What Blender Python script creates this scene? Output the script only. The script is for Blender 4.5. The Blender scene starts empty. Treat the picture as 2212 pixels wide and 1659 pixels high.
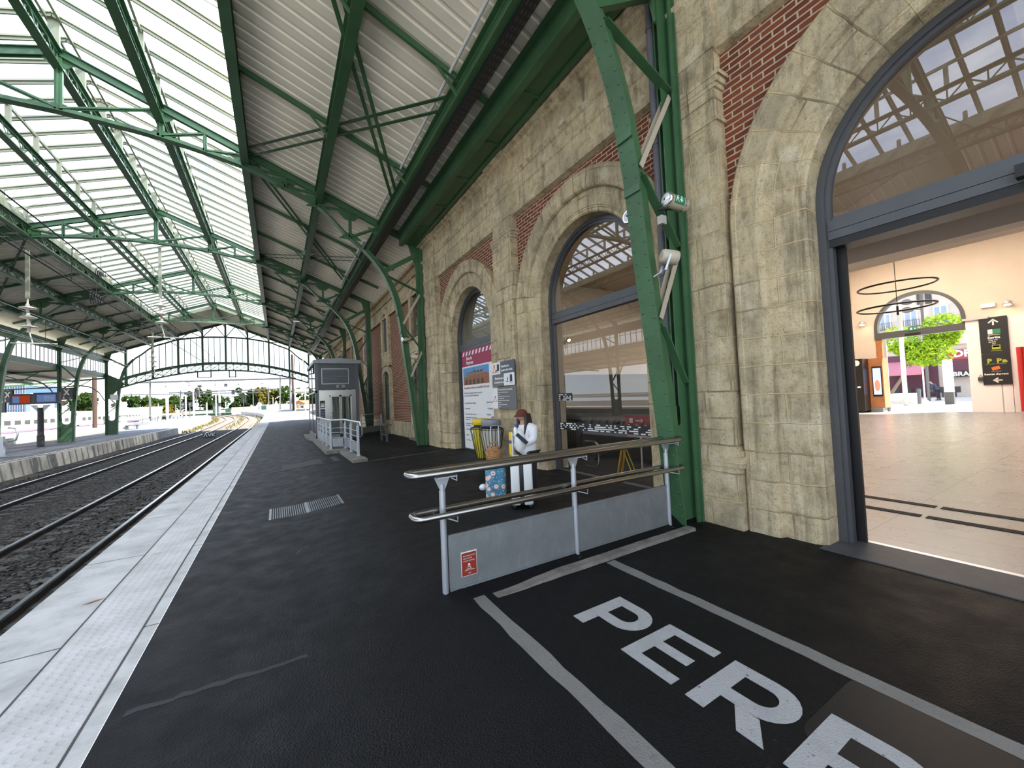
import bpy, math, random
from math import sin, cos, pi, radians, sqrt, hypot
from mathutils import Vector as V, Matrix
SC = bpy.context.scene
COL = SC.collection
RND = random.Random(11)
# ---------------------------------------------------------------- camera model (metres; X to the wall, Y along the track, Z up)
FPX, CX, CY, HC = 850.0, 1106.0, 829.5, 1.85
_yaw, _pit, _rol = radians(30.88), radians(1.946), radians(-2.512)
_w = V((sin(_yaw)*cos(_pit), cos(_yaw)*cos(_pit), sin(_pit)))
_rt = V((cos(_yaw), -sin(_yaw), 0)); _up = _rt.cross(_w)
_r = _rt*cos(_rol) + _up*sin(_rol); _u = -_rt*sin(_rol) + _up*cos(_rol)
CAM = V((0, 0, HC))
def ray(x, y): return (x-CX)/FPX*_r - (y-CY)/FPX*_u + _w
def onX(x, y, X): d = ray(x, y); return CAM + d*(X/d.x)
def onY(x, y, Y): d = ray(x, y); return CAM + d*(Y/d.y)
def onZ(x, y, Z): d = ray(x, y); return CAM + d*((Z-HC)/d.z)
def sstep(a, b, t):
    t = min(1, max(0, (t-a)/(b-a))); return t*t*(3-2*t)
def gz(x, y):                                   # platform surface
    w = max(0, 1.45-x)*1.6
    z = .12*sstep(0, 1.6, x)*sstep(3.5-w, 3.68+w, y)
    return z + .0195*max(0, y-62)
def tz(y): return -.6 + .0195*max(0, y-62)      # rail level
# ---------------------------------------------------------------- mesh builder
class MB:
    def __init__(s): s.v = []; s.f = []; s.u = []; s.s = []; s.mi = []; s.m = 0
    def face(s, pts, uv=None, smooth=False):
        b = len(s.v); s.v += [tuple(p) for p in pts]; n = len(pts)
        s.f.append(tuple(range(b, b+n))); s.s.append(smooth); s.mi.append(s.m)
        s.u.append(uv)
        return s
    def grid(s, rows, closed=False, smooth=True, uv=None):      # rows of points -> quads sharing vertices
        b = len(s.v); n = len(rows[0])
        for r in rows: s.v += [tuple(p) for p in r]
        m = n if closed else n-1
        for i in range(len(rows)-1):
            for j in range(m):
                k = (j+1) % n
                s.f.append((b+i*n+j, b+i*n+k, b+(i+1)*n+k, b+(i+1)*n+j)); s.s.append(smooth); s.mi.append(s.m)
                s.u.append(uv(i, j) if uv else None)
        return s
    def box(s, x0, x1, y0, y1, z0, z1, M=None):
        P = [V((x, y, z)) for z in (z0, z1) for y in (y0, y1) for x in (x0, x1)]
        if M: P = [M @ p for p in P]
        for q in ((0,2,3,1),(4,5,7,6),(0,1,5,4),(2,6,7,3),(0,4,6,2),(1,3,7,5)): s.face([P[i] for i in q])
        return s
    def bar(s, p, q, w, h, up=(0,0,1)):
        p = V(p); q = V(q); d = (q-p).normalized(); up = V(up)
        if abs(d.dot(up)) > .98: up = V((1,0,0)) if abs(d.x) < .9 else V((0,1,0))
        a = d.cross(up).normalized()*w/2; b = a.cross(d).normalized()*h/2
        A = [p-a-b, p+a-b, p+a+b, p-a+b]; B = [q-a-b, q+a-b, q+a+b, q-a+b]
        for i in range(4):
            j = (i+1) % 4; s.face([A[i], A[j], B[j], B[i]])
        s.face(A[::-1]); s.face(B); return s
    def tube(s, pts, r, n=8, closed=False, caps=True):
        pts = [V(p) for p in pts]; N = len(pts); rows = []
        rr = r if isinstance(r, (list, tuple)) else [r]*N
        t0 = (pts[1]-pts[0]).normalized()
        a = t0.orthogonal().normalized()
        for i in range(N):
            if closed: t = (pts[(i+1) % N]-pts[i-1]).normalized()
            else: t = (pts[min(i+1, N-1)]-pts[max(i-1, 0)]).normalized()
            a = (a - t*a.dot(t))
            if a.length < 1e-6: a = t.orthogonal()
            a.normalize(); b = t.cross(a)
            rows.append([pts[i]+(a*cos(2*pi*k/n)+b*sin(2*pi*k/n))*rr[i] for k in range(n)])
        if closed: rows.append(rows[0])
        s.grid(rows, closed=True)
        if caps and not closed: s.face(rows[0][::-1]); s.face(rows[-1])
        return s
    def lathe(s, prof, o, n=16, ax=(0,0,1), cap=True):
        o = V(o); ax = V(ax).normalized(); a = ax.orthogonal().normalized(); b = ax.cross(a)
        rows = [[o+ax*z+(a*cos(2*pi*k/n)+b*sin(2*pi*k/n))*max(r, 1e-4) for k in range(n)] for r, z in prof]
        s.grid(rows, closed=True)
        if cap: s.face(rows[0][::-1]); s.face(rows[-1])
        return s
    def prism(s, pts, d):
        A = [V(p) for p in pts]; d = V(d); B = [p+d for p in A]; n = len(A)
        s.face(A[::-1]); s.face(B)
        for i in range(n):
            j = (i+1) % n; s.face([A[i], A[j], B[j], B[i]])
        return s
    def strip(s, A, B, d):                       # solid ribbon between polylines A and B, extruded by d
        d = V(d); A = [V(p) for p in A]; B = [V(p) for p in B]
        for i in range(len(A)-1):
            s.face([A[i], A[i+1], B[i+1], B[i]]); s.face([A[i+1]+d, A[i]+d, B[i]+d, B[i+1]+d])
            s.face([A[i]+d, A[i+1]+d, A[i+1], A[i]]); s.face([B[i], B[i+1], B[i+1]+d, B[i]+d])
        for i in (0, -1): s.face([A[i], B[i], B[i]+d, A[i]+d])
        return s
    def ball(s, o, r, n=10, sc=(1,1,1), m=6):
        o = V(o)
        rows = [[o+V((r*sc[0]*cos(pi*(i/m-.5))*cos(2*pi*k/n), r*sc[1]*cos(pi*(i/m-.5))*sin(2*pi*k/n), r*sc[2]*sin(pi*(i/m-.5)))) for k in range(n)] for i in range(m+1)]
        return s.grid(rows, closed=True)
    def text(s, txt, size, o, right, up, off=.0, align='LEFT', sx=1.0, depth=0):
        c = bpy.data.curves.new('t', 'FONT'); c.body = txt; c.size = size; c.align_x = align; c.offset = off; c.resolution_u = 2
        ob = bpy.data.objects.new('t', c); me = bpy.data.meshes.new_from_object(ob)
        o = V(o); right = V(right).normalized(); up = V(up).normalized(); nn = right.cross(up)
        for p in me.polygons:
            s.face([o+right*me.vertices[i].co.x*sx+up*me.vertices[i].co.y+nn*depth for i in p.vertices])
        bpy.data.meshes.remove(me); bpy.data.objects.remove(ob); bpy.data.curves.remove(c)
        return s
    def build(s, name, mats, parent=None, label=None, cat=None, group=None, kind=None, loc=None, merge=False):
        if not isinstance(mats, (list, tuple)): mats = [mats]
        po = ORG.get(parent.name, V((0,0,0))) if parent else V((0,0,0))
        if parent: o = po
        elif loc is not None: o = V(loc)
        else:
            o = V((sum(min(v[i] for v in s.v)+max(v[i] for v in s.v) for _ in (0,))/2 if i < 2 else min(v[2] for v in s.v) for i in range(3)))
        me = bpy.data.meshes.new(name)
        me.from_pydata([(a-o.x, b-o.y, c-o.z) for a, b, c in s.v], [], s.f)
        uvl = me.uv_layers.new(name='UVMap'); k = 0; buf = [0.0]*(2*len(me.loops))
        for fi, p in enumerate(me.polygons):
            u = s.u[fi]
            if u is None:
                n = p.normal; ax = max(range(3), key=lambda i: abs(n[i]))
                i0, i1 = ((1,2),(0,2),(0,1))[ax]
                u = [(s.v[i][i0], s.v[i][i1]) for i in s.f[fi]]
            for q in u: buf[2*k] = q[0]; buf[2*k+1] = q[1]; k += 1
        uvl.data.foreach_set('uv', buf)
        me.polygons.foreach_set('use_smooth', s.s); me.polygons.foreach_set('material_index', s.mi)
        for m in mats: me.materials.append(m)
        me.update()
        if merge:
            import bmesh
            bm = bmesh.new(); bm.from_mesh(me); bmesh.ops.remove_doubles(bm, verts=bm.verts, dist=1e-4); bm.to_mesh(me); bm.free()
        ob = bpy.data.objects.new(name, me); COL.objects.link(ob)
        if parent: ob.parent = parent
        else: ob.location = o
        ORG[ob.name] = o
        return tag(ob, label, cat, group, kind)
ORG = {}
def tag(o, label=None, cat=None, group=None, kind=None):
    if label: o['label'] = label
    if cat: o['category'] = cat
    if group: o['group'] = group
    if kind: o['kind'] = kind
    return o
def thing(name, label, cat, loc, group=None, kind=None):
    o = bpy.data.objects.new(name, None); o.empty_display_size = .1; COL.objects.link(o); o.location = loc
    ORG[o.name] = V(loc); return tag(o, label, cat, group, kind)
def dup(root, d, label=None, group=None, rz=0):
    r = root.copy(); COL.objects.link(r); r.location = root.location + V(d); r.rotation_euler = (0, 0, root.rotation_euler.z+rz)
    ORG[r.name] = V(r.location)
    if label: r['label'] = label
    if group: r['group'] = group
    for ch in list(root.children):
        c = ch.copy(); COL.objects.link(c); c.parent = r; ORG[c.name] = V(r.location)
        for g in ch.children:
            e = g.copy(); COL.objects.link(e); e.parent = c
    return r
# ---------------------------------------------------------------- materials
class NT:
    def __init__(s, name):
        s.mat = bpy.data.materials.new(name); s.mat.use_nodes = True; s.t = s.mat.node_tree; s.t.nodes.clear()
        s.out = s.n('ShaderNodeOutputMaterial')
    def n(s, typ, ins=None, **kw):
        nd = s.t.nodes.new(typ)
        for k, v in kw.items(): setattr(nd, k, v)
        for k, v in (ins or {}).items():
            if isinstance(v, bpy.types.NodeSocket): s.t.links.new(v, nd.inputs[k])
            else: nd.inputs[k].default_value = v
        return nd
    def noise(s, vec, scale, detail=4, rough=.6):
        return s.n('ShaderNodeTexNoise', {'Vector': vec, 'Scale': scale, 'Detail': detail, 'Roughness': rough}).outputs[0]
    def ramp(s, f, *stops):
        r = s.n('ShaderNodeValToRGB', {'Fac': f}); e = r.color_ramp.elements
        while len(e) > 2: e.remove(e[0])
        while len(e) < len(stops): e.new(.5)
        for el, (p, c) in zip(e, stops): el.position = p; el.color = (c if isinstance(c, tuple) else (c, c, c)) + (1,)
        return r.outputs[0]
    def mix(s, f, a, b, mode='MIX'):
        m = s.n('ShaderNodeMix', data_type='RGBA', blend_type=mode)
        for i, v in ((0, f), (6, a), (7, b)):
            if isinstance(v, bpy.types.NodeSocket): s.t.links.new(v, m.inputs[i])
            elif i == 0: m.inputs[0].default_value = v
            else: m.inputs[i].default_value = tuple(v)+(1,)
        return m.outputs[2]
    def math(s, op, a, b=0.0):
        m = s.n('ShaderNodeMath', operation=op)
        for i, v in ((0, a), (1, b)):
            if isinstance(v, bpy.types.NodeSocket): s.t.links.new(v, m.inputs[i])
            else: m.inputs[i].default_value = v
        return m.outputs[0]
    def bump(s, h, strength=.3, dist=.01):
        return s.n('ShaderNodeBump', {'Height': h, 'Strength': strength, 'Distance': dist}).outputs[0]
    def bsdf(s, col, rough=.6, metal=0, bump=None, **kw):
        ins = {'Base Color': col if isinstance(col, bpy.types.NodeSocket) else tuple(col)+(1,), 'Roughness': rough, 'Metallic': metal}
        if bump is not None: ins['Normal'] = bump
        ins.update(kw)
        b = s.n('ShaderNodeBsdfPrincipled', ins); s.t.links.new(b.outputs[0], s.out.inputs[0]); return s.mat
    def pos(s): return s.n('ShaderNodeNewGeometry').outputs['Position']
    def uv(s): return s.n('ShaderNodeUVMap').outputs[0]
def flat(name, col, rough=.5, metal=0, var=.0, scale=6, bump=0, spec=.5):
    t = NT(name); c = col; b = None
    if var or bump:
        nz = t.noise(t.pos(), scale, 5)
        if var: c = t.ramp(nz, (.3, tuple(x*(1-var) for x in col)), (.7, tuple(min(1, x*(1+var)) for x in col)))
        if bump: b = t.bump(t.noise(t.pos(), scale*12, 3), bump, .004)
    return t.bsdf(c, rough, metal, b, **{'Specular IOR Level': spec})
def emit(name, col, st):
    t = NT(name); e = t.n('ShaderNodeEmission', {'Color': tuple(col)+(1,), 'Strength': st}); t.t.links.new(e.outputs[0], t.out.inputs[0]); return t.mat
M = {}
def mk_stone(name, joints):
    t = NT(name); p = t.pos(); uv = t.uv()
    big = t.noise(p, .9, 5, .65); mid = t.noise(p, 5, 6, .7); fine = t.noise(p, 45, 4, .75)
    c = t.ramp(mid, (.25, (.30, .235, .135)), (.48, (.64, .52, .32)), (.75, (.80, .69, .46)))
    c = t.mix(t.ramp(big, (.42, .0), (.62, .6)), c, (.33, .28, .19))
    str_ = t.noise(t.n('ShaderNodeMapping', {'Vector': p, 'Scale': (5, 5, .55)}).outputs[0], 1.0, 5, .7)
    c = t.mix(t.ramp(str_, (.50, .0), (.70, .72)), c, (.135, .112, .072))
    lc = t.noise(p, 2.3, 3, .6)
    c = t.mix(t.ramp(lc, (.58, .0), (.7, .55)), c, (.80, .70, .52))
    pit = t.ramp(fine, (.30, .0), (.42, 1.0))
    c = t.mix(t.ramp(t.noise(p, 14, 5, .8), (.56, 0), (.70, .6)), c, (.17, .14, .09)); c = t.mix(pit, (.11, .085, .05), c)
    h = t.math('ADD', t.math('MULTIPLY', fine, .5), mid)
    if joints:
        wob = t.math('MULTIPLY', t.math('SUBTRACT', t.noise(p, 1.7, 2), .5), .05)
        wv = t.n('ShaderNodeVectorMath', {0: uv, 1: t.n('ShaderNodeCombineXYZ', {'X': wob, 'Y': wob}).outputs[0]}, operation='ADD').outputs[0]
        br = t.n('ShaderNodeTexBrick', {'Vector': wv, 'Color1': (1,1,1,1), 'Color2': (.86,.86,.86,1), 'Mortar': (0,0,0,1), 'Scale': 1.0,
                 'Mortar Size': .012, 'Mortar Smooth': .3, 'Brick Width': .74, 'Row Height': .36})
        c = t.mix(1.0, c, br.outputs[0] if False else t.mix(br.outputs[1], br.outputs[0], (1, 1, 1)), 'MULTIPLY')
        jm = t.ramp(t.noise(p, .8, 2), (.45, (.62, .47, .26)), (.6, (.16, .12, .075)))
        c = t.mix(t.math('MULTIPLY', br.outputs[1], .75), c, jm)
        h = t.math('SUBTRACT', h, t.math('MULTIPLY', br.outputs[1], .55))
    return t.bsdf(c, .92, 0, t.bump(h, .85, .028), **{'Specular IOR Level': .2})
def mk_brick(name):
    t = NT(name); p = t.pos(); uv = t.uv()
    wob = t.math('MULTIPLY', t.math('SUBTRACT', t.noise(p, 4, 2), .5), .012)
    wv = t.n('ShaderNodeVectorMath', {0: uv, 1: t.n('ShaderNodeCombineXYZ', {'X': wob, 'Y': wob}).outputs[0]}, operation='ADD').outputs[0]
    br = t.n('ShaderNodeTexBrick', {'Vector': wv, 'Color1': (.235,.062,.03,1), 'Color2': (.12,.035,.02,1), 'Mortar': (.55,.46,.33,1), 'Scale': 1.0,
             'Mortar Size': .011, 'Mortar Smooth': .2, 'Bias': -.1, 'Brick Width': .27, 'Row Height': .083})
    c = t.mix(t.ramp(t.noise(p, 7, 5), (.35, 0), (.75, .5)), br.outputs[0], (.17, .075, .045))
    h = t.math('SUBTRACT', t.noise(p, 50, 3), t.math('MULTIPLY', br.outputs[1], .8))
    return t.bsdf(c, .9, 0, t.bump(h, .6, .012), **{'Specular IOR Level': .2})
def mk_asphalt():
    t = NT('asphalt'); p = t.pos()
    v = t.n('ShaderNodeTexVoronoi', {'Vector': p, 'Scale': 95}).outputs[0]
    big = t.noise(p, .55, 5, .65); mid = t.noise(p, 3.2, 4)
    c = t.ramp(t.noise(p, 130, 2), (.35, (.002, .0021, .0023)), (.62, (.0055, .0058, .0062)), (.8, (.024, .025, .026)))
    c = t.mix(t.ramp(big, (.45, 0), (.75, .6)), c, (.010, .010, .011))
    c = t.mix(t.ramp(t.noise(p, 23, 2), (.72, 0), (.76, .5)), c, (.05, .047, .042))
    rg = t.ramp(mid, (.3, .52), (.7, .72))
    return t.bsdf(c, rg, 0, t.bump(t.math('ADD', v, mid), .55, .006), **{'Specular IOR Level': .2})
def mk_concrete(name, col, var=.35, scale=2.5, rough=.85, bump=.35, slab=None):
    t = NT(name); p = t.pos()
    a = t.noise(p, scale, 6, .65); b = t.noise(p, scale*18, 3)
    c = t.ramp(a, (.28, tuple(x*(1-var) for x in col)), (.55, col), (.8, tuple(min(.9, x*(1+var*.45)) for x in col)))
    c = t.mix(t.ramp(t.noise(p, scale*3, 4, .7), (.6, 0), (.72, .5)), c, tuple(x*.5 for x in col))
    h = t.math('ADD', a, t.math('MULTIPLY', b, .5))
    if slab:
        br = t.n('ShaderNodeTexBrick', {'Vector': t.uv(), 'Scale': 1.0, 'Mortar Size': .010, 'Mortar Smooth': 0.0, 'Brick Width': slab[0], 'Row Height': slab[1]}, offset=0)
        c = t.mix(t.math('MULTIPLY', br.outputs[1], .9), c, tuple(x*.15 for x in col))
    return t.bsdf(c, rough, 0, t.bump(h, bump, .01), **{'Specular IOR Level': .3})
def mk_tactile():
    t = NT('tactile_concrete'); uv = t.uv(); p = t.pos()
    sc = t.n('ShaderNodeVectorMath', {0: uv, 1: (1/.066, 1/.066, 1)}, operation='MULTIPLY').outputs[0]
    fr = t.n('ShaderNodeVectorMath', {0: sc}, operation='FRACTION').outputs[0]
    d = t.n('ShaderNodeVectorMath', {0: fr, 1: (.5, .5, 0)}, operation='DISTANCE').outputs['Value']
    dot = t.n('ShaderNodeMapRange', {'Value': d, 'From Min': .40, 'From Max': .22, 'To Min': 0.0, 'To Max': 1.0}).outputs[0]
    a = t.noise(p, 2.5, 6, .65)
    c = t.ramp(a, (.28, (.37, .36, .34)), (.6, (.52, .515, .50)))
    c = t.mix(t.ramp(t.noise(p, 6, 4), (.62, 0), (.72, .5)), c, (.26, .24, .21))
    return t.bsdf(c, .8, 0, t.bump(dot, .45, .010))
def mk_ballast(name, a, b, cc):
    t = NT(name); p = t.pos()
    v = t.n('ShaderNodeTexVoronoi', {'Vector': t.n('ShaderNodeMapping', {'Vector': p, 'Scale': (1, 1, .7)}).outputs[0], 'Scale': 17, 'Randomness': 1.0})
    c = t.ramp(t.n('ShaderNodeSeparateColor', {0: v.outputs['Color']}).outputs[0], (.0, a), (.55, b), (1.0, cc))
    dk = t.ramp(v.outputs['Distance'], (.25, 1.0), (.75, .25))
    c = t.mix(1.0, c, dk, 'MULTIPLY')
    h = t.math('SUBTRACT', t.math('MULTIPLY', t.noise(p, 60, 2), .25), v.outputs['Distance'])
    return t.bsdf(c, .95, 0, t.bump(h, 1.0, .05), **{'Specular IOR Level': .25})
def mk_glass(name, tint, refl=1.0, rough=0.0):
    t = NT(name)
    tr = t.n('ShaderNodeBsdfTransparent', {'Color': tuple(tint)+(1,)}); gl = t.n('ShaderNodeBsdfGlossy', {'Color': (refl,)*3+(1,), 'Roughness': rough})
    fr = t.n('ShaderNodeFresnel', {'IOR': 1.9})
    bf = t.n('ShaderNodeNewGeometry').outputs['Backfacing']; tr2 = t.n('ShaderNodeMix', {0: bf}, data_type='RGBA'); tr2.inputs[6].default_value = tuple(tint)+(1,); tr2.inputs[7].default_value = (1,1,1,1); t.t.links.new(tr2.outputs[2], tr.inputs[0])
    mx = t.n('ShaderNodeMixShader', {0: t.math('MULTIPLY', fr.outputs[0], t.math('SUBTRACT', 1.0, bf)), 1: tr.outputs[0], 2: gl.outputs[0]}); t.t.links.new(mx.outputs[0], t.out.inputs[0]); return t.mat
def mk_poly():                                   # translucent roof sheets
    t = NT('polycarbonate'); p = t.pos()
    n = t.noise(t.n('ShaderNodeMapping', {'Vector': p, 'Scale': (.5, .25, .5)}).outputs[0], 1.0, 4)
    c = t.ramp(n, (.35, (.52, .61, .78)), (.6, (.84, .89, .97)))
    a = t.n('ShaderNodeBsdfTranslucent', {'Color': c}); b = t.n('ShaderNodeBsdfTransparent', {'Color': (.86, .91, 1.0, 1)})
    f = t.ramp(n, (.3, .40), (.65, .12))
    m = t.n('ShaderNodeMixShader', {0: f, 1: a.outputs[0], 2: b.outputs[0]}); t.t.links.new(m.outputs[0], t.out.inputs[0]); return t.mat
def mk_tiles():
    t = NT('hall_tiles'); uv = t.uv(); p = t.pos()
    br = t.n('ShaderNodeTexBrick', {'Vector': t.n('ShaderNodeMapping', {'Vector': uv, 'Location': (.06, .43, 0)}).outputs[0], 'Color1': (.27,.262,.262,1), 'Color2': (.245,.237,.237,1), 'Mortar': (.08,.07,.065,1), 'Scale': 1.0, 'Mortar Size': .006, 'Brick Width': .62, 'Row Height': 1.22}, offset=0)
    c = t.mix(t.ramp(t.noise(p, .7, 4), (.35, 0), (.9, .3)), br.outputs[0], (.2, .195, .195))
    rg = t.ramp(t.noise(p, 3, 4), (.3, .24), (.7, .36))
    return t.bsdf(c, rg, 0, t.bump(br.outputs[1], -.15, .004), **{'Specular IOR Level': .6})
def mk_plate():
    t = NT('chequer_plate'); uv = t.uv()
    w = t.n('ShaderNodeTexChecker', {'Vector': uv, 'Scale': 42}).outputs[1]
    return t.bsdf((.012, .012, .013), .5, .3, t.bump(w, .7, .006))
def mk_paint(name, col, wear=.35):
    t = NT(name); p = t.pos()
    c = t.mix(t.ramp(t.noise(p, 26, 5, .7), (.62, 0), (.68, wear)), col, (.03, .03, .03))
    c = t.mix(t.ramp(t.noise(p, 5, 4), (.45, 0), (.75, .35)), c, tuple(x*.62 for x in col))
    v = t.n('ShaderNodeTexVoronoi', {'Vector': p, 'Scale': 95}).outputs[0]
    return t.bsdf(c, .75, 0, t.bump(v, .5, .006))
def mk_green(name, col, rough=.42):
    t = NT(name); p = t.pos()
    c = t.ramp(t.noise(p, 1.4, 5), (.3, tuple(x*.78 for x in col)), (.7, tuple(x*1.18 for x in col)))
    c = t.mix(t.ramp(t.noise(p, 9, 5, .7), (.63, 0), (.75, .35)), c, tuple(x*.45 for x in col))
    return t.bsdf(c, rough, 0, t.bump(t.noise(p, 14, 3), .06, .01))
def mk_leaf(name, a, b):
    t = NT(name); p = t.pos(); v = t.n('ShaderNodeTexVoronoi', {'Vector': p, 'Scale': 4.0})
    c = t.mix(t.n('ShaderNodeSeparateColor', {0: v.outputs['Color']}).outputs[0], a, b)
    d = t.n('ShaderNodeBsdfDiffuse', {'Color': c}); tl = t.n('ShaderNodeBsdfTranslucent', {'Color': c})
    m = t.n('ShaderNodeMixShader', {0: .35, 1: d.outputs[0], 2: tl.outputs[0]}); t.t.links.new(m.outputs[0], t.out.inputs[0]); return t.mat
def mk_steel(name, col, rough=.35, metal=.85, smear=.5):
    t = NT(name); p = t.pos()
    n = t.noise(p, 3.5, 6, .7); m = t.noise(t.n('ShaderNodeMapping', {'Vector': p, 'Scale': (9, 9, 2)}).outputs[0], 1.5, 5, .7)
    c = t.ramp(n, (.3, tuple(x*(1-smear*.5) for x in col)), (.7, col))
    c = t.mix(t.ramp(m, (.56, 0), (.72, smear)), c, tuple(min(1, x*1.45) for x in col))
    return t.bsdf(c, rough, metal)
def mk_floral():
    t = NT('floral_fabric'); p = t.pos()
    v = t.n('ShaderNodeTexVoronoi', {'Vector': p, 'Scale': 8.5}); d = v.outputs['Distance']
    v2 = t.n('ShaderNodeTexVoronoi', {'Vector': p, 'Scale': 24}); 
    c = t.ramp(t.noise(p, 6, 3), (.35, (.03, .14, .25)), (.65, (.08, .27, .38)))
    c = t.mix(t.ramp(v2.outputs['Distance'], (.22, 1.0), (.28, 0)), c, (.55, .5, .42))
    c = t.mix(t.ramp(d, (.34, 1.0), (.38, 0)), c, (.62, .38, .33))
    c = t.mix(t.ramp(d, (.24, 1.0), (.27, 0)), c, (.75, .66, .58))
    c = t.mix(t.ramp(d, (.10, 1.0), (.14, 0)), c, (.5, .07, .09))
    return t.bsdf(c, .8)
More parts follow.
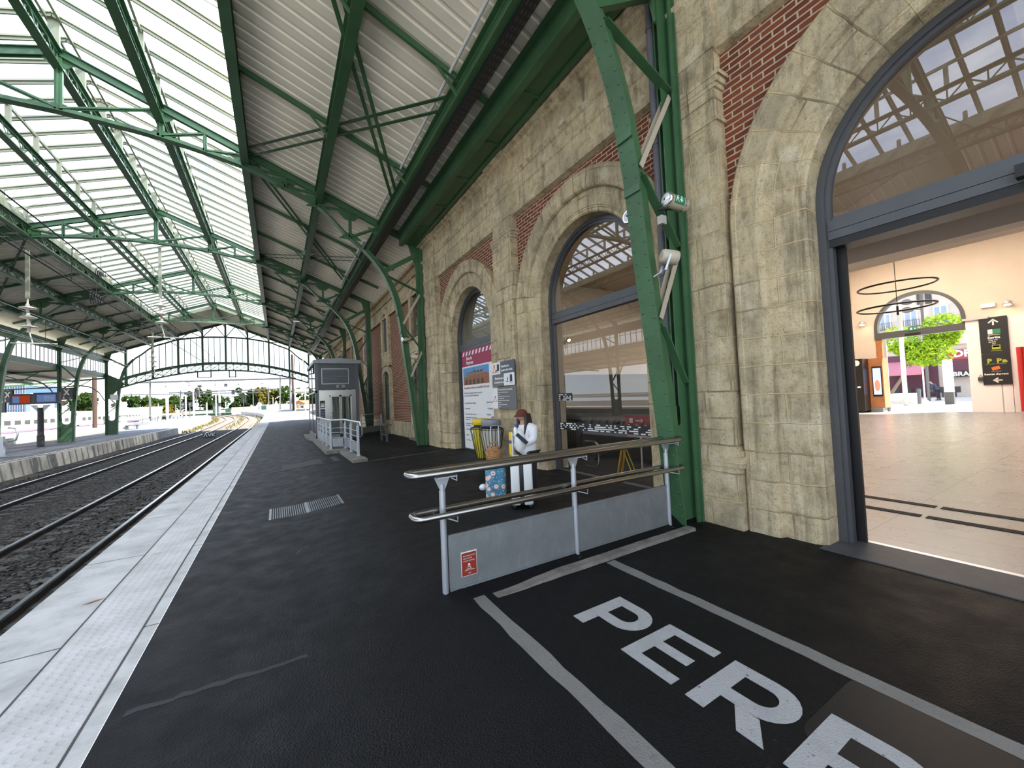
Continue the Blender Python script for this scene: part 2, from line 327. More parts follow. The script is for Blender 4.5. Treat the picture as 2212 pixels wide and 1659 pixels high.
for k, m in dict(
    stone=mk_stone('limestone_blocks', True), stone_plain=mk_stone('limestone_moulded', False), brick=mk_brick('red_brick'), asphalt=mk_asphalt(),
    edge=mk_concrete('edge_concrete', (.48, .48, .46), .36, 2.2, .8, .3, (60.0, 2.33)), tactile=mk_tactile(),
    concrete=mk_concrete('grey_concrete', (.27, .26, .235), .45, 2.2), kerb=mk_concrete('kerb_concrete', (.20, .185, .16), .5, 4),
    sleeper=mk_concrete('sleeper_concrete', (.085, .082, .075), .4, 3), patch=mk_concrete('patch_concrete', (.06, .06, .06), .4, 5),
    ballast=mk_ballast('ballast', (.018, .017, .014), (.060, .055, .046), (.15, .135, .11)),
    soil=mk_ballast('bright_ballast', (.17, .125, .095), (.30, .245, .20), (.42, .36, .31)),  # ballast out in the yard, with sunlight put into a brighter colour
    white_paint=mk_paint('road_paint_white', (.34, .34, .335), .8), line_paint=mk_paint('road_paint_grey', (.17, .165, .15), .6),
    green=mk_green('green_paint', (.047, .122, .052)), 
    soffit=flat('soffit_sheet', (.86, .80, .66), .6, 0, .06, 1.5), roof_top=flat('roof_top', (.3, .28, .25), .8),
    poly=mk_poly(), bar=flat('glazing_bar_paint', (.24, .25, .17), .5), glass=mk_glass('window_glass', (.66, .68, .66)), glass_clear=mk_glass('clear_glass', (.9, .92, .92)),
    frost=None, tiles=mk_tiles(), slab=mk_concrete('threshold_stone', (.075, .075, .078), .3, 3, .6, .2), plate=mk_plate(),
    frame=flat('anthracite_aluminium', (.10, .104, .112), .38, .35, .05), alu=flat('satin_aluminium', (.62, .63, .64), .35, .6),
    galv=mk_steel('galvanised_steel', (.29, .315, .325), .48, .55, .45), galv_post=mk_steel('galvanised_tube', (.50, .54, .58), .42, .55, .25), stainless=mk_steel('stainless_tube', (.40, .39, .37), .26, 1.0, .12),
    rail_top=mk_steel('polished_rail', (.55, .58, .64), .22, 1.0, .2), rail_side=flat('rusty_rail', (.055, .042, .035), .75, .2, .3, 4),
    black=flat('black_paint', (.010, .010, .011), .4), rubber=flat('black_rubber', (.018, .018, .019), .8), dark=flat('dark_grey', (.045, .046, .05), .6), cable=flat('cable_black', (.008, .008, .009), .6),
    white=flat('white_paint', (.80, .80, .79), .45), offwhite=flat('off_white_wall', (.66, .58, .49), .8, 0, .04, 1), cream=flat('cream_plaster', (.56, .50, .44), .85, 0, .1, 1), hallgrey=flat('grey_bulkhead', (.30, .285, .27), .6),
    gloss=flat('glossy_ceiling', (.32, .20, .12), .06, .0, 0, 1, 0, 1.0), beige=flat('beige_metal', (.48, .42, .32), .45), greybox=flat('grey_plastic', (.38, .37, .34), .6), pipe=flat('grey_pipe', (.13, .13, .145), .5),
    chrome=flat('chrome', (.75, .75, .74), .12, 1.0), lens=flat('lamp_lens', (.75, .77, .78), .15, .3), signblack=flat('sign_black', (.012, .014, .017), .5), signwhite=flat('sign_white', (.78, .78, .76), .55), signgrey=flat('sign_slate', (.075, .09, .12), .5), signgrey2=flat('sign_grey', (.13, .13, .135), .5),
    signgreen=flat('sign_green', (.03, .22, .10), .5), lime=flat('sign_lime', (.36, .42, .04), .5), yellow=flat('yellow_plastic', (.72, .50, .015), .4), orange=flat('orange', (.80, .17, .03), .6), red=flat('red_paint', (.45, .02, .02), .4), redsign=flat('rust_red_sign', (.27, .032, .018), .45), magenta=flat('raspberry', (.32, .02, .075), .5), pinkred=flat('sign_orange_red', (.75, .15, .08), .5),
    bagclear=mk_glass('clear_bag', (.85, .86, .84), .6, .3), bagyellow=flat('yellow_bag', (.60, .50, .03), .45), bagwhite=flat('pale_liner', (.50, .48, .40), .5), plastic=flat('white_plastic_bag', (.72, .74, .74), .4), binlid=flat('grey_lid', (.23, .25, .27), .45),
    skin=flat('skin', (.50, .29, .20), .5, 0, .06, 8), hair=flat('dark_hair', (.016, .009, .006), .45), shirt=flat('white_cotton', (.75, .75, .77), .8), cap=flat('rust_cap', (.10, .022, .012), .9), jeans=flat('dark_trousers', (.02, .02, .028), .8), lip=flat('lip', (.36, .10, .09), .5), eye=flat('eye_dark', (.02, .015, .012), .3), eyewhite=flat('eye_white', (.7, .68, .65), .4),
    straw=flat('woven_straw', (.34, .18, .07), .85, 0, .35, 60, .5), floral=mk_floral(), suitcase=flat('white_shell', (.72, .74, .72), .35), blue=flat('blue_plastic', (.02, .05, .35), .4), navy=flat('navy_panel', (.02, .035, .07), .4),
    wood=flat('warm_wood', (.38, .15, .06), .5, 0, .15, 3), door_green=flat('green_door', (.03, .07, .055), .5), doorglass=mk_glass('door_glass', (.45, .52, .5)), tower=flat('blue_tower_glass', (.06, .11, .22), .15, .3), trainglass=flat('train_window', (.022, .023, .020), .35), violet=flat('violet_stripe', (.30, .14, .34), .4),
    leaf=mk_leaf('foliage', (.012, .028, .008), (.035, .06, .015)), leafb=mk_leaf('street_foliage', (.16, .30, .02), (.38, .52, .05)), leafy=mk_leaf('yellow_foliage', (.13, .09, .015), (.04, .06, .012)), bark=flat('bark', (.16, .12, .085), .9), roofred=flat('terracotta', (.30, .10, .035), .8), mesh_green=flat('green_fence', (.008, .05, .03), .6), weed=mk_leaf('dry_weeds', (.16, .12, .03), (.05, .07, .015)),
    plum=flat('plum_front', (.10, .03, .05), .6), awning=flat('pink_awning', (.55, .20, .25), .8), shade_blue=flat('window_shade', (.28, .38, .52), .4), pole=flat('pole_grey', (.10, .105, .105), .6, .2), pole_pale=flat('pole_pale', (.34, .35, .34), .5), timber=flat('timber_pole', (.038, .020, .013), .9), porcelain=flat('porcelain', (.62, .58, .48), .3),
    shop=flat('shop_red', (.35, .03, .045), .5), paleframe=flat('pale_signal', (.55, .54, .50), .5), brickpic=flat('poster_brick', (.30, .11, .05), .6), skypic=flat('poster_blue', (.10, .28, .55), .6), stonepic=flat('poster_stone', (.22, .18, .14), .6), paving=mk_concrete('street_paving', (.55, .52, .47), .15, 1),
    glow_warm=emit('lamp_glow', (1, .72, .42), 9), glow_green=emit('exit_glow', (.1, 1, .45), 3), screen=emit('lit_screen', (.10, .17, .36), .38), screen2=emit('lit_screen_advert', (.34, .045, .012), .35), led=emit('ring_light', (1, .93, .85), 2.2), advert=emit('lit_advert', (.35, .45, .7), .9), advert_red=emit('lit_advert_figure', (.8, .2, .12), .8),
).items(): M[k] = m
# ================================================================ GROUND AND TRACKS
def struct(mb, name, mats, parent=None, **k):
    o = mb.build(name, mats, parent, **k)
    if not parent: o['kind'] = 'structure'
    return o
def frange(a, b, s):
    n = max(1, int(round((b-a)/s))); return [a+(b-a)*i/n for i in range(n+1)]
FARC = 78.0                                   # beyond here everything bends left
def bend(y):                                  # sideways shift of the platform and rails far out
    return -.0036*max(0, y-84)**2
xs = [-.93,-.6,-.2,.2,.6,1.0,1.3,1.6,2.2,3.0,4.0,4.6,5.9]
ys = [-6,-2,1,2.5,3.0,3.3,3.45,3.52,3.6,3.68,3.8,4.2,5,7,10,15,20,30,40,50,58]
mb = MB(); mb.grid([[V((x+bend(y), y, gz(x, y))) for x in xs] for y in ys], smooth=True)
struct(mb, 'floor', M['asphalt'])
FA = mk_concrete('far_asphalt', (.125, .132, .15), .3, 1.5); FB = mk_concrete('yard_platform', (.17, .165, .16), .25, 1.5)  # FB: asphalt past the shed, sunlight put into its paler colour
mb = MB(); mb.grid([[V((x+bend(y), y, gz(x, y))) for x in xs] for y in [58, 60]+frange(62, 130, 4)]); struct(mb, 'floor.006', FB)
mb = MB()
xs2 = [5.9, 12, 30]
mb.grid([[V((x+bend(y), y, gz(x, y)-.01)) for x in xs2] for y in [57, 60]+frange(62, 130, 4)])
struct(mb, 'floor.001', FB)
def lane(x0, x1, y0, y1, step, dz, zf=None):
    Y = frange(y0, y1, step); zf = zf or (lambda y: gz(-1, y))
    return [[V((x0+bend(y), y, zf(y)+dz)), V((x1+bend(y), y, zf(y)+dz))] for y in Y]
mb = MB(); mb.grid(lane(-1.525, -2.07, -6, 126, 2, .004), smooth=False); mb.grid(lane(-.93, -1.03, -6, 126, 2, .004), smooth=False)
mb.grid([[a, a-V((0,0,.16)), a-V((-.12,0,.16)), a-V((-.12,0,1.0))] for _, a in lane(-1.525, -2.07, -6, 126, 2, .004)], smooth=False)
struct(mb, 'trim_1', M['edge'])
mb = MB(); mb.grid(lane(-1.036, -1.519, -6, 112, 2, .005), smooth=False)
struct(mb, 'trim_2', M['tactile'])
mb = MB(); mb.grid(lane(-1.02, -1.54, -6, 112, 2, -.004), smooth=False); struct(mb, 'trim_22', M['rubber'])
mb = MB()
for x in (-1.033, -1.522): mb.grid(lane(x+.007, x-.007, -6, 112, 2, .0075), smooth=False)
struct(mb, 'trim_23', M['sleeper'])
# track bed
def prof(y):
    z = tz(y)
    return [V((x+bend(y), y, z+dz)) for x, dz in ((-1.9,-.24),(-2.3,-.19),(-2.7,-.165),(-3.3,-.156),(-3.77,-.115),(-4.25,-.156),(-4.85,-.165),(-5.3,-.14),(-6.1,-.14),(-6.5,-.16),(-7.1,-.156),(-7.58,-.115),(-8.0,-.156),(-8.7,-.165),(-9.2,-.16),(-9.9,-.28),(-10.75,-.34))]
mb = MB(); mb.grid([prof(y) for y in frange(-6, 62, 2)]); struct(mb, 'ground', M['ballast'])
mb = MB(); mb.grid([prof(y) for y in frange(62, 126, 2)]); struct(mb, 'ground.001', M['soil'])
# a scatter of real stones on the nearest ballast
mb = MB()
for i in range(8500):
    y = 3.2+abs(RND.gauss(0, 1))*9; x = RND.uniform(-10.0, -2.35)
    if min(abs(x-r) for r in (-3.0,-4.53,-6.83,-8.33)) < .10: continue
    z = -.79+.03*RND.random()+.04*max(0, 1-abs(abs(x+5.67)-1.9)/.5); s = RND.uniform(.016, .036)
    mb.ball((x, y, z+.02), s, 5, (RND.uniform(.7,1.3), RND.uniform(.7,1.3), RND.uniform(.5,.9)), 3)
for i in range(len(mb.s)): mb.s[i] = False
mb.build('ballast_gravel', M['ballast'], label='dark crushed stone ballast lying between the rails', cat='gravel', kind='stuff')
RAILS = (-3.0, -4.53, -6.83, -8.33)
RL = ('shiny steel rail nearest the white platform edge', 'second steel rail from the white platform edge, blue sheen on its head',
      'third steel rail from the white platform edge', 'farthest steel rail, below the opposite platform wall')
for X, lb in zip(RAILS, RL):
    Y = [-6, 20, 40, 60]+frange(64, 126, 3); head = MB(); head.m = 0; web = MB()
    def sec(y, pts): return [V((X+bend(y)+a, y, tz(y)+b)) for a, b in pts]
    head.grid([sec(y, [(-.036,-.035),(-.036,-.006),(-.03,0),(.03,0),(.036,-.006),(.036,-.035)]) for y in Y], closed=True, smooth=False)
    web.grid([sec(y, [(-.07,-.172),(-.07,-.16),(-.012,-.14),(-.012,-.035),(.012,-.035),(.012,-.14),(.07,-.16),(.07,-.172)]) for y in Y], closed=True, smooth=False)
    t = thing('rail', lb, 'rail', (X, 0, -.77), 'railway rails'); head.build('rail_head', M['rail_top'], t, label='polished running surface'); web.build('rail_web', M['rail_side'], t)
sl = None
for k, (cx, tn) in enumerate(((-3.765, 'nearer'), (-7.58, 'farther'))):
    for i in range(95):
        y = 2.2+i*.6
        if sl is None or i == 0:
            mb = MB(); mb.box(cx-1.25, cx+1.25, y-.12, y+.12, -.95, -.745); 
            for X in RAILS[2*k:2*k+2]: mb.box(X-.15, X+.15, y-.10, y+.10, -.745, -.735)
            sl = mb.build('railway_sleeper', M['sleeper'], label='grey concrete sleeper half sunk in the ballast of the %s track' % tn, cat='sleeper', group='sleepers of the %s track' % tn)
        else:
            o = sl.copy(); COL.objects.link(o); o.location.y += .6*i
# far platform
ZL = -.17
mb = MB()
def farlane(x0, x1, dz): return [[V((x0+bend(y)*.9, y, ZL+dz+.018*max(0, y-62))), V((x1+bend(y)*.9, y, ZL+dz+.018*max(0, y-62)))] for y in frange(-6, 62, 4)+frange(64, 118, 3)]
mb.grid([[r[1], r[0]] for r in farlane(-10.75, -17.0, 0)], smooth=False); struct(mb, 'floor.002', FA)
mb = MB(); mb.grid([[r[1], r[0], r[0]-V((0,0,.9))] for r in farlane(-10.7, -11.0, .012)], smooth=False); struct(mb, 'trim_3', M['concrete'])
mb = MB(); mb.grid([[r[1], r[0]] for r in farlane(-11.12, -11.32, .014)], smooth=False); struct(mb, 'trim_4', flat('platform_line', (.62,.58,.45), .7))
mb = MB(); mb.grid([[r[0], r[0]-V((0,0,1.0))] for r in farlane(-17.0, -17.1, 0)], smooth=False); struct(mb, 'trim_5', M['kerb'])
# bright ground beyond the far platform, second far platform
mb = MB(); mb.face([V((-17,-10,-.9)), V((-17,130,-.4)), V((-80,130,-.4)), V((-80,-10,-.9))]); struct(mb, 'ground.002', M['soil'])
mb = MB(); mb.box(-30, -22.5, 20, 120, -.9, .0); struct(mb, 'floor.003', mk_concrete('sunny_concrete', (.34, .31, .26), .25, 1.2))
mb = MB(); mb.face([V((40,126,1.1)), V((40,330,2.6)), V((-190,330,2.6)), V((-190,126,1.1))]); mb.face([V((-80,126,1.0)), V((-190,126,1.0)), V((-190,-10,-.9)), V((-80,-10,-.9))]); struct(mb, 'ground.003', M['soil'])
# ================================================================ STATION WALL (pavilion)
ARC = (.58, 6.02, 11.55); ZS = 3.95
PIL = ((-2.75,-1.75), (2.95,3.9), (8.34,9.3), (13.86,15.05))
def arcpath(yc, r, z0, n=40):
    return [(yc+r, z0)] + [(yc+r*cos(pi*i/n), ZS+r*sin(pi*i/n)) for i in range(n+1)] + [(yc-r, z0)]
def sweep_arch(mb, yc, prof, z0, n=40):
    P = [arcpath(yc, r, z0, n) for r, X in prof]
    s = [-(ZS-z0)]+[2.0*pi*i/n for i in range(n+1)]; s.append(s[-1]+ZS-z0)
    w = [0]
    for a, b in zip(prof, prof[1:]): w.append(w[-1]+hypot(a[0]-b[0], a[1]-b[1]))
    for j in range(len(prof)-1):
        for i in range(len(s)-1):
            q = [P[j][i], P[j][i+1], P[j+1][i+1], P[j+1][i]]; X = [prof[j][1]]*2+[prof[j+1][1]]*2
            mb.face([V((x, y, z)) for x, (y, z) in zip(X, q)], [(w[j]+j*.13, s[i]+4), (w[j]+j*.13, s[i+1]+4), (w[j+1]+j*.13, s[i+1]+4), (w[j+1]+j*.13, s[i]+4)])
def gzw(yc): return -.05
RING = [(2.32,5.45),(2.32,5.215),(2.29,5.19),(2.24,5.19),(2.23,5.20),(1.99,5.20),(1.95,5.215),(1.93,5.25),(1.925,5.30),(1.62,5.31),(1.61,5.325),(1.585,5.325),(1.575,5.34),(1.53,5.34),(1.505,5.365),(1.50,5.80)]
for k, yc in enumerate(ARC):
    mb = MB(); sweep_arch(mb, yc, RING, -.08)
    struct(mb, 'trim_%d' % (6+k), M['stone'])
    mb = MB(); n = 40; A = []; B = []
    for i in range(n+1):
        a = pi*i/n; c, s_ = cos(a), sin(a); A.append(V((5.33, yc+2.28*c, ZS+2.28*s_)))
        L = min(2.46/max(abs(c), 1e-6), 2.62/max(s_, 1e-6)); B.append(V((5.33, yc+L*c, ZS+L*s_)))
    mb.strip(A, B, (.2, 0, 0)); struct(mb, 'wall_right' if k == 0 else 'wall_right.%03d' % k, M['brick'])
def ptrim(mb, y0, y1):
    def lay(z0, z1, e): mb.box(5.12-e*.3, 5.6, y0-e, y1+e, z0, z1)
    lay(-.1, .80, .045); lay(.80, .86, .075); lay(.86, .95, .095); lay(.95, 1.02, .06); lay(1.02, 1.08, .03)
    mb.box(5.12, 5.6, y0, y1, 1.08, 5.45)
    lay(5.45, 5.50, .035); lay(5.50, 5.9, 0.0); lay(5.9, 5.96, .03); lay(5.96, 6.04, .06); lay(6.04, 6.10, .09); mb.box(5.14, 5.6, y0+.01, y1-.01, 6.10, 6.5)
    mb.box(5.105, 5.13, y0+.12, y1-.12, 1.3, 5.3)
for k, (y0, y1) in enumerate(PIL):
    mb = MB(); ptrim(mb, y0, y1)
    if k == 3:
        for i in range(20): mb.box(5.16-(i % 2)*.03, 5.6, 15.05, 15.28+(i % 2)*.07, -.1+i*.41, -.1+i*.41+.40)
    struct(mb, 'trim_%d' % (10+k), M['stone'])
ENT = [(5.36,6.42),(5.20,6.46),(5.18,6.50),(5.18,6.60),(5.215,6.63),(5.215,6.98),(5.19,7.0),(5.19,7.30),(5.15,7.33),(5.11,7.40),(5.15,7.43),(5.20,7.47),(5.20,7.92),(5.14,7.95),(5.10,8.0),(5.02,8.03),(4.99,8.07),(4.99,8.30),(4.94,8.36),(4.94,8.46),(5.5,8.48)]
mb = MB()
def ent(y0, y1, e):
    w = [0]
    for a, b in zip(ENT, ENT[1:]): w.append(w[-1]+hypot(a[0]-b[0], a[1]-b[1]))
    for i in range(len(ENT)-1):
        (xa, za), (xb, zb) = ENT[i], ENT[i+1]
        mb.face([V((xa-e, y1, za)), V((xa-e, y0, za)), V((xb-e, y0, zb)), V((xb-e, y1, zb))], [(y1, w[i]), (y0, w[i]), (y0, w[i+1]), (y1, w[i+1])])
    for y, rev in ((y0, 1), (y1, 0)):
        for (xa, za), (xb, zb) in zip(ENT, ENT[1:]): mb.face([V((xa-e, y, za)), V((5.6, y, za)), V((5.6, y, zb)), V((xb-e, y, zb))][::(-1 if rev else 1)])
ent(-4, 15.05, 0)
for y0, y1 in PIL: ent(y0-.02, y1+(.2 if y1 > 14 else .02), .075)
struct(mb, 'trim_14', M['stone_plain'])
mb = MB(); mb.box(5.6, 6.0, -4, 15.3, 5.6, 8.6); mb.box(5.35, 5.6, 15.0, 15.5, -.1, 8.4)
for a, b in ((-4, -.95), (2.1, 4.5), (7.55, 10.0), (13.1, 15.3)): mb.box(5.6, 6.0, a, b, -.1, 5.7)
struct(mb, 'wall_right.003', M['cream'])
# ---- arched frames and glass
def arch_frame(mb, yc, r0, r1, x0, x1, z0):
    A = [V((x0, y, z)) for y, z in arcpath(yc, r0, z0)]; B = [V((x0, y, z)) for y, z in arcpath(yc, r1, z0)]; mb.strip(A, B, (x1-x0, 0, 0))
def half_pane(mb, yc, r, x, z):
    n = 40; a0 = math.asin(min(1, (z-ZS)/r))
    pts = [V((x, yc+r*cos(a), ZS+r*sin(a))) for a in [a0+(pi-2*a0)*i/n for i in range(n+1)]]
    mb.prism(pts, (.012, 0, 0))
def spand(mb, yc):                            # wall behind the rings, around the frame
    A = [V((5.78, y, z)) for y, z in arcpath(yc, 1.49, -.05)]; B = [V((5.78, yc+2.9*(1 if y > yc else -1), z)) if z < ZS else V((5.78, yc+(y-yc)*1.6, ZS+(z-ZS)*1.6)) for y, z in arcpath(yc, 1.49, -.05)]
    mb.strip(A, B, (.18, 0, 0))
for k, yc in enumerate(ARC):
    nm = ('door_1', 'window_1', 'window_2')[k]
    f = MB(); zb = -.02 if k == 0 else .06
    arch_frame(f, yc, 1.53, 1.42, 5.60, 5.74, zb); arch_frame(f, yc, 1.43, 1.375, 5.63, 5.72, zb)
    f.box(5.61, 5.75, yc-1.40, yc+1.40, 3.53, 3.625); f.box(5.612, 5.75, yc-1.40, yc+1.40, 3.632, 3.75); f.box(5.66, 5.75, yc-1.38, yc+1.38, 3.75, 3.80)
    fr = struct(f, nm, M['frame'])
    g = MB(); half_pane(g, yc, 1.39, 5.68, 3.78); g.build('pane', M['glass'], fr)
    if k:
        g = MB(); g.box(5.68, 5.692, yc-1.38, yc+1.38, .1, 3.53); g.build('pane', M['glass'], fr)
        g = MB(); g.box(5.63, 5.72, yc-1.40, yc+1.40, .05, .14); g.build('window_frame', M['frame'], fr)
    else:
        g = MB(); g.box(5.76, 5.80, yc+1.30, yc+1.42, 0, 3.5); g.box(5.86, 5.90, yc+1.36, yc+1.42, 0, 3.5); g.box(5.62, 5.90, yc-1.4, yc+1.4, 3.44, 3.53); g.build('door_track', M['black'], fr)
        g = MB(); g.box(5.93, 5.985, yc+1.385, yc+1.47, .03, 3.42); g.build('door_leaf', M['alu'], fr, label='pale aluminium edge of the open sliding door')
        g = MB(); g.box(5.925, 5.99, yc+1.36, yc+1.388, .03, 3.42); g.build('door_seal', M['rubber'], fr)
        g = MB(); g.box(5.50, 5.63, yc-.75, yc+.02, 3.55, 3.66); g.build('door_sensor', M['black'], fr, label='black motion sensor box over the doorway')
# checked safety bands on the café glass
for nm, z0, y0, y1 in (('safety_band', 1.06, 4.64, 7.38), ('safety_band', 1.72, 6.9, 7.38)):
    mb = MB(); b2 = MB()
    mb.box(5.668, 5.676, y0, y1, z0, z0+.17)
    i = 0; y = y0+.02
    while y < y1-.06:
        for r in range(4):
            if RND.random() < .52: b2.box(5.662, 5.668, y, y+.05, z0+.008+r*.04, z0+.03+r*.04)
        y += .055
    t = thing('safety_band', 'long black and white checked band low across the tall arched window' if z0 < 1.5 else 'short black and white checked band at the far side of the tall arched window', 'window sticker', (5.67, (y0+y1)/2, z0), 'checked bands on the arched window')
    mb.build('band', M['black'], t); b2.build('checks', M['white'], t, label='white squares', kind='stuff')
# ---- wing wall beyond the pavilion
mb = MB(); mb.box(5.55, 6.0, 15.3, 57, 0, 8.4); struct(mb, 'wall_right.004', M['brick'])
mb = MB(); mb.box(5.46, 5.56, 15.35, 57, -.1, .86); mb.box(5.50, 5.56, 15.35, 57, 6.72, 8.3); mb.box(5.42, 5.56, 15.35, 57, 6.72, 6.82); mb.box(5.40, 5.56, 15.35, 57, 7.55, 7.66); mb.box(5.34, 5.56, 15.35, 57, 7.98, 8.2)
struct(mb, 'trim_15', M['stone_plain'])
def surround(yc, z0, z1, hw, top, wide=None):    # stone window surround with a deep reveal
    mb = MB(); n = 14; r = hw
    inn = [(yc+hw, z0)]+[(yc+r*cos(pi*i/n), z1+top*sin(pi*i/n)) for i in range(n+1)]+[(yc-hw, z0)]
    ow = hw+.36
    out = [(yc+ow, z0)]+[(yc+ow*cos(pi*i/n), z1+(top+.36)*sin(pi*i/n)) for i in range(n+1)]+[(yc-ow, z0)]
    mb.strip([V((5.40, *p)) for p in inn], [V((5.40, *p)) for p in out], (.3, 0, 0))
    return mb
wn = 3
for i, yc in enumerate((17.4, 23.2, 28.9, 34.5, 40.1, 45.7, 51.3)):
    mb = surround(yc, 4.75, 6.55, .52, .45); mb.box(5.40, 5.6, yc-.9, yc+.9, 4.1, 4.75); mb.box(5.38, 5.6, yc-.95, yc+.95, 4.66, 4.75)
    w = struct(mb, 'window_%d' % wn, M['stone_plain']); wn += 1
    g = MB(); g.box(5.52, 5.54, yc-.54, yc+.54, 4.75, 7.02); g.build('pane', M['glass'] if i % 2 == 0 else M['dark'], w)
    mb = surround(yc, 0.0, 3.35, .64, .30); mb.box(5.40, 5.6, yc-.9, yc+.9, 3.95, 4.12)
    w = struct(mb, 'door_%d' % (wn-2), M['stone_plain'])
    g = MB(); g.box(5.54, 5.58, yc-.66, yc+.66, .12, 3.7); g.build('door_panel', M['doorglass'], w, label='glazed door panel')
    g = MB(); g.box(5.50, 5.56, yc-.66, yc+.66, .12, 1.0); g.box(5.50, 5.56, yc-.04, yc+.04, .12, 3.6); g.box(5.50, 5.56, yc-.66, yc+.66, 2.9, 3.0); g.box(5.50, 5.56, yc-.66, yc-.56, .12, 3.4); g.box(5.50, 5.56, yc+.56, yc+.66, .12, 3.4); g.build('door_frame', M['door_green'], w)
    g = MB(); g.box(5.2, 5.5, yc-.8, yc+.8, .05, .20); g.build('sill', M['kerb'], w)
# ================================================================ STEEL COLUMNS AND ROOF
AX = -5.0; YT = [3.6, 15.3, 25.45, 35.6, 45.75, 55.9]; ZR = 12.0; SL = .382
def zc(u): return ZR-SL*abs(u)
INN = [(0,9.72),(1.0,9.60),(2.1,9.47),(3.6,9.28),(4.6,9.18),(5.2,9.09),(5.7,8.99),(6.15,8.85),(6.6,8.66),(7.0,8.42),(7.35,8.13),(7.64,7.85)]   # height, distance from the axis
BOT = [(7.85,7.64),(7.3,8.08),(6.4,8.93),(5.3,9.40),(4.25,9.80),(2.13,10.15),(0,10.25)]
def catmull(P, n=5):
    Q = []
    for i in range(len(P)-1):
        p = [V((*P[max(0, min(len(P)-1, i+k))], 0)) for k in (-1,0,1,2)]
        for j in range(n):
            t = j/n; q = .5*((2*p[1])+(p[2]-p[0])*t+(2*p[0]-5*p[1]+4*p[2]-p[3])*t*t+(3*p[1]-p[0]-3*p[2]+p[3])*t**3); Q.append((q.x, q.y))
    return Q+[P[-1]]
INC_R = catmull(INN, 4); INC = INC_R
INC_L = catmull([(0,9.17),(1.6,9.12),(2.6,9.08),(4.0,8.97),(5.0,8.86),(5.62,8.74),(6.2,8.6),(6.7,8.42),(7.2,8.1),(7.64,7.76)], 4)
NODE_O = (6.2, 3.9, 1.95); NODE_I = (6.7, 4.78, 2.72)
def inn_at(z):
    for (a, ua), (b, ub) in zip(INC, INC[1:]):
        if a <= z <= b: return ua+(ub-ua)*(z-a)/(b-a)
    return INC[-1][1]
def column(side, yc, z0, label, rivets=False, slot=1.38, group=None):
    global INC
    INC = INC_R if side > 0 else INC_L
    X = lambda u: AX+side*u
    t = thing('steel_column', label, 'column', (X(9.9), yc, z0), group)
    hw = .135
    pts = [(z if z > .05 else z0-.02, u) for z, u in INC]
    mb = MB(); mb.strip([V((X(u), yc-hw, z)) for z, u in pts], [V((X(u+.022), yc-hw, z)) for z, u in pts], (0, 2*hw, 0)); mb.build('inner_flange', M['green'], t)
    for dy, ang in ((-.04, 1),):
        mb = MB(); y = yc+dy
        A = [V((X(u+.02), y, z)) for z, u in pts]; B = [V((X(u+.25), y, z)) for z, u in pts]
        mb.strip(A, B, (0, .014, 0))
        # bottom plate with a rounded slot end
        n = 10; ur = 9.86; ul = inn_at(slot)+.24; c = (ur+ul)/2; r = (ur-ul)/2
        ring = [(ul, slot+.25)]+[(c-r*cos(pi*i/n), slot-r*sin(pi*i/n)) for i in range(n+1)]+[(ur, slot+.25)]
        low = [(inn_at(slot+.25)+.2, slot+.25)]+[(inn_at(max(0, slot-(slot+.02)*i/n))+.03+(9.97-inn_at(max(0, slot-(slot+.02)*i/n)))*0, slot-(slot-z0)*i/n) for i in range(n//2+1)]
        fan_l = [(inn_at(.7)+.02, .7), (9.74, z0-.02), (9.9, z0-.02), (10.05, z0-.02), (10.06, .7)]
        A = []; B = []
        outer = [(inn_at(slot+.25)+.05, slot+.25), (inn_at(slot)+.03, slot), (inn_at(1.0)+.03, 1.0), (inn_at(.5)+.03, .5), (inn_at(.0)+.03, z0-.02), (9.9, z0-.02), (10.06, z0-.02), (10.06, .5), (10.06, 1.0), (10.06, slot), (10.06, slot+.25)]
        m = len(ring)
        for i in range(m):
            k = i*(len(outer)-1)/(m-1); j = min(int(k), len(outer)-2); f = k-j
            B.append(V((X(outer[j][0]+(outer[j+1][0]-outer[j][0])*f), y-.001*ang, outer[j][1]+(outer[j+1][1]-outer[j][1])*f))); A.append(V((X(ring[i][0]), y-.001*ang, ring[i][1])))
        mb.strip(A, B, (0, .016, 0)); mb.build('side_plate', M['green'], t)
    mb = MB()
    xa, xb = sorted((X(9.86), X(10.06)))
    mb.box(xa, xb, yc-.04, yc-.024, slot, 8.15)
    xa, xb = sorted((X(10.06), X(10.085))); mb.box(xa, xb, yc-.17, yc+.17, z0-.02, 8.2)
    xa, xb = sorted((X(9.985), X(10.06))); mb.box(xa, xb, yc-.14, yc-.114, z0-.02, 8.2); mb.box(xa, xb, yc+.114, yc+.14, z0-.02, 8.2)
    mb.build('outer_post', M['green'], t)
    for zi, zo in zip(NODE_I, NODE_O):
        mb = MB(); a = V((X(inn_at(zi)+.16), yc-.06, zi)); b = V((X(9.98), yc-.06, zo)); mb.bar(a, b, .02, .13, (0,1,0)); mb.bar(a+V((0,.03,.06)), b+V((0,.03,.06)), .08, .015); mb.build('brace', M['green'], t)
    for zo, zi in ((6.12, 4.90), (3.82, 2.84)):
        mb = MB(); mb.bar(V((X(9.99), yc-.075, zo)), V((X(inn_at(zi)+.15), yc-.075, zi)), .075, .012, (0,1,0)); mb.bar(V((X(9.99), yc+.03, zo)), V((X(inn_at(zi)+.15), yc+.03, zi)), .075, .012, (0,1,0)); mb.build('flat_brace', M['beige'] if side > 0 and rivets else M['green'], t)
    mb = MB(); mb.bar(V((X(8.62), yc, 6.9)), V((X(9.95), yc, 7.75)), .12, .16); mb.build('strut', M['green'], t)
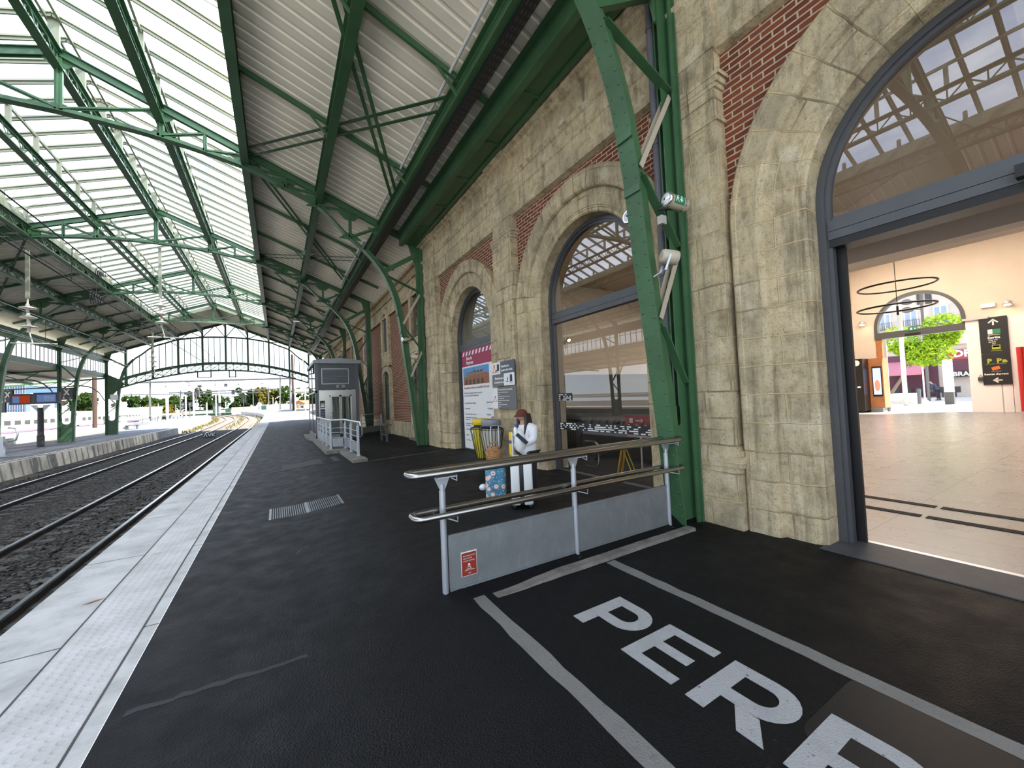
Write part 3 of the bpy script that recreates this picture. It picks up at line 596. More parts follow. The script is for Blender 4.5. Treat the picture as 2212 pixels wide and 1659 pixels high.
    mb = MB(); mb.prism([V((X(9.55), yc-.02, zc(9.55)-.08)), V((X(10.05), yc-.02, zc(10.05)-.08)), V((X(10.05), yc-.02, 7.2)), V((X(9.85), yc-.02, 7.25))], (0,.04,0)); mb.build('gusset_plate', M['green'], t)
    if rivets:
        mb = MB(); k = 0; z = z0+.12
        while z < 6.6:
            u = inn_at(z)
            for s_ in (-1, 1):
                zz = z+(.085 if s_ > 0 else 0)
                mb.ball((X(inn_at(zz)-.001), yc+s_*.085, zz), .016, 8, (.7,1,1), 4)
            z += .17
        for z in frange(z0+.15, 7.8, .2): mb.ball((X(10.02), yc-.142, z), .013, 7, (1,.7,1), 4)
        for z in (1.22, 1.1, .98, .86):
            for u in frange(inn_at(z)+.12, 9.9, .10): mb.ball((X(u), yc-.042, z), .014, 7, (1,.7,1), 4)
        for zi, zo in zip(NODE_I, NODE_O):
            for f in (.1, .25, .5, .75, .9):
                a = V((X(inn_at(zi)+.16), yc-.073, zi)); b = V((X(9.98), yc-.073, zo)); mb.ball(a.lerp(b, f), .013, 7, (1,.7,1), 4)
        mb.build('rivets', M['green'], t, kind='stuff')
        mb = MB()
        for z in (4.62, 5.32): mb.box(*sorted((X(inn_at(z)-.012), X(inn_at(z)+.004))), yc-hw, yc+hw, z-.10, z+.0)
        mb.build('splice_plate', M['green'], t)
    return t
CLAB = ('tall riveted green steel column at the end of the tubular guard rail', 'green steel column standing against the end of the arched stone wall',
        'green steel column with a thick downpipe beside the lift tower', 'green steel column behind the lift tower, second from the glazed gable', 'green steel column behind the lift tower, next to the glazed gable', 'green steel column carrying the gable on the station side')
for i, y in enumerate(YT): column(1, y, 0 if i == 0 else gz(4.9, y), CLAB[i], i < 2, group='riveted columns along the station wall')
LLAB = {3: 'green steel column at the left edge with a pale sunlit inner flange', 4: 'green steel column carrying a black platform sign, behind the twin screens', 5: 'green steel column with a small white box, carrying the glazed gable'}
for i in (1, 2, 3, 4, 5):
    column(-1, YT[i], ZL, LLAB.get(i, 'green steel column on the far platform, nearer than the screens'), group='riveted columns on the far platform', slot=1.5)
# ---- trusses
def truss(yc, label):
    t = thing('roof_truss', label, 'truss', (AX, yc, 10), 'arched roof trusses')
    mb = MB()
    for s in (-1, 1):
        for dy in (-.07, .03): mb.bar((AX, yc+dy+.02, ZR-.06), (AX+s*10.0, yc+dy+.02, zc(10.0)-.06), .04, .22)
        mb.bar((AX, yc, ZR+.03), (AX+s*10.0, yc, zc(10.0)+.03), .24, .025)
    mb.build('top_chord', M['green'], t)
    mb = MB(); B = catmull(BOT, 4)
    for s in (-1, 1):
        P = [V((AX+s*u, yc, z)) for u, z in B]
        mb.strip([p+V((0,-.12,-.012)) for p in P], [p+V((0,-.12,.012)) for p in P], (0,.24,0))
        for dy in (-.05, .035): mb.strip([p+V((0,dy,0)) for p in P], [p+V((0,dy,.13)) for p in P], (0,.015,0))
    mb.build('bottom_chord', M['green'], t)
    def bz(u):
        for (a, za), (b, zb) in zip(B, B[1:]):
            if b <= u <= a: return za+(zb-za)*(u-a)/(b-a)
        return B[-1][1]
    for s in (-1, 1):
        for u in ((0, 2.13, 3.2, 4.25, 5.4, 6.4, 7.45) if s > 0 else (2.13, 3.2, 4.25, 5.4, 6.4, 7.45)):
            mb = MB(); h = .10 if abs(u-int(u)) > .2 and u in (3.2, 5.4, 7.45) else .16
            mb.box(AX+s*u-h/2, AX+s*u+h/2, yc-.05, yc+.05, bz(u), zc(u)-.1); mb.box(AX+s*u-.012, AX+s*u+.012, yc-.11, yc+.11, bz(u), zc(u)-.1); mb.build('post', M['green'], t)
        for a, b in ((0, 2.13), (2.13, 3.2), (3.2, 4.25), (4.25, 5.4), (5.4, 6.4), (6.4, 7.45), (7.45, 8.5)):
            mb = MB(); mb.bar((AX+s*a, yc-.02, bz(a)+.08), (AX+s*b, yc-.02, zc(b)-.16), .10, .035); mb.bar((AX+s*a, yc-.02, bz(a)+.08), (AX+s*b, yc-.02, zc(b)-.16), .025, .11); mb.build('diagonal', M['green'], t)
    for s in (-1, 1):
        for u in (0, 2.13, 4.25, 5.4, 6.4, 7.45, 8.5):
            x = AX+s*u; z1 = zc(u)-.1; g = .42
            if u or s > 0:
                mb = MB(); mb.prism([V((x-g, yc-.012, z1-.12)), V((x+g, yc-.012, z1-.12)), V((x+.16, yc-.012, z1-.38)), V((x-.16, yc-.012, z1-.38))], (0,.024,0)); mb.build('gusset_plate', M['green'], t)
                if u < 8: z2 = bz(u); mb = MB(); mb.prism([V((x-.40, yc-.012, z2)), V((x-.14, yc-.012, z2+.24)), V((x+.14, yc-.012, z2+.24)), V((x+.40, yc-.012, z2))], (0,.024,0)); mb.build('gusset_plate', M['green'], t)
    return t
TL = ('arched roof truss crossing the top left corner and meeting the end of the arched wall', 'second roof truss from the top left corner, crossing above the lift tower', 'third roof truss from the top left corner, behind the lift tower', 'last open roof truss, just before the glazed gable')
t1 = truss(YT[1], TL[0])
for i in (2, 3, 4): dup(t1, (0, YT[i]-YT[1], 0), TL[i-1])
dup(t1, (0, YT[0]-YT[1], 0), 'arched roof truss directly over the guard rail, carried by the riveted column'); 
# ---- lattice purlins
def purlin(u, label, plate=False):
    x = AX+u; z = zc(u)-.02; y0, y1 = -4, 56
    t = thing('lattice_girder', label, 'girder', (x, 20, z-.55), 'lattice girders running along the roof')
    h = .50 if not plate else .42
    mb = MB(); mb.box(x-.11, x+.11, y0, y1, z-.06, z-.035); mb.box(x-.02, x+.02, y0, y1, z-.14, z-.06); mb.build('top_chord', M['green'], t)
    mb = MB(); mb.box(x-.11, x+.11, y0, y1, z-h-.05, z-h-.03); mb.box(x-.05, x-.03, y0, y1, z-h-.03, z-h+.06); mb.box(x+.03, x+.05, y0, y1, z-h-.03, z-h+.06); mb.build('bottom_chord', M['green'], t)
    mb = MB(); n = int((y1-y0)/.42); s = (y1-y0)/n
    if plate: mb.box(x-.012, x+.012, y0, y1, z-h, z-.06)
    else:
        for i in range(n):
            a, b = (z-h, z-.1) if i % 2 else (z-.1, z-h); mb.bar((x+.02*(-1)**i, y0+i*s, a), (x+.02*(-1)**i, y0+(i+1)*s, b), .045, .014, (1,0,0))
            if i % 2: mb.bar((x, y0+i*s, z-h), (x, y0+i*s, z-.1), .04, .014, (1,0,0))
    mb.build('lacing' if not plate else 'web_plate', M['green'], t)
for u, lb, pl in ((0, 'ridge lattice girder under the peak of the glass roof', 0), (-2.13, 'lattice girder left of the ridge, under the left glass slope', 0), (2.13, 'dark lattice girder right of the ridge, under the right glass slope', 0),
                  (-4.25, 'lattice girder along the lower edge of the left glass slope', 0), (4.25, 'green plate girder along the edge between glass roof and ribbed white soffit', 1), (6.4, 'green plate girder across the middle of the ribbed white soffit', 1), (8.5, 'green girder beside the black cable tray', 1),
                  (-6.4, 'lattice girder midway along the left ribbed soffit', 0), (-8.5, 'lattice girder low along the left ribbed soffit', 0)): purlin(u, lb, pl)
# ---- glass roof lantern
GZ = .78; GY0, GY1 = -4.0, 47.6
def gzr(u): return ZR+GZ-SL*abs(u)
mb = MB()
for s in (-1, 1):
    for y0 in frange(GY0, GY1, 6)[:-1]: mb.face([V((AX, y0, gzr(0))), V((AX, y0+6.07, gzr(0))), V((AX+s*4.75, y0+6.07, gzr(4.75))), V((AX+s*4.75, y0, gzr(4.75)))])
gl = struct(mb, 'ceiling_glazing', M['poly'])
mb = MB()
for y in frange(GY0, GY1, .86):
    for s in (-1, 1):
        mb.bar((AX, y, gzr(0)-.04), (AX+s*4.8, y, gzr(4.8)-.04), .13, .05); mb.bar((AX, y, gzr(0)-.10), (AX+s*4.8, y, gzr(4.8)-.10), .05, .09)
mb.build('glazing_bars', M['bar'], gl)
mb = MB()
for u in (0, 2.13, -2.13, 4.6, -4.6):
    for d in ((-.13, .13) if u == 0 else (0,)): mb.box(AX+u+d-.03, AX+u+d+.03, GY0, GY1, gzr(u)-.20, gzr(u)-.10)
mb.build('glazing_purlins', M['bar'], gl)
mb = MB()
for u in (0, 2.13, -2.13, 4.25, -4.25):
    for y in frange(GY0+.4, GY1-.4, 1.72):
        w = .11 if u == 0 else .06
        mb.box(AX+u-w, AX+u+w, y-.05, y+.05, zc(u)-.05, gzr(u)-.12)
mb.build('lantern_posts', M['bar'], gl, kind='stuff')
mb = MB()
for y in frange(3, 45, 6.9):
    for s in (-1, 1): mb.bar((AX+s*4.25, y, zc(4.25)), (AX+s*3.6, y+.9, gzr(3.6)-.1), .05, .02)
mb.build('lantern_braces', M['bar'], gl)
# ---- ribbed soffit
def ribbed(u0, u1, y0, y1, sgn, dz=.06):
    mb = MB(); P = .34; n = int((y1-y0)/P); rows = []
    for i in range(n+1):
        y = y0+i*P
        for a, d in ((0, 0), (.22, 0), (.235, .045), (.325, .045)): rows.append((y+a, d))
    R = [[V((AX+sgn*u, y, zc(u)+dz+d)) for u in (u0, (u0+u1)/2, u1)] for y, d in rows]
    mb.grid(R, smooth=False)
    mb.face([V((AX+sgn*u0, y0, zc(u0)+dz+.12)), V((AX+sgn*u0, y1, zc(u0)+dz+.12)), V((AX+sgn*u1, y1, zc(u1)+dz+.12)), V((AX+sgn*u1, y0, zc(u1)+dz+.12))])
    return mb
struct(ribbed(4.25, 10.6, -4, 57, 1), 'ceiling', M['soffit']); struct(ribbed(4.25, 10.5, -4, 57, -1), 'ceiling.001', M['soffit'])
for s, k in ((1, 2), (-1, 3)): struct(ribbed(0, 4.25, 47.7, 57, s), 'ceiling.%03d' % k, M['soffit'])
# fascia along the inner soffit edge, secondary rafters and wind braces
for s, nm, col in ((1, 'right', 'green'), (-1, 'left', 'bar')):
    mb = MB(); mb.box(AX+s*4.25-.03, AX+s*4.25+.03, -4, 47.6, zc(4.25)-.1, zc(4.25)+.30); mb.build('roof_fascia', M[col], label='upright %s strip closing the ribbed soffit along the %s glass edge' % ('green' if s > 0 else 'cream', nm), cat='fascia')
mb = MB(); mb.box(AX-4.3, AX+4.3, 47.55, 47.66, zc(4.3), zc(4.3)+.2)
for s in (-1, 1): mb.bar((AX, 47.65, ZR+.05), (AX+s*4.3, 47.65, zc(4.3)+.05), .08, .3)
mb.build('roof_fascia', M['bar'], label='gabled cream fascia where the glass roof ends before the arched gable', cat='fascia')
raf = None
for i in range(5):
    y0 = YT[i]; b = YT[i+1]-y0
    for f in (1/3., 2/3.):
        y = y0+b*f
        for s in (1, -1):
            mb = MB(); mb.bar((AX+s*4.3, y, zc(4.3)-.04), (AX+s*9.9, y, zc(9.9)-.04), .07, .13); mb.bar((AX+s*5.9, y, zc(5.9)-.1), (AX+s*6.35, y, zc(6.4)-.42), .05, .05); mb.bar((AX+s*8.0, y, zc(8.0)-.1), (AX+s*8.45, y, zc(8.5)-.42), .05, .05)
            mb.build('secondary_rafter', M['green'], label='slim dark rafter under the ribbed soffit on the %s side' % ('station' if s > 0 else 'far platform'), cat='rafter', group='slim rafters on the %s side' % ('station' if s > 0 else 'far platform'))
    for s in (1, -1):
        for ya, yb in ((y0+b*.99, y0+b*.42), (y0+b*.04, y0+b*.80)):
            mb = MB()
            for d in (0, .5) if (s > 0 and i < 2) else (0,): mb.bar((AX+s*4.4, ya-d, zc(4.4)-.13), (AX+s*8.4, yb-d, zc(8.4)-.13), .09, .02)
            mb.build('wind_brace', M['green'], label='flat green diagonal brace under the ribbed soffit on the %s side' % ('station' if s > 0 else 'far platform'), cat='brace', group='diagonal braces on the %s side' % ('station' if s > 0 else 'far platform'))
# dark box gutter over the arched wall
t = thing('box_gutter', 'dark green box gutter running along the top of the arched wall', 'gutter', (4.7, 6, 8.0))
mb = MB(); mb.box(4.22, 4.26, -4, 15.2, 7.98, 8.5); mb.box(4.20, 4.36, -4, 15.2, 7.96, 8.0); mb.box(4.12, 4.24, -4, 15.2, 8.38, 8.42); mb.build('fascia', M['green'], t)
mb = MB(); mb.box(4.26, 4.96, -4, 15.2, 8.10, 8.14); mb.build('soffit_panel', M['green'], t)
mb = MB()
for y in frange(-4, 15.2, 1.75): mb.bar((4.26, y, 8.085), (4.92, y, 8.085), .03, .04)
mb.build('seams', M['green'], t)
mb = MB(); mb.box(4.82, 4.93, -4, 15.2, 8.05, 8.10); mb.build('wall_angle', M['green'], t)
# cable tray and pipes below the outer girder
t = thing('cable_tray', 'black perforated cable tray running along under the soffit', 'cable tray', (3.6, 20, 8.1))
mb = MB(); x = AX+8.62; z = zc(8.62)-.52; mb.box(x-.09, x+.13, -4, 55, z-.02, z); mb.box(x-.09, x-.08, -4, 55, z, z+.09); mb.box(x+.12, x+.13, -4, 55, z, z+.09); mb.build('tray', M['black'], t)
mb = MB()
for k in range(6): mb.tube([(x-.06+.03*k, y, z+.03+.02*sin(y*1.7+k*2)) for y in frange(-4, 55, 1.2)], .012, 5)
mb.build('cables', M['cable'], t)
mb = MB()
for y in frange(-4, 15, .16):
    for k in range(3): mb.box(x-.065+.07*k, x-.03+.07*k, y, y+.08, z-.023, z-.0195)
mb.build('perforations', M['dark'], t)
mb = MB(); mb.tube([(AX+8.28, y, zc(8.28)-.06) for y in (-4, 14.8)], .035, 8); mb.build('pipe', M['white'], label='white pipe fixed above the black cable tray', cat='pipe')
for k, (a, b) in enumerate(((17, 24), (27, 34), (37, 44))):
    mb = MB(); mb.box(AX+8.22, AX+8.34, a, b, zc(8.28)-.2, zc(8.28)-.08); mb.build('strip_light', M['white'], label='long white batten light beside the black cable tray, %s along the soffit' % ('nearest' , 'midway', 'farthest')[k], cat='light', group='white batten lights along the station soffit')
for u, g in ((-4.62, 'left glass edge'), (-6.6, 'left soffit'), (-8.7, 'left lower soffit')):
    for k, y in enumerate((16.5, 27, 37)):
        mb = MB(); mb.box(AX+u-.08, AX+u+.08, y, y+7.6, zc(u)-.16, zc(u)-.06); mb.build('strip_light', M['white'], label='long white batten light along the %s, %s of three' % (g, ('nearest', 'middle', 'farthest')[k]), cat='light', group='white batten lights on the %s' % g)
for px, py, lb in ((665, 548, 'round grey pendant lamp under the middle soffit girder, the nearer one'), (640, 694, 'round grey pendant lamp under the middle soffit girder, the farther one')):
    p = onX(px, py, AX+6.4); t = thing('pendant_lamp', lb, 'lamp', p, 'round lamps under the soffit')
    mb = MB(); mb.lathe([(.02,.10),(.20,.09),(.27,.05),(.28,.0)], p, 20); mb.build('lamp_shade', M['galv'], t)
    mb = MB(); mb.lathe([(.23,-.004),(.25,.004)], p, 20); mb.build('lamp_lens', M['lens'], t)
    mb = MB(); mb.tube([p+V((0,0,.09)), p+V((0,0,.3))], .02, 6); mb.build('hanger', M['dark'], t)
# ---- clerestory and lean-to canopy on the far side
mb = MB(); mb.box(-15.13, -15.12, -4, 56, 6.12, 7.22); struct(mb, 'window_20', mk_glass('frosted', (.92,.95,.97), .3, .2))
w = bpy.data.objects['window_20']
mb = MB()
for y in frange(-4, 56, .62): mb.box(-15.115, -15.09, y-.035, y+.035, 6.1, 7.25)
mb.build('window_mullions', M['dark'], w)
mb = MB(); mb.box(-15.2, -15.06, -4, 56, 5.72, 6.12); mb.box(-15.25, -15.0, -4, 56, 5.70, 5.74); mb.box(-15.2, -15.08, -4, 56, 7.2, 7.95); struct(mb, 'trim_16', M['green'])
mb = MB()
for i in range(160):
    y = -2+i*.36
    mb.face([V((-15.2, y, 5.74)), V((-15.2, y+.3, 5.74)), V((-22.5, y+.3, 5.0)), V((-22.5, y, 5.0))]); mb.face([V((-15.2, y+.3, 5.78)), V((-15.2, y+.36, 5.78)), V((-22.5, y+.36, 5.04)), V((-22.5, y+.3, 5.04))])
mb.face([V((-15.2,-2,5.86)), V((-15.2,55.6,5.86)), V((-22.5,55.6,5.1)), V((-22.5,-2,5.1))])
struct(mb, 'ceiling.004', M['soffit'])
mb = MB()
for x in (-17.5, -20, -22.4): mb.box(x-.05, x+.05, -2, 55.6, 5.74-(-15.2-x)*.101-.2, 5.74-(-15.2-x)*.101-.02)
mb.build('canopy_purlin', M['green'], label='dark purlins under the low canopy beyond the far columns', cat='purlin')
for i in (2, 3, 4, 5):
    y = YT[i]; t = thing('canopy_bracket', 'curved green bracket under the low canopy, %s' % ('behind the nearest far-platform column', 'behind the pale column at the left edge', 'behind the column with the black sign', 'at the gable column with the white box')[i-2], 'bracket', (-15.1, y, 3.2), 'curved brackets under the low canopy')
    P = [V((-15.15, y, 3.3))]+[V((-15.3-1.6+1.6*cos(a), y, 3.3+1.55*sin(a))) for a in (.5, .9, 1.2, 1.57)]+[V((-18.5, y, 4.72)), V((-22.3, y, 4.55))]
    mb = MB(); mb.strip([p+V((0,-.06,0)) for p in P], [p+V((0,-.06,.12)) for p in P], (0,.12,0)); mb.build('lower_chord', M['green'], t)
    for x0, x1 in ((-17.0, -16.0), (-17.0, -18.2), (-19.5, -18.2), (-19.5, -20.6)):
        mb = MB(); mb.bar((x0, y, 4.8), (x1, y, 5.74-(-15.2-x1)*.101-.1), .06, .06); mb.build('strut', M['green'], t)
    mb = MB(); mb.bar((-15.1, y, 5.62), (-22.4, y, 4.9), .1, .16); mb.build('rafter', M['green'], t)
# ---- glazed gable screen
t = thing('gable_screen', 'arched glazed gable with lattice arch closing the far end of the shed', 'gable screen', (AX, 55.9, 4))
y = 55.9; B = catmull(BOT, 4); INC = INC_R
def la(u, base): return base-.0225*u*u
def bzz(u):
    u = abs(u)
    for (a, za), (b, zb) in zip(B, B[1:]):
        if b <= u <= a: return za+(zb-za)*(u-a)/(b-a)
    return inn_z(u)
def inn_z(u):
    for (a, ua), (b, ub) in zip(INC, INC[1:]):
        if ub <= u <= ua: return a+(b-a)*(u-ua)/(ub-ua)
    return 5
U = [i*.5 for i in range(-19, 20)]
mb = MB()
for s in (-1, 1): mb.bar((AX, y, ZR-.06), (AX+s*10.1, y, zc(10.1)-.06), .2, .26)
mb.build('top_chord', M['green'], t)
mb = MB()
for s in (-1, 1):
    P = [V((AX+s*u, y-.1, z)) for u, z in B]; mb.strip([p-V((0,0,.06)) for p in P], [p+V((0,0,.10)) for p in P], (0,.2,0))
mb.build('upper_arch', M['green'], t)
for nm, bs, h in (('lattice_top_chord', 7.25, .15), ('lattice_bottom_chord', 6.42, .08)):
    mb = MB(); P = [V((AX+u, y-.12, la(u, bs))) for u in U]; mb.strip([p-V((0,0,h)) for p in P], [p+V((0,0,h)) for p in P], (0,.24,0)); mb.build(nm, M['green'], t)
mb = MB()
for a in [i*.7-9.1 for i in range(26)]:
    b = a+.7
    mb.bar((AX+a, y, la(a, 6.5)), (AX+b, y, la(b, 7.1)), .05, .075, (0,1,0)); mb.bar((AX+a, y, la(a, 7.1)), (AX+b, y, la(b, 6.5)), .05, .075, (0,1,0)); mb.bar((AX+a, y, la(a, 6.45)), (AX+a, y, la(a, 7.2)), .05, .06, (0,1,0))
mb.build('lattice', M['green'], t)
for k, a in enumerate([i*2.13 for i in range(-4, 5)]):
    mb = MB(); mb.box(AX+a-.09, AX+a+.09, y-.14, y+.14, la(a, 6.45), zc(a)-.1); mb.build('main_mullion', M['green'], t)
mb = MB()
for a in [i*.5325 for i in range(-17, 18)]:
    if i % 4 != 9: mb.box(AX+a-.03, AX+a+.03, y-.03, y+.03, la(a, 7.2), min(bzz(a), zc(a)-.1))
mb.build('glazing_bars', M['green'], t)
for s in (-1, 1):
    for a, b in ((0, .9), (2.13, 1.1), (2.13, 3.1), (4.25, 3.3), (4.25, 5.2)):
        mb = MB(); mb.bar((AX+s*a, y, bzz(a)), (AX+s*b, y, zc(b)-.15), .08, .08); mb.build('diagonal', M['green'], t)
mb = MB(); A = [V((AX+u, y+.04, la(u, 7.2))) for u in U if abs(u) < 8.6]; Bq = [V((AX+u, y+.04, min(bzz(u), zc(u)-.1))) for u in U if abs(u) < 8.6]
mb.strip(A, Bq, (0,.01,0)); mb.build('pane', M['glass_clear'], t)
mb = MB()
for s in (-1, 1): mb.prism([V((AX+s*9.3, y-.08, 4.2)), V((AX+s*9.9, y-.08, 3.4)), V((AX+s*9.9, y-.08, 6.0)), V((AX+s*9.0, y-.08, 5.5)), V((AX+s*8.6, y-.08, 5.0))], (0,.16,0))
mb.build('knee_plate', M['green'], t)
for k, (xa, xb) in enumerate(((-7.6, -6.4), (-4.7, -4.1))):
    mb = MB(); mb.box(xa-.05, xa+.05, y-.1, y, 5.6, 6.4); mb.box(xb-.05, xb+.05, y-.1, y, 5.6, 6.4); mb.box(xa, xb, y-.1, y, 5.62, 5.70); mb.build('wire_bracket', M['dark'], t)
# ================================================================ FOREGROUND: GUARD RAIL, PAINT, KERB
def ptd(x, y, d): return CAM + ray(x, y)*d       # point on a pixel's ray at a chosen depth
PX = (1.32, 2.91, 4.53); PY = 3.58
t = thing('guard_rail', 'tubular metal guard rail with two looped handrails and steel panels', 'guard rail', (2.9, PY, 0))
def loop(x0, x1, y0, y1, z, r):
    c = .07; mb = MB(); P = []
    for cx, cy, a0 in ((x1-c, y1-c, 0), (x0+c, y1-c, 90), (x0+c, y0+c, 180), (x1-c, y0+c, 270)):
        for i in range(5):
            a = radians(a0+i*22.5); P.append((cx+c*cos(a), cy+c*sin(a), z))
    return mb.tube(P, r, 10, closed=True)
loop(1.0, 4.73, 3.45, 3.67, 1.185, .031).build('handrail', M['stainless'], t); loop(1.03, 4.75, 3.45, 3.67, .80, .029).build('handrail', M['stainless'], t)
for x in PX:
    mb = MB(); mb.tube([(x, PY, -.02), (x, PY, 1.0)], .03, 12); mb.tube([(x, PY, 1.0), (x, PY, 1.06)], .024, 10); mb.lathe([(.055,0),(.055,.012)], (x, PY, .0), 14); po = mb.build('post', M['galv_post'], t)
    mb = MB(); mb.prism([V((x-.012, PY-.012, .98)), V((x+.012, PY-.012, .98)), V((x+.085, PY-.012, 1.14)), V((x-.085, PY-.012, 1.15))], (0, .014, 0)); mb.box(x-.09, x+.09, 3.44, 3.68, 1.14, 1.15); mb.tube([(x+.05, 3.46, 1.13), (x+.10, 3.45, 1.10), (x+.10, 3.45, 1.16)], .007, 6); mb.build('bracket', M['galv_post'], po)
    mb = MB(); mb.tube([(x+.03, PY-.02, .74), (x+.10, 3.46, .72), (x+.10, 3.46, .77)], .007, 6); mb.tube([(x-.03, PY+.02, .74), (x-.05, 3.67, .72), (x-.05, 3.67, .77)], .007, 6); mb.build('rail_hook', M['galv_post'], po)
for x0, x1 in ((1.36, 2.875), (2.945, 4.49)):
    mb = MB(); mb.box(x0, x1, PY-.006, PY+.006, .055, .575); mb.box(x0, x1, PY-.018, PY+.010, .555, .575); mb.box(x0, x1, PY-.018, PY+.010, .05, .07); mb.build('infill_panel', M['galv'], t)
def board(mb, o, R, U, w, h, th=.012):           # thin board with its lower left corner at o
    o = V(o); R = V(R); U = V(U); n = R.cross(U); mb.prism([o, o+R*w, o+R*w+U*h, o+U*h], -n*th); return mb
R0 = V((1, 0, 0)); U0 = V((0, 0, 1))
a = onY(1000, 1247, PY-.012); w = .165; h = .232
o = V((a.x-.012, PY-.012, a.z)); t = thing('notice', 'small rust red notice with a white cone drawing on the steel panel', 'notice', o)
mb = MB(); board(mb, o, R0, U0, w, h, .004); mb.build('notice_border', M['signwhite'], t)
mb = MB(); board(mb, o+V((.005,-.002,.005)), R0, U0, w-.01, h-.016, .003); mb.build('notice_sheet', M['redsign'], t)
mb = MB(); q = o+V((0,-.0035,0))
for s_, z in (("MERCI DE NE PAS VOUS ASSEOIR ICI", .187), ("PLEASE DON'T SEAT HERE", .163), ("POR FAVOR NO TE SIENTES AQUI", .139)): mb.text(s_, .0135, q+V((.02,0,z)), R0, U0, .0002, sx=.58)
mb.text("SNCF", .012, q+V((w/2,0,.022)), R0, U0, .0003, 'CENTER')
def ln(*P):
    for a_, b_ in zip(P, P[1:]): mb.bar(q+V((a_[0], -.0005, a_[1])), q+V((b_[0], -.0005, b_[1])), .0022, .0022, (0,1,0))
ln((.03,.055),(.135,.055)); ln((.05,.055),(.05,.066),(.108,.066),(.108,.055)); ln((.062,.066),(.074,.118),(.086,.118),(.097,.066)); ln((.066,.085),(.093,.085)); board(mb, q+V((.070,0,.097)), R0, U0, .019, .018, .001)
mb.build('lettering', M['signwhite'], t)
mb = MB(); n = 30; rows = []
for i in range(n+1):
    x = 1.72+2.95*i/n; j = .005*RND.uniform(-1, 1); hh = .04*sstep(1.7, 2.6, x); rows.append([V((x, 3.285+j, -.01)), V((x, 3.295+j, hh)), V((x, 3.405+j, hh)), V((x, 3.43+j, -.01))])
mb.grid(rows, smooth=False); mb.build('kerb_strip', M['kerb'], label='worn concrete kerb strip at the foot of the guard rail', cat='kerb')
def stripe(x0, x1, ya, yb, nm, lb):
    mb = MB(); L = []
    for i in range(41):
        y = ya+(yb-ya)*i/40; j = RND.uniform(-.008, .008); k = RND.uniform(-.008, .008); L.append([V((x1+k, y, .003)), V((x0+j, y, .003))])
    mb.grid(L[::-1] if yb < ya else L, smooth=False); mb.grid([[L[i][1]-V((0,0,.02)), L[i][1]] for i in range(41)], smooth=False); mb.build(nm, M['line_paint'], label=lb, cat='painted line')
stripe(3.05, 3.17, 3.26, -3.5, 'painted_line', 'worn pale painted line on the asphalt, on the doorway side of the lettering')
stripe(1.52, 1.64, 3.42, -3.5, 'painted_line', 'worn pale painted line on the asphalt, on the track side of the lettering')
mb = MB()
n = 28; pts = []
for cx, cy, a0 in ((2.98, .98, 0), (2.46, .98, 90), (2.46, .30, 180), (2.98, .30, 270)):
    for i in range(7): a_ = radians(a0+15*i); pts.append(V((cx+.14*cos(a_), cy+.14*sin(a_), .0015)))
mb.prism(pts, (0,0,-.02)); mb.build('manhole_cover', M['plate'], label='dark chequered steel cover set in the asphalt under a painted letter', cat='manhole cover')
def glyph(ch, y0, label):
    mb = MB(); z = .005; S = lambda a, b: V((2.09+b, y0-a, z))
    def poly(*P): mb.prism([S(*p) for p in P], (0,0,-.004))
    if ch == 'E':
        poly((0,0),(.11,0),(.11,.54),(0,.54))
        for b0, b1, L in ((0,.085,.42),(.225,.315,.37),(.455,.54,.42)): poly((.11,b0),(L,b0),(L,b1),(.11,b1))
    else:
        poly((0,0),(.12,0),(.12,.54),(0,.54))
        O = [(.12,.54),(.26,.54)]+[(.275+.185*cos(radians(t_)), .355+.185*sin(radians(t_))) for t_ in range(75, -91, -15)]+[(.12,.17)]
        I = [(.12,.44),(.26,.44)]+[(.265+.085*cos(radians(t_)), .355+.085*sin(radians(t_))) for t_ in range(75, -91, -15)]+[(.12,.27)]
        mb.strip([S(*p) for p in O], [S(*p) for p in I], (0,0,-.004))
        if ch == 'R': poly((.205,.169),(.31,.0),(.45,.0),(.345,.169))
    mb.build('painted_letter', M['white_paint'], label=label, cat='painted letter', group='white lettering painted on the asphalt')
glyph('P', 2.66, 'white painted letter P nearest the guard rail'); glyph('E', 2.13, 'white painted letter E on the asphalt')
glyph('R', 1.61, 'white painted letter R on the asphalt'); glyph('P', 1.07, 'white painted letter P over the chequered cover')
def drain(x0, x1, y0, y1, lb, bars=True):
    t = thing('drain_grate', lb, 'drain', ((x0+x1)/2, (y0+y1)/2, gz(x0, y0)))
    def zz(x, y): return gz(x, y)
    mb = MB()
    for xa, xb in ((x0, x0+.03), ((x0+x1)/2-.03, (x0+x1)/2+.03), (x1-.03, x1)): mb.face([V((xa,y0,zz(xa,y0)+.006)), V((xb,y0,zz(xb,y0)+.006)), V((xb,y1,zz(xb,y1)+.006)), V((xa,y1,zz(xa,y1)+.006))])
    mb.build('grate_frame', M['galv'], t)
    mb = MB(); N = int((x1-x0)/.033)
    for i in range(N):
        x = x0+.03+i*.033; mb.bar((x, y0+.02, zz(x, y0)+.004), (x, y1-.02, zz(x, y1)+.004), .012, .006)
    mb.build('grate_bars', M['galv'], t)
drain(-.16, 1.0, 7.72, 8.55, 'long slotted drain grate in the asphalt beyond the guard rail')
mb = MB(); mb.grid([[V((x, y, gz(x, y)+.005)) for x in (.08, .5, 1.0, 1.64)] for y in (13.4, 14.0, 14.6)]); mb.build('asphalt_patch', M['patch'], label='grey rectangular patch in the asphalt before the lift railing', cat='patch')
mb = MB(); mb.bar((2.2, 12.52, gz(2.2, 12.5)+.001), (4.95, 13.0, gz(4.9, 13)+.001), .025, .006); mb.build('joint_line', M['kerb'], label='thin pale joint line crossing the asphalt to the wall', cat='joint')
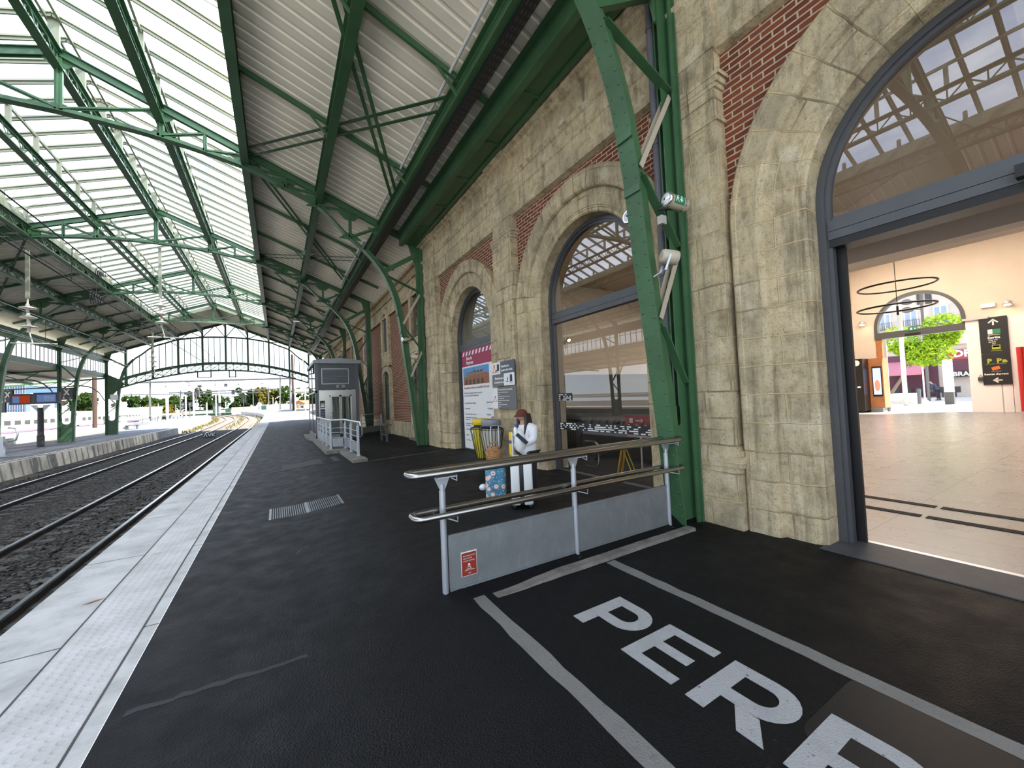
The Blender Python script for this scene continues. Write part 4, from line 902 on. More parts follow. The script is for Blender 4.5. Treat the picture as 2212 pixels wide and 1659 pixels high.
mb = MB(); pp = [ptd(648,1034,1), ]; a_ = onZ(650, 1034, .03); b_ = onZ(674, 1030, .03); mb.tube([a_, a_.lerp(b_,.3)+V((0,.05,.01)), a_.lerp(b_,.6)+V((0,-.04,.01)), b_], .012, 5); mb.build('dry_twig', M['straw'], label='dry curled leaf scrap lying on the asphalt', cat='leaf')
a_ = onZ(265, 1548, .002); b_ = onZ(770, 1384, .002); mb = MB(); L = [a_.lerp(b_, i/24)+V((0, .012*RND.uniform(-1, 1), 0)) for i in range(25)]; mb.strip(L, [p+V((.004, .035+.02*RND.random(), 0)) for p in L], (0,0,-.004)); mb.build('asphalt_seam', flat('worn_asphalt', (.030, .031, .031), .9), label='thin pale seam running across the dark asphalt beside the white platform edge', cat='seam')
mb = MB(); mb.tube([onZ(x, y, .002) for x, y in ((640,1197),(668,1172),(700,1150),(738,1130),(790,1114))], .007, 4); mb.build('asphalt_crack', M['black'], label='thin curved crack in the asphalt in front of the slotted drain', cat='crack')
q = onZ(195, 1302, .008); mb = MB(); mb.prism([q+V(v) for v in ((-.05,-.02,0),(0,-.012,.004),(.06,.02,0),(.09,.045,0),(.03,.03,.004),(-.03,.0,0))], (0,0,.002)); mb.build('fallen_leaf', M['straw'], label='single brown leaf lying on the white platform edge', cat='leaf')
# ================================================================ FITTINGS ON THE NEAR COLUMN
def axis_cyl(nm, lb, cat, c, d, L, r, group=None):
    d = V(d).normalized(); c = V(c); t = thing(nm, lb, cat, c, group); return t, d
c0 = onY(1440, 431, 3.22); d = V((.9, -.12, -.10)).normalized()
t = thing('emergency_light', 'cylindrical emergency lamp with a green exit label, on the near riveted column', 'emergency light', c0)
mb = MB(); mb.lathe([(.088,.0),(.088,.30),(.07,.33)], c0, 20, d); mb.build('housing', M['beige'], t)
mb = MB(); mb.lathe([(.088,-.02),(.10,-.015),(.10,.025),(.088,.03)], c0, 20, d); mb.lathe([(.094,.25),(.094,.27)], c0, 20, d, False); mb.build('rim', M['chrome'], t)
mb = MB(); mb.lathe([(.005,-.035),(.06,-.03),(.088,-.012)], c0, 20, d); mb.build('lens', M['lens'], t)
mb = MB(); mb.lathe([(.004,-.045),(.014,-.04),(.014,-.03)], c0, 8, d); mb.build('bulb', M['dark'], t)
side = d.cross(V((0,0,1))).normalized(); upv = side.cross(d)
mb = MB()
for ang in range(-40, 41, 10):
    n0 = side*cos(radians(ang))+upv*sin(radians(ang)); n1 = side*cos(radians(ang+10))+upv*sin(radians(ang+10)); p = c0+d*.06
    mb.face([p+n0*.0895, p+d*.17+n0*.0895, p+d*.17+n1*.0895, p+n1*.0895])
lab = mb.build('exit_label', M['signgreen'], t, label='green running man label')
mb = MB(); n0 = side*.0915; p = c0+d*.165+n0
for q in ((( -.008,.045),(.008,.045),(.008,.0),(-.008,.0)), ((-.028,.002),(.028,.002),(.0,-.038))): mb.face([p+d*a_+upv*b_ for a_, b_ in q])
p = c0+d*.10+n0
for q in (((-.01,.04),(.008,.04),(.008,.025),(-.01,.025)), ((-.02,.02),(.02,.02),(.008,-.01),(-.014,-.01)), ((-.02,-.01),(-.008,-.01),(-.022,-.04),(-.03,-.036)), ((0,-.01),(.012,-.01),(.03,-.036),(.02,-.04))): mb.face([p+d*a_+upv*b_ for a_, b_ in q])
mb.build('pictogram', M['signwhite'], lab)
mb = MB(); mb.tube([c0+d*.28+V((0,0,.02)), c0+d*.3+V((0,.1,.0)), V((4.5, 3.45, c0.z))], .02, 6); mb.tube([c0+V((-.05,.02,-.06)), c0+V((-.06,.1,-.05))], .008, 5); mb.build('mount', M['dark'], t)
c1 = onY(1358, 468, 3.78); d1 = V((.95, .1, -.05)).normalized()
t = thing('emergency_light', 'round emergency lamp peeping out behind the near riveted column', 'emergency light', c1)
mb = MB(); mb.lathe([(.088,.0),(.088,.30),(.07,.33)], c1, 20, d1); mb.build('housing', M['beige'], t)
mb = MB(); mb.lathe([(.088,-.02),(.10,-.015),(.10,.025),(.088,.03)], c1, 20, d1); mb.build('rim', M['chrome'], t)
mb = MB(); mb.lathe([(.016,-.036),(.06,-.03),(.088,-.012)], c1, 20, d1); mb.build('lens', M['lens'], t)
mb = MB(); mb.lathe([(.004,-.05),(.014,-.045),(.014,-.03)], c1, 8, d1); mb.build('bulb', M['dark'], t)
mb = MB(); mb.tube([c1+d1*.15+V((0,0,-.05)), V((4.35, 3.66, c1.z-.05))], .018, 6); mb.build('mount', M['dark'], t)
c2 = onY(1430, 553, 3.26); d2 = V((.80, -.42, -.16)).normalized()
t = thing('horn_speaker', 'beige cylindrical loudspeaker on a bracket below the emergency lamp', 'loudspeaker', c2)
mb = MB(); mb.lathe([(.06,-.01),(.085,.0),(.092,.02),(.092,.19),(.086,.2)], c2, 24, d2); mb.build('housing', M['beige'], t)
mb = MB(); mb.lathe([(.086,.19),(.086,.203),(.02,.2035)], c2, 24, d2); mb.build('grille', M['beige'], t)
s2 = d2.cross(V((0,0,1))).normalized(); mb = MB()
for k in (-1, 1): mb.bar(c2+d2*.07+s2*.1*k, c2+d2*.0+s2*.08*k+V((0,0,-.2)), .025, .006, s2)
mb.bar(c2+d2*.0+s2*-.09+V((0,0,-.2)), c2+d2*.0+s2*.09+V((0,0,-.2)), .03, .012); mb.bar(c2+V((0,0,-.2)), V((4.3,3.42,c2.z-.22)), .02, .02); mb.build('bracket', M['galv_post'], t)
c3 = onY(1430, 476, 3.30); t = thing('junction_box', 'small grey junction box under the emergency lamp', 'junction box', c3)
mb = MB(); mb.box(c3.x-.045, c3.x+.045, c3.y-.035, c3.y+.04, c3.z-.055, c3.z+.055); mb.build('box', M['greybox'], t)
mb = MB(); mb.tube([c3+V((0,0,.05)), c3+V((.02,0,.10)), c3+V((.12,.02,.06)), c3+V((.2,.1,.1))], .006, 5); mb.tube([c3+V((.02,0,-.05)), c3+V((.02,0,-.075))], .012, 6); mb.build('cables', M['cable'], t)
for y, x, lb in ((3.82, 5.02, 'grey downpipe between the near riveted column and the wall'), (27.9, 5.3, 'dark downpipe beside the column next to the lift tower'), (16.0, 5.3, 'thin pipe behind the column at the end of the arched wall')):
    mb = MB(); mb.tube([(x, y, gz(x, y)), (x, y, 8.3)], .055, 12)
    for z in (1.6, 3.6, 5.6, 7.4): mb.lathe([(.066,-.03),(.066,.03)], (x, y, z), 12)
    mb.build('downpipe', M['pipe'], label=lb, cat='pipe')
for px, py, Y, lb in ((735, 742, 15.1, 0), (872, 733, 15.05, 0)): pass
c = onY(877, 733, 15.05); t = thing('floodlight', 'chrome cylindrical lamp on the column at the end of the arched wall', 'lamp', c); mb = MB(); mb.lathe([(.09,-.16),(.10,-.14),(.10,.14),(.05,.18)], c, 16, (1,.2,.1)); mb.build('housing', M['chrome'], t); mb = MB(); mb.tube([c+V((.1,0,0)), c+V((.3,.15,.02))], .03, 6); mb.build('mount', M['dark'], t)
c = onY(896, 771, 15.0); t = thing('horn_speaker', 'beige loudspeaker on the column at the end of the arched wall', 'loudspeaker', c); mb = MB(); mb.lathe([(.08,-.12),(.10,-.1),(.10,.12),(.09,.14)], c, 16, (.8,-.5,-.1)); mb.build('housing', M['beige'], t); mb = MB(); mb.tube([c, c+V((.05,.15,-.15)), c+V((.15,.25,-.15))], .02, 6); mb.build('bracket', M['dark'], t)
# ================================================================ SIGNS ON THE WALL
RY = V((0, -1, 0))
def wsign(nm, lb, x, y1, y0, z0, z1, mat, th=.03):
    o = V((x, y1, z0)); t = thing(nm, lb, 'sign', o, None); w = y1-y0; h = z1-z0
    mb = MB(); mb.box(x, x+th, y0, y1, z0, z1); mb.build('board', mat, t)
    def rect(m, u0, v0, u1, v1, d=.003, name='panel'):
        mb = MB(); mb.box(x-d, x, y1-u1*w, y1-u0*w, z0+v0*h, z0+v1*h); return mb.build(name, m, t)
    def txt(lines, m, d=.004, name='lettering', off=.003):
        mb = MB()
        for s_, u, v, sz in lines: mb.text(s_, sz, V((x-d, y1-u*w, z0+v*h)), RY, U0, off, sx=.92)
        return mb.build(name, m, t)
    def icon(P, m, d=.005, name='pictogram'):
        mb = MB()
        for q in P: mb.prism([V((x-d, y1-u*w, z0+v*h)) for u, v in q], (.002, 0, 0))
        return mb.build(name, m, t)
    return rect, txt, icon
def flask(u, v, s, k=.55):                        # warning figure outline
    return [[(u-.06*s, v+.55*s), (u+.06*s, v+.55*s), (u+.05*s, v+.3*s), (u-.05*s, v+.3*s)], [(u-.05*s, v+.3*s), (u-.17*s, v), (u-.12*s, v), (u-.03*s, v+.26*s)], [(u+.05*s, v+.3*s), (u+.17*s, v), (u+.12*s, v), (u+.03*s, v+.26*s)], [(u-.17*s, v), (u+.17*s, v), (u+.17*s, v+.05*s), (u-.17*s, v+.05*s)]]
def trainpic(u, v, s): return [[(u-.1*s, v+.12*s), (u+.1*s, v+.12*s), (u+.1*s, v+.6*s), (u+.05*s, v+.7*s), (u-.05*s, v+.7*s), (u-.1*s, v+.6*s)], [(u-.12*s, v), (u+.12*s, v), (u+.12*s, v+.03*s), (u-.12*s, v+.03*s)]]
rect, txt, icon = wsign('safety_sign', 'slate and white wall sign warning of passing trains, upper of the two signs', 5.02, 9.42, 8.26, 2.16, 2.79, M['signgrey'])
rect(M['signwhite'], 0, .5, .40, 1); rect(M['signwhite'], .55, 0, 1, .5); rect(M['signgrey2'], 0, 0, .55, .5)
icon(flask(.12, .57, .62), M['pinkred']); icon(trainpic(.30, .58, .5)+[[(.17,.62),(.24,.62),(.25,.70),(.18,.66)]], M['signblack']); icon(trainpic(.86, .08, .5)+[[(.62,.14),(.80,.14),(.80,.16),(.62,.16)], [(.68,.16),(.71,.16),(.73,.32),(.70,.34)]], M['signblack'])
txt((("Attention au", .44, .76, .085), ("passage des trains.", .44, .60, .085), ("Éloignez-vous de", .13, .28, .085), ("la bordure du quai.", .10, .12, .085)), M['signwhite'])
rect, txt, icon = wsign('safety_sign', 'grey safety rules sign with small white text, lower of the two signs', 5.02, 9.42, 8.22, 1.57, 2.13, M['signgrey2'])
rect(M['signwhite'], 0, 0, .22, .98); icon(flask(.11, .33, .5), M['pinkred'])
txt([("Pour votre sécurité, il est interdit :", .25, .85, .058)]+[(s_, .25, .74-.095*i, .03) for i, s_ in enumerate(("de traverser les voies en dehors des passages", "réservés,", "de courir et de jouer sur les quais, de circuler à vélo,", "en trottinette ou en rollers,", "de stationner au bord du quai, de jeter des objets", "sur les voies.", "Merci de votre attention et bon voyage,", "prudence."))], M['signwhite'], off=.0015)
rect, txt, icon = wsign('station_poster', 'tall white and raspberry poster about station works filling the small arched window', 5.60, 12.72, 10.2, .18, 3.52, M['signwhite'], .02)
rect(M['magenta'], 0, .835, 1, .965, .004)
icon([[(.03+.1*i, .945), (.075+.1*i, .945), (.105+.1*i, .985), (.06+.1*i, .985)] for i in range(9)], M['signwhite'], name='stripes')
rect(M['magenta'], 0, .96, 1, 1, .002)
txt((("Gare de", .15, .900, .15), ("Perpignan", .15, .855, .15)), M['signwhite'], .007, off=.006)
rect(M['skypic'], .03, .645, .80, .82, .004, 'photo_sky'); icon([[(.04,.645),(.80,.645),(.80,.735),(.72,.75),(.06,.725)]], M['brickpic'], .006, 'photo_building'); icon([[(.12,.725),(.66,.745),(.66,.785),(.12,.765)], [(.34,.78),(.42,.785),(.40,.81),(.36,.81)]]+[[(.12+.09*i,.765),(.16+.09*i,.767),(.16+.09*i,.778),(.12+.09*i,.776)] for i in range(6)], M['stonepic'], .007, 'photo_parapet')
icon([[(.10+.12*i, .648), (.17+.12*i, .648), (.17+.12*i, .69), (.135+.12*i, .705), (.10+.12*i, .69)] for i in range(5)], M['black'], .008, 'photo_arches')
txt((("Rénovation et mise en accessibilité des quais", .04, .605, .115), ("et 2", .9, .5, .01)), M['brickpic'], .004, off=.002)
txt([(s_, u, v, z) for s_, u, v, z in (("SNCF Gares & Connexions réalise des travaux de", .04, .555, .075), ("rénovation de la gare de Perpignan pour", .04, .53, .075), ("en concertation avec les voyageurs", .04, .455, .07), ("Coût des travaux", .70, .46, .065), ("Principaux travaux", .05, .40, .06), ("3,67 millions €", .72, .40, .07), ("Réaménagement du bâtiment voyageurs, quai 1", .06, .345, .05), ("Financés par", .70, .345, .06), ("Mise en accessibilité des quais et aménagement", .06, .31, .05), ("passage souterrain", .06, .29, .05), ("Rénovation des éclairages et équipements", .06, .25, .05), ("Création d'ascenseurs", .06, .23, .05), ("Remplacement de l'affichage", .06, .19, .05), ("Calendrier", .06, .13, .05), ("Plus d'informations", .06, .08, .05))], M['signgrey2'], .004, off=.0015)
mb = MB()
for k in range(24):
    a0 = 2*pi*k/24; a1 = 2*pi*(k+1)/24; mb.m = 0 if k < 14 else 1; c = V((5.596, 12.72-.86*2.52, .18+.285*3.34)); f = lambda a, r: c+V((0, r*cos(a), r*1.0*sin(a))); mb.face([f(a0,.17), f(a1,.17), f(a1,.13), f(a0,.13)])
mb.build('chart_ring', [M['shop'], M['signgrey']], bpy.data.objects['station_poster'])
# ================================================================ PEOPLE
def skin(name, N, E, mat, parent, F, lv=1):
    ks = list(N); me = bpy.data.meshes.new(name); po = ORG[parent.name]
    me.from_pydata([tuple(F @ V(N[k][0])-po) for k in ks], [(ks.index(a), ks.index(b)) for a, b in E], [])
    ob = bpy.data.objects.new(name, me); COL.objects.link(ob); ob.parent = parent; me.materials.append(mat)
    m = ob.modifiers.new('Skin', 'SKIN'); m.use_smooth_shade = True
    for i, k in enumerate(ks):
        r = N[k][1]; r = r if isinstance(r, tuple) else (r, r); me.skin_vertices[0].data[i].radius = r; me.skin_vertices[0].data[i].use_root = (i == 0)
    s = ob.modifiers.new('Sub', 'SUBSURF'); s.levels = s.render_levels = lv
    return ob
def chain(*k): return list(zip(k, k[1:]))
def person(label, o, face, h, arms, cloth, legs, hat=None, hair=None, lean=0.0, kind='woman', legmat=None):
    k = h/1.62; f = V((face[0], face[1], 0)).normalized(); l = V((-f.y, f.x, 0)); o = V(o)
    F = Matrix(((f.x*k, l.x*k, 0, o.x), (f.y*k, l.y*k, 0, o.y), (0, 0, k, o.z), (0, 0, 0, 1)))
    t = thing('person', label, 'person', o)
    B = lambda z, x=0: x+lean*max(0, z-.85)
    N = {'pelvis': ((0,0,.86), (.13,.11)), 'waist': ((B(1.02),0,1.02), (.12,.10)), 'chest': ((B(1.2,.01),0,1.2), (.14,.105)), 'nb': ((B(1.33,.01),0,1.33), .07), 'neck': ((B(1.40,.03),0,1.40), .048),
         'skull': ((B(1.50,.06),0,1.51), (.085,.098)), 'brow': ((B(1.49,.10),0,1.485), (.072,.078)), 'jaw': ((B(1.43,.115),0,1.43), (.05,.052))}
    E = chain('pelvis','waist','chest','nb','neck','skull','brow','jaw')
    for s, q in ((1,'l'), (-1,'r')):
        el, wr = arms[q]
        N.update({'sh'+q: ((B(1.29),s*.155,1.29), .056), 'el'+q: (el, .042), 'wr'+q: (wr, .028), 'pa'+q: (tuple(V(wr)+(V(wr)-V(el)).normalized()*.07), (.036,.02)), 'hip'+q: ((0,s*.085,.80), .088), 'kn'+q: (legs[q][0], .060), 'an'+q: (legs[q][1], .04), 'to'+q: (tuple(V(legs[q][1])+V((.15,0,-.045))), .034)})
        E += chain('nb','sh'+q,'el'+q,'wr'+q,'pa'+q)+chain('pelvis','hip'+q,'kn'+q,'an'+q,'to'+q)
    b = skin('body', N, E, M['skin'], t, F, 2)
    g = lambda kk, e: (N[kk][0], tuple(x+e for x in N[kk][1]) if isinstance(N[kk][1], tuple) else N[kk][1]+e)
    S = {'hem': ((B(.74),0,.74), (.20,.17)), 'waist': g('waist', .05), 'chest': g('chest', .034), 'nb': ((N['nb'][0][0]-.005,0,1.325), .092)}
    E2 = chain('hem','waist','chest','nb')
    for q in 'lr':
        S.update({'sh'+q: ((N['sh'+q][0][0], N['sh'+q][0][1], N['sh'+q][0][2]+.012), .108), 'el'+q: g('el'+q, .030), 'wr'+q: (N['wr'+q][0], .042)}); E2 += chain('nb','sh'+q,'el'+q,'wr'+q)
    skin('shirt', S, E2, cloth, t, F, 2)
    T = {'pelvis': ((0,0,.86), (.14,.12))}; E3 = []
    for q in 'lr':
        T.update({'hip'+q: g('hip'+q, .016), 'kn'+q: g('kn'+q, .02), 'an'+q: g('an'+q, .022)}); E3 += chain('pelvis','hip'+q,'kn'+q,'an'+q)
    skin('trousers', T, E3, legmat or M['jeans'], t, F, 1)
    for q, s in (('l',1), ('r',-1)):
        an = V(legs[q][1]); mb = MB(); P = [F @ (an+V((x,0,z))) for x, z in ((-.05,-.03),(.03,-.03),(.10,-.045),(.17,-.055))]; mb.tube(P, [.04*k,.048*k,.045*k,.03*k], 8); mb.build('shoe', M['black'], t)
        wr = V(arms[q][1]); d = (wr-V(arms[q][0])).normalized(); sd = d.cross(V((0,0,1))).normalized(); nn = sd.cross(d)
        mb = MB(); p0 = wr+d*.05
        for j, (off, L) in enumerate(((-.030,.062),(-.010,.072),(.010,.068),(.030,.052))):
            a = p0+sd*off+d*.035; mb.tube([F @ a, F @ (a+d*L*.5-nn*.008), F @ (a+d*L*.8-nn*.03), F @ (a+d*L*.85-nn*.05)], [.0098*k,.0092*k,.0085*k,.007*k], 6)
        a = wr+d*.035+sd*s*.034; mb.tube([F @ a, F @ (a+d*.03+sd*s*.018-nn*.01), F @ (a+d*.062+sd*s*.014-nn*.024)], [.0115*k,.0105*k,.008*k], 6); mb.build('fingers', M['skin'], b)
    hx = B(1.50); mb = MB()
    mb.prism([F @ V((hx+.175,-.008,1.485)), F @ V((hx+.175,.008,1.485)), F @ V((hx+.198,.010,1.455)), F @ V((hx+.198,-.010,1.455))], (F.to_3x3() @ V((-.03,0,-.006)))); mb.build('nose', M['skin'], b)
    mb = MB(); mb.tube([F @ V((hx+.163,-.024,1.418)), F @ V((hx+.17,0,1.42)), F @ V((hx+.163,.024,1.418))], .006*k, 6); mb.build('mouth', M['lip'], b)
    for s in (-1, 1):
        mb = MB(); mb.ball(F @ V((hx+.163, s*.031, 1.487)), .012*k, 8); e = mb.build('eye', M['eyewhite'], b); mb = MB(); mb.ball(F @ V((hx+.173, s*.031, 1.484)), .006*k, 6); mb.build('iris', M['eye'], b)
        mb = MB(); mb.ball(F @ V((hx+.065, s*.088, 1.475)), .024*k, 8, (.7,.35,1.2)); mb.build('ear', M['skin'], b)
    return t, F, b, N
g0 = V((3.64, 5.66, 0)); g0.z = gz(g0.x, g0.y)
wt, F, wb, WN = person('woman in a white long-sleeved top and rust cap, looking down at a bag', g0, (-.96,-.30), 1.52,
    dict(l=((.08,.215,1.07),(.27,.10,1.02)), r=((.10,-.20,1.06),(.29,-.06,.98))), M['shirt'], dict(l=((.03,.10,.45),(-.02,.10,.09)), r=((.02,-.10,.45),(-.03,-.10,.09))), lean=.10)
hx = .065; k = 1.52/1.62
mb = MB(); rows = []
for i in range(8):
    a = pi/2*i/7; rows.append([F @ V((hx+.055+.116*cos(a)*cos(b_)*1.0, .104*cos(a)*sin(b_), 1.525+.105*sin(a))) for b_ in [2*pi*j/18 for j in range(18)]])
mb.grid(rows, closed=True); capo = mb.build('cap', M['cap'], wt, label='rust brown baseball cap')
mb = MB(); A = []; Bq = []
for j in range(-6, 7):
    b_ = radians(j*11); A.append(F @ V((hx+.055+.112*cos(b_), .10*sin(b_), 1.535))); r = .112+.085*cos(radians(j*14)); Bq.append(F @ V((hx+.055+r*cos(b_)*1.0, .105*sin(b_), 1.505-.012*cos(b_))))
mb.strip(A, Bq, (0,0,.008)); mb.build('brim', M['cap'], capo)
mb = MB()
for s in (-1, 1):
    for j in range(7):
        a0 = V((hx+.06-.022*j, s*(.082-.004*j), 1.53)); mb.tube([F @ a0, F @ (a0+V((.0,s*.014,-.12))), F @ (a0+V((.03-.004*j,s*.012,-.24))), F @ (a0+V((.045-.006*j,s*-.004,-.37-.01*j)))], [.026,.030,.024,.008], 7)
for j in range(9):
    y = -.08+.02*j; mb.tube([F @ V((hx-.045,y,1.54)), F @ V((hx-.075,y,1.42)), F @ V((hx-.085,y*1.1,1.28)), F @ V((hx-.075,y,1.15))], [.026,.03,.026,.01], 7)
mb.build('hair', M['hair'], wt, label='long straight dark hair')
mb = MB()
for s in (-1, 1):
    c = F @ V((hx+.182, s*.033, 1.483)); mb.tube([c+(F.to_3x3() @ V((0, .026*cos(a), .020*sin(a)))) for a in [2*pi*j/14 for j in range(14)]], .0022, 5, closed=True); mb.tube([F @ V((hx+.18, s*.058, 1.488)), F @ V((hx+.07, s*.09, 1.492))], .002, 4)
mb.tube([F @ V((hx+.184,-.008,1.487)), F @ V((hx+.184,.008,1.487))], .002, 4); mb.build('glasses', M['chrome'], wt)
mb = MB(); mb.tube([F @ V((.125,-.05,1.345)), F @ V((.185,0,1.23)), F @ V((.125,.05,1.345))], .004, 5); mb.ball(F @ V((.187,0,1.22)), .016, 8, (.6,1.4,1)); mb.ball(F @ V((.187,.02,1.215)), .012, 8); mb.build('necklace', M['black'], wt)
c = ptd(1122, 953, 6.38); mb = MB(); rows = []
for i in range(13):
    a = pi*(i/12-.5); rr = []
    for j in range(22):
        b_ = 2*pi*j/22; w = 1+.10*sin(5*b_+i)+.07*sin(9*b_-2*i); rr.append(c+V((.115*cos(a)*cos(b_)*w, .085*cos(a)*sin(b_)*w, .165*sin(a)*(1-.08*sin(3*b_))+(.05 if i > 10 else 0))))
    rows.append(rr)
mb.grid(rows, closed=True); mb.build('plastic_bag', M['plastic'], label='crumpled white plastic bag held by the woman in the rust cap', cat='bag')
mb = MB(); a = ptd(1116, 938, 6.27); mb.bar(a, ptd(1139, 958, 6.25), .09, .014, (.3,.5,1)); mb.build('notebook', M['navy'], label='dark flat booklet in the hands of the woman', cat='booklet')
# ================================================================ LUGGAGE
Rv = V((.853,-.522,0)); Dv = V((.522,.853,0))
def cbox(mb, c, w, d, h, r=.03, n=4):            # rounded upright box, width along Rv, depth along Dv
    P = []
    for sx, sy, a0 in ((1,1,0),(-1,1,90),(-1,-1,180),(1,-1,270)):
        for i in range(n+1): a = radians(a0+90*i/n); P.append(((w/2-r)*sx+r*cos(a), (d/2-r)*sy+r*sin(a)))
    rows = []
    for z, s in ((0,.92),(r*.4,.985),(r,1),(h-r,1),(h-r*.4,.985),(h,.92)): rows.append([c+Rv*x*s+Dv*y*s+V((0,0,z)) for x, y in P])
    mb.grid(rows, closed=True); mb.face(rows[0][::-1]); mb.face(rows[-1]); return mb
def case(label, gx, gy, w, d, h, mat, seam):
    o = V((gx, gy, gz(gx, gy))); t = thing('suitcase', label, 'suitcase', o); c = o+V((0,0,.06))
    if seam:
        for s in (-1, 1): mb = MB(); cbox(mb, c+Rv*s*(w/4+.012), w/2-.03, d, h-.02, .028); mb.build('shell', mat, t, label='white half shell')
        mb = MB(); cbox(mb, c, .09, d-.02, h-.03, .02); mb.build('zip_band', M['black'], t, label='black zip band')
    else: mb = MB(); cbox(mb, c, w, d, h, .05); mb.build('shell', mat, t)
    for sx in (-1, 1):
        for sy in (-1, 1): mb = MB(); mb.lathe([(.028,-.02),(.028,.02)], c+Rv*sx*(w/2-.05)+Dv*sy*(d/2-.06)+V((0,0,-.03)), 12, Rv); mb.build('wheel', M['black'], t)
    return t, c
ws, wc = case('white hard-shell suitcase with a black centre band, standing in front of the woman', 3.33, 5.40, .345, .46, .74, M['suitcase'], True)
mb = MB(); p = wc+Rv*-.12+Dv*-.1; mb.tube([p+V((0,0,.7)), p+V((0,0,1.12))], .012, 8); mb.build('pole', M['alu'], ws)
bs, bc = case('blue floral suitcase beside the white suitcase', 3.20, 6.02, .34, .46, .58, M['floral'], False)
mb = MB(); p = bc+Dv*.16; mb.tube([p+Rv*-.065+V((0,0,.55)), p+Rv*-.065+V((0,0,1.18)), p+Rv*.065+V((0,0,1.185)), p+Rv*.065+V((0,0,.55))], .011, 8); mb.build('pull_handle', M['galv_post'], bs, label='grey telescopic handle')
c = bc+Dv*-.02+Rv*-.02+V((0,0,.70)); mb = MB()
for i in range(11):
    z = -.12+.024*i; r = .135-.10*(z/.2)**2*1.2; mb.tube([c+Rv*r*cos(a)+Dv*r*.8*sin(a)+V((0,0,z+.01*sin(6*a+i))) for a in [2*pi*j/20 for j in range(20)]], .016, 6, closed=True)
bt = mb.build('straw_bag', M['straw'], label='brown woven straw bag on top of the blue floral suitcase', cat='bag')
mb = MB(); mb.tube([c+Rv*.08*cos(a)+V((0,0,.10+.12*sin(a))) for a in [pi*j/10 for j in range(11)]], .012, 6); mb.build('bag_handle', M['straw'], bt)
c = bc+Rv*-.15+Dv*-.12+V((0,0,.18)); mb = MB(); mb.ball(c+Rv*-.07, .07, 9, (1,.7,.8)); mb.build('plastic_scrap', M['plastic'], label='small white plastic bag sticking out behind the blue floral suitcase', cat='bag')
c = wc+Rv*-.14+Dv*.02+V((0,0,.93)); t = thing('snack_packet', 'yellow and blue packet with a bottle standing on the white suitcase', 'packet', c+V((0,0,-.18)))
mb = MB(); cbox(mb, c+V((0,0,-.18)), .07, .10, .36, .02); mb.build('packet', M['yellow'], t); mb = MB(); cbox(mb, c+V((0,0,0)), .074, .104, .06, .02); mb.build('label_band', M['blue'], t)
mb = MB(); mb.lathe([(.03,0),(.03,.14),(.012,.18),(.012,.2)], c+Rv*.075+V((0,0,.09)), 10); mb.build('bottle', M['signwhite'], t); mb = MB(); mb.lathe([(.025,0),(.03,.02),(.02,.05)], c+Rv*.09+V((0,0,.26)), 10); mb.build('cap', M['blue'], t)
# ================================================================ LITTER BINS
def bin_(label, px, depth, zc_, lidm, linm):
    p = ptd(px, 925, depth); o = V((p.x, p.y, gz(p.x, p.y))); t = thing('litter_bin', label, 'litter bin', o)
    mb = MB(); n = 22; top = 1.02
    for k in range(n):
        a = 2*pi*k/n; c, s = cos(a), sin(a); mb.tube([o+V((.19*c,.19*s,1.03)), o+V((.285*c,.285*s,1.0)), o+V((.30*c,.30*s,.965)), o+V((.165*c,.165*s,.22))], .0075, 5)
    for r, z in ((.166,.22),(.295,.98)): mb.tube([o+V((r*cos(a), r*sin(a), z)) for a in [2*pi*j/24 for j in range(24)]], .008, 5, closed=True)
    mb.build('wire_basket', M['black'], t)
    mb = MB(); mb.lathe([(.145,.24),(.21,.5),(.235,.8),(.225,1.0)], o, 18); mb.build('liner', linm, t)
    mb = MB(); mb.lathe([(.20,1.03),(.20,1.07)], o, 24); mb.build('collar', M['rubber'], t)
    mb = MB(); mb.lathe([(.232,1.07),(.242,1.08),(.242,1.20),(.235,1.215),(.17,1.225),(.165,1.20),(.01,1.20)], o, 28); mb.build('lid', lidm, t)
    mb = MB(); mb.box(o.x-.11, o.x+.11, o.y-.03, o.y+.03, o.z+1.205, o.z+1.222); mb.build('flap', M['rubber'], t)
    mb = MB(); mb.lathe([(.05,0),(.05,.22)], o, 10); mb.lathe([(.20,0),(.20,.02)], o, 20); mb.lathe([(.17,.2),(.17,.24)], o, 18); mb.build('pedestal', M['black'], t)
    mb = MB(); d = (CAM-o); d.z = 0; d.normalize(); s = V((-d.y, d.x, 0)); q = o+d*.2425-s*.13+V((0,0,1.10)); mb.box(-.0, .001, 0, .001, 0, .001)
    for u in (0, .05): mb.prism([q+s*u+d*(-.02 if u == 0 else -.01), q+s*(u+.025)+d*(-.012 if u == 0 else -.005), q+s*(u+.025)+d*(-.012 if u == 0 else -.005)+V((0,0,.07)), q+s*u+d*(-.02 if u == 0 else -.01)+V((0,0,.07))], d*.012)
    return t, o
bin_('litter bin with a yellow lid in a black wire basket', 1041, 10.05, 1, M['yellow'], M['bagyellow'])
bin_('grey-lidded litter bin in a black wire basket, in front of the yellow-lidded one', 1061, 9.5, 1, M['binlid'], M['bagwhite'])
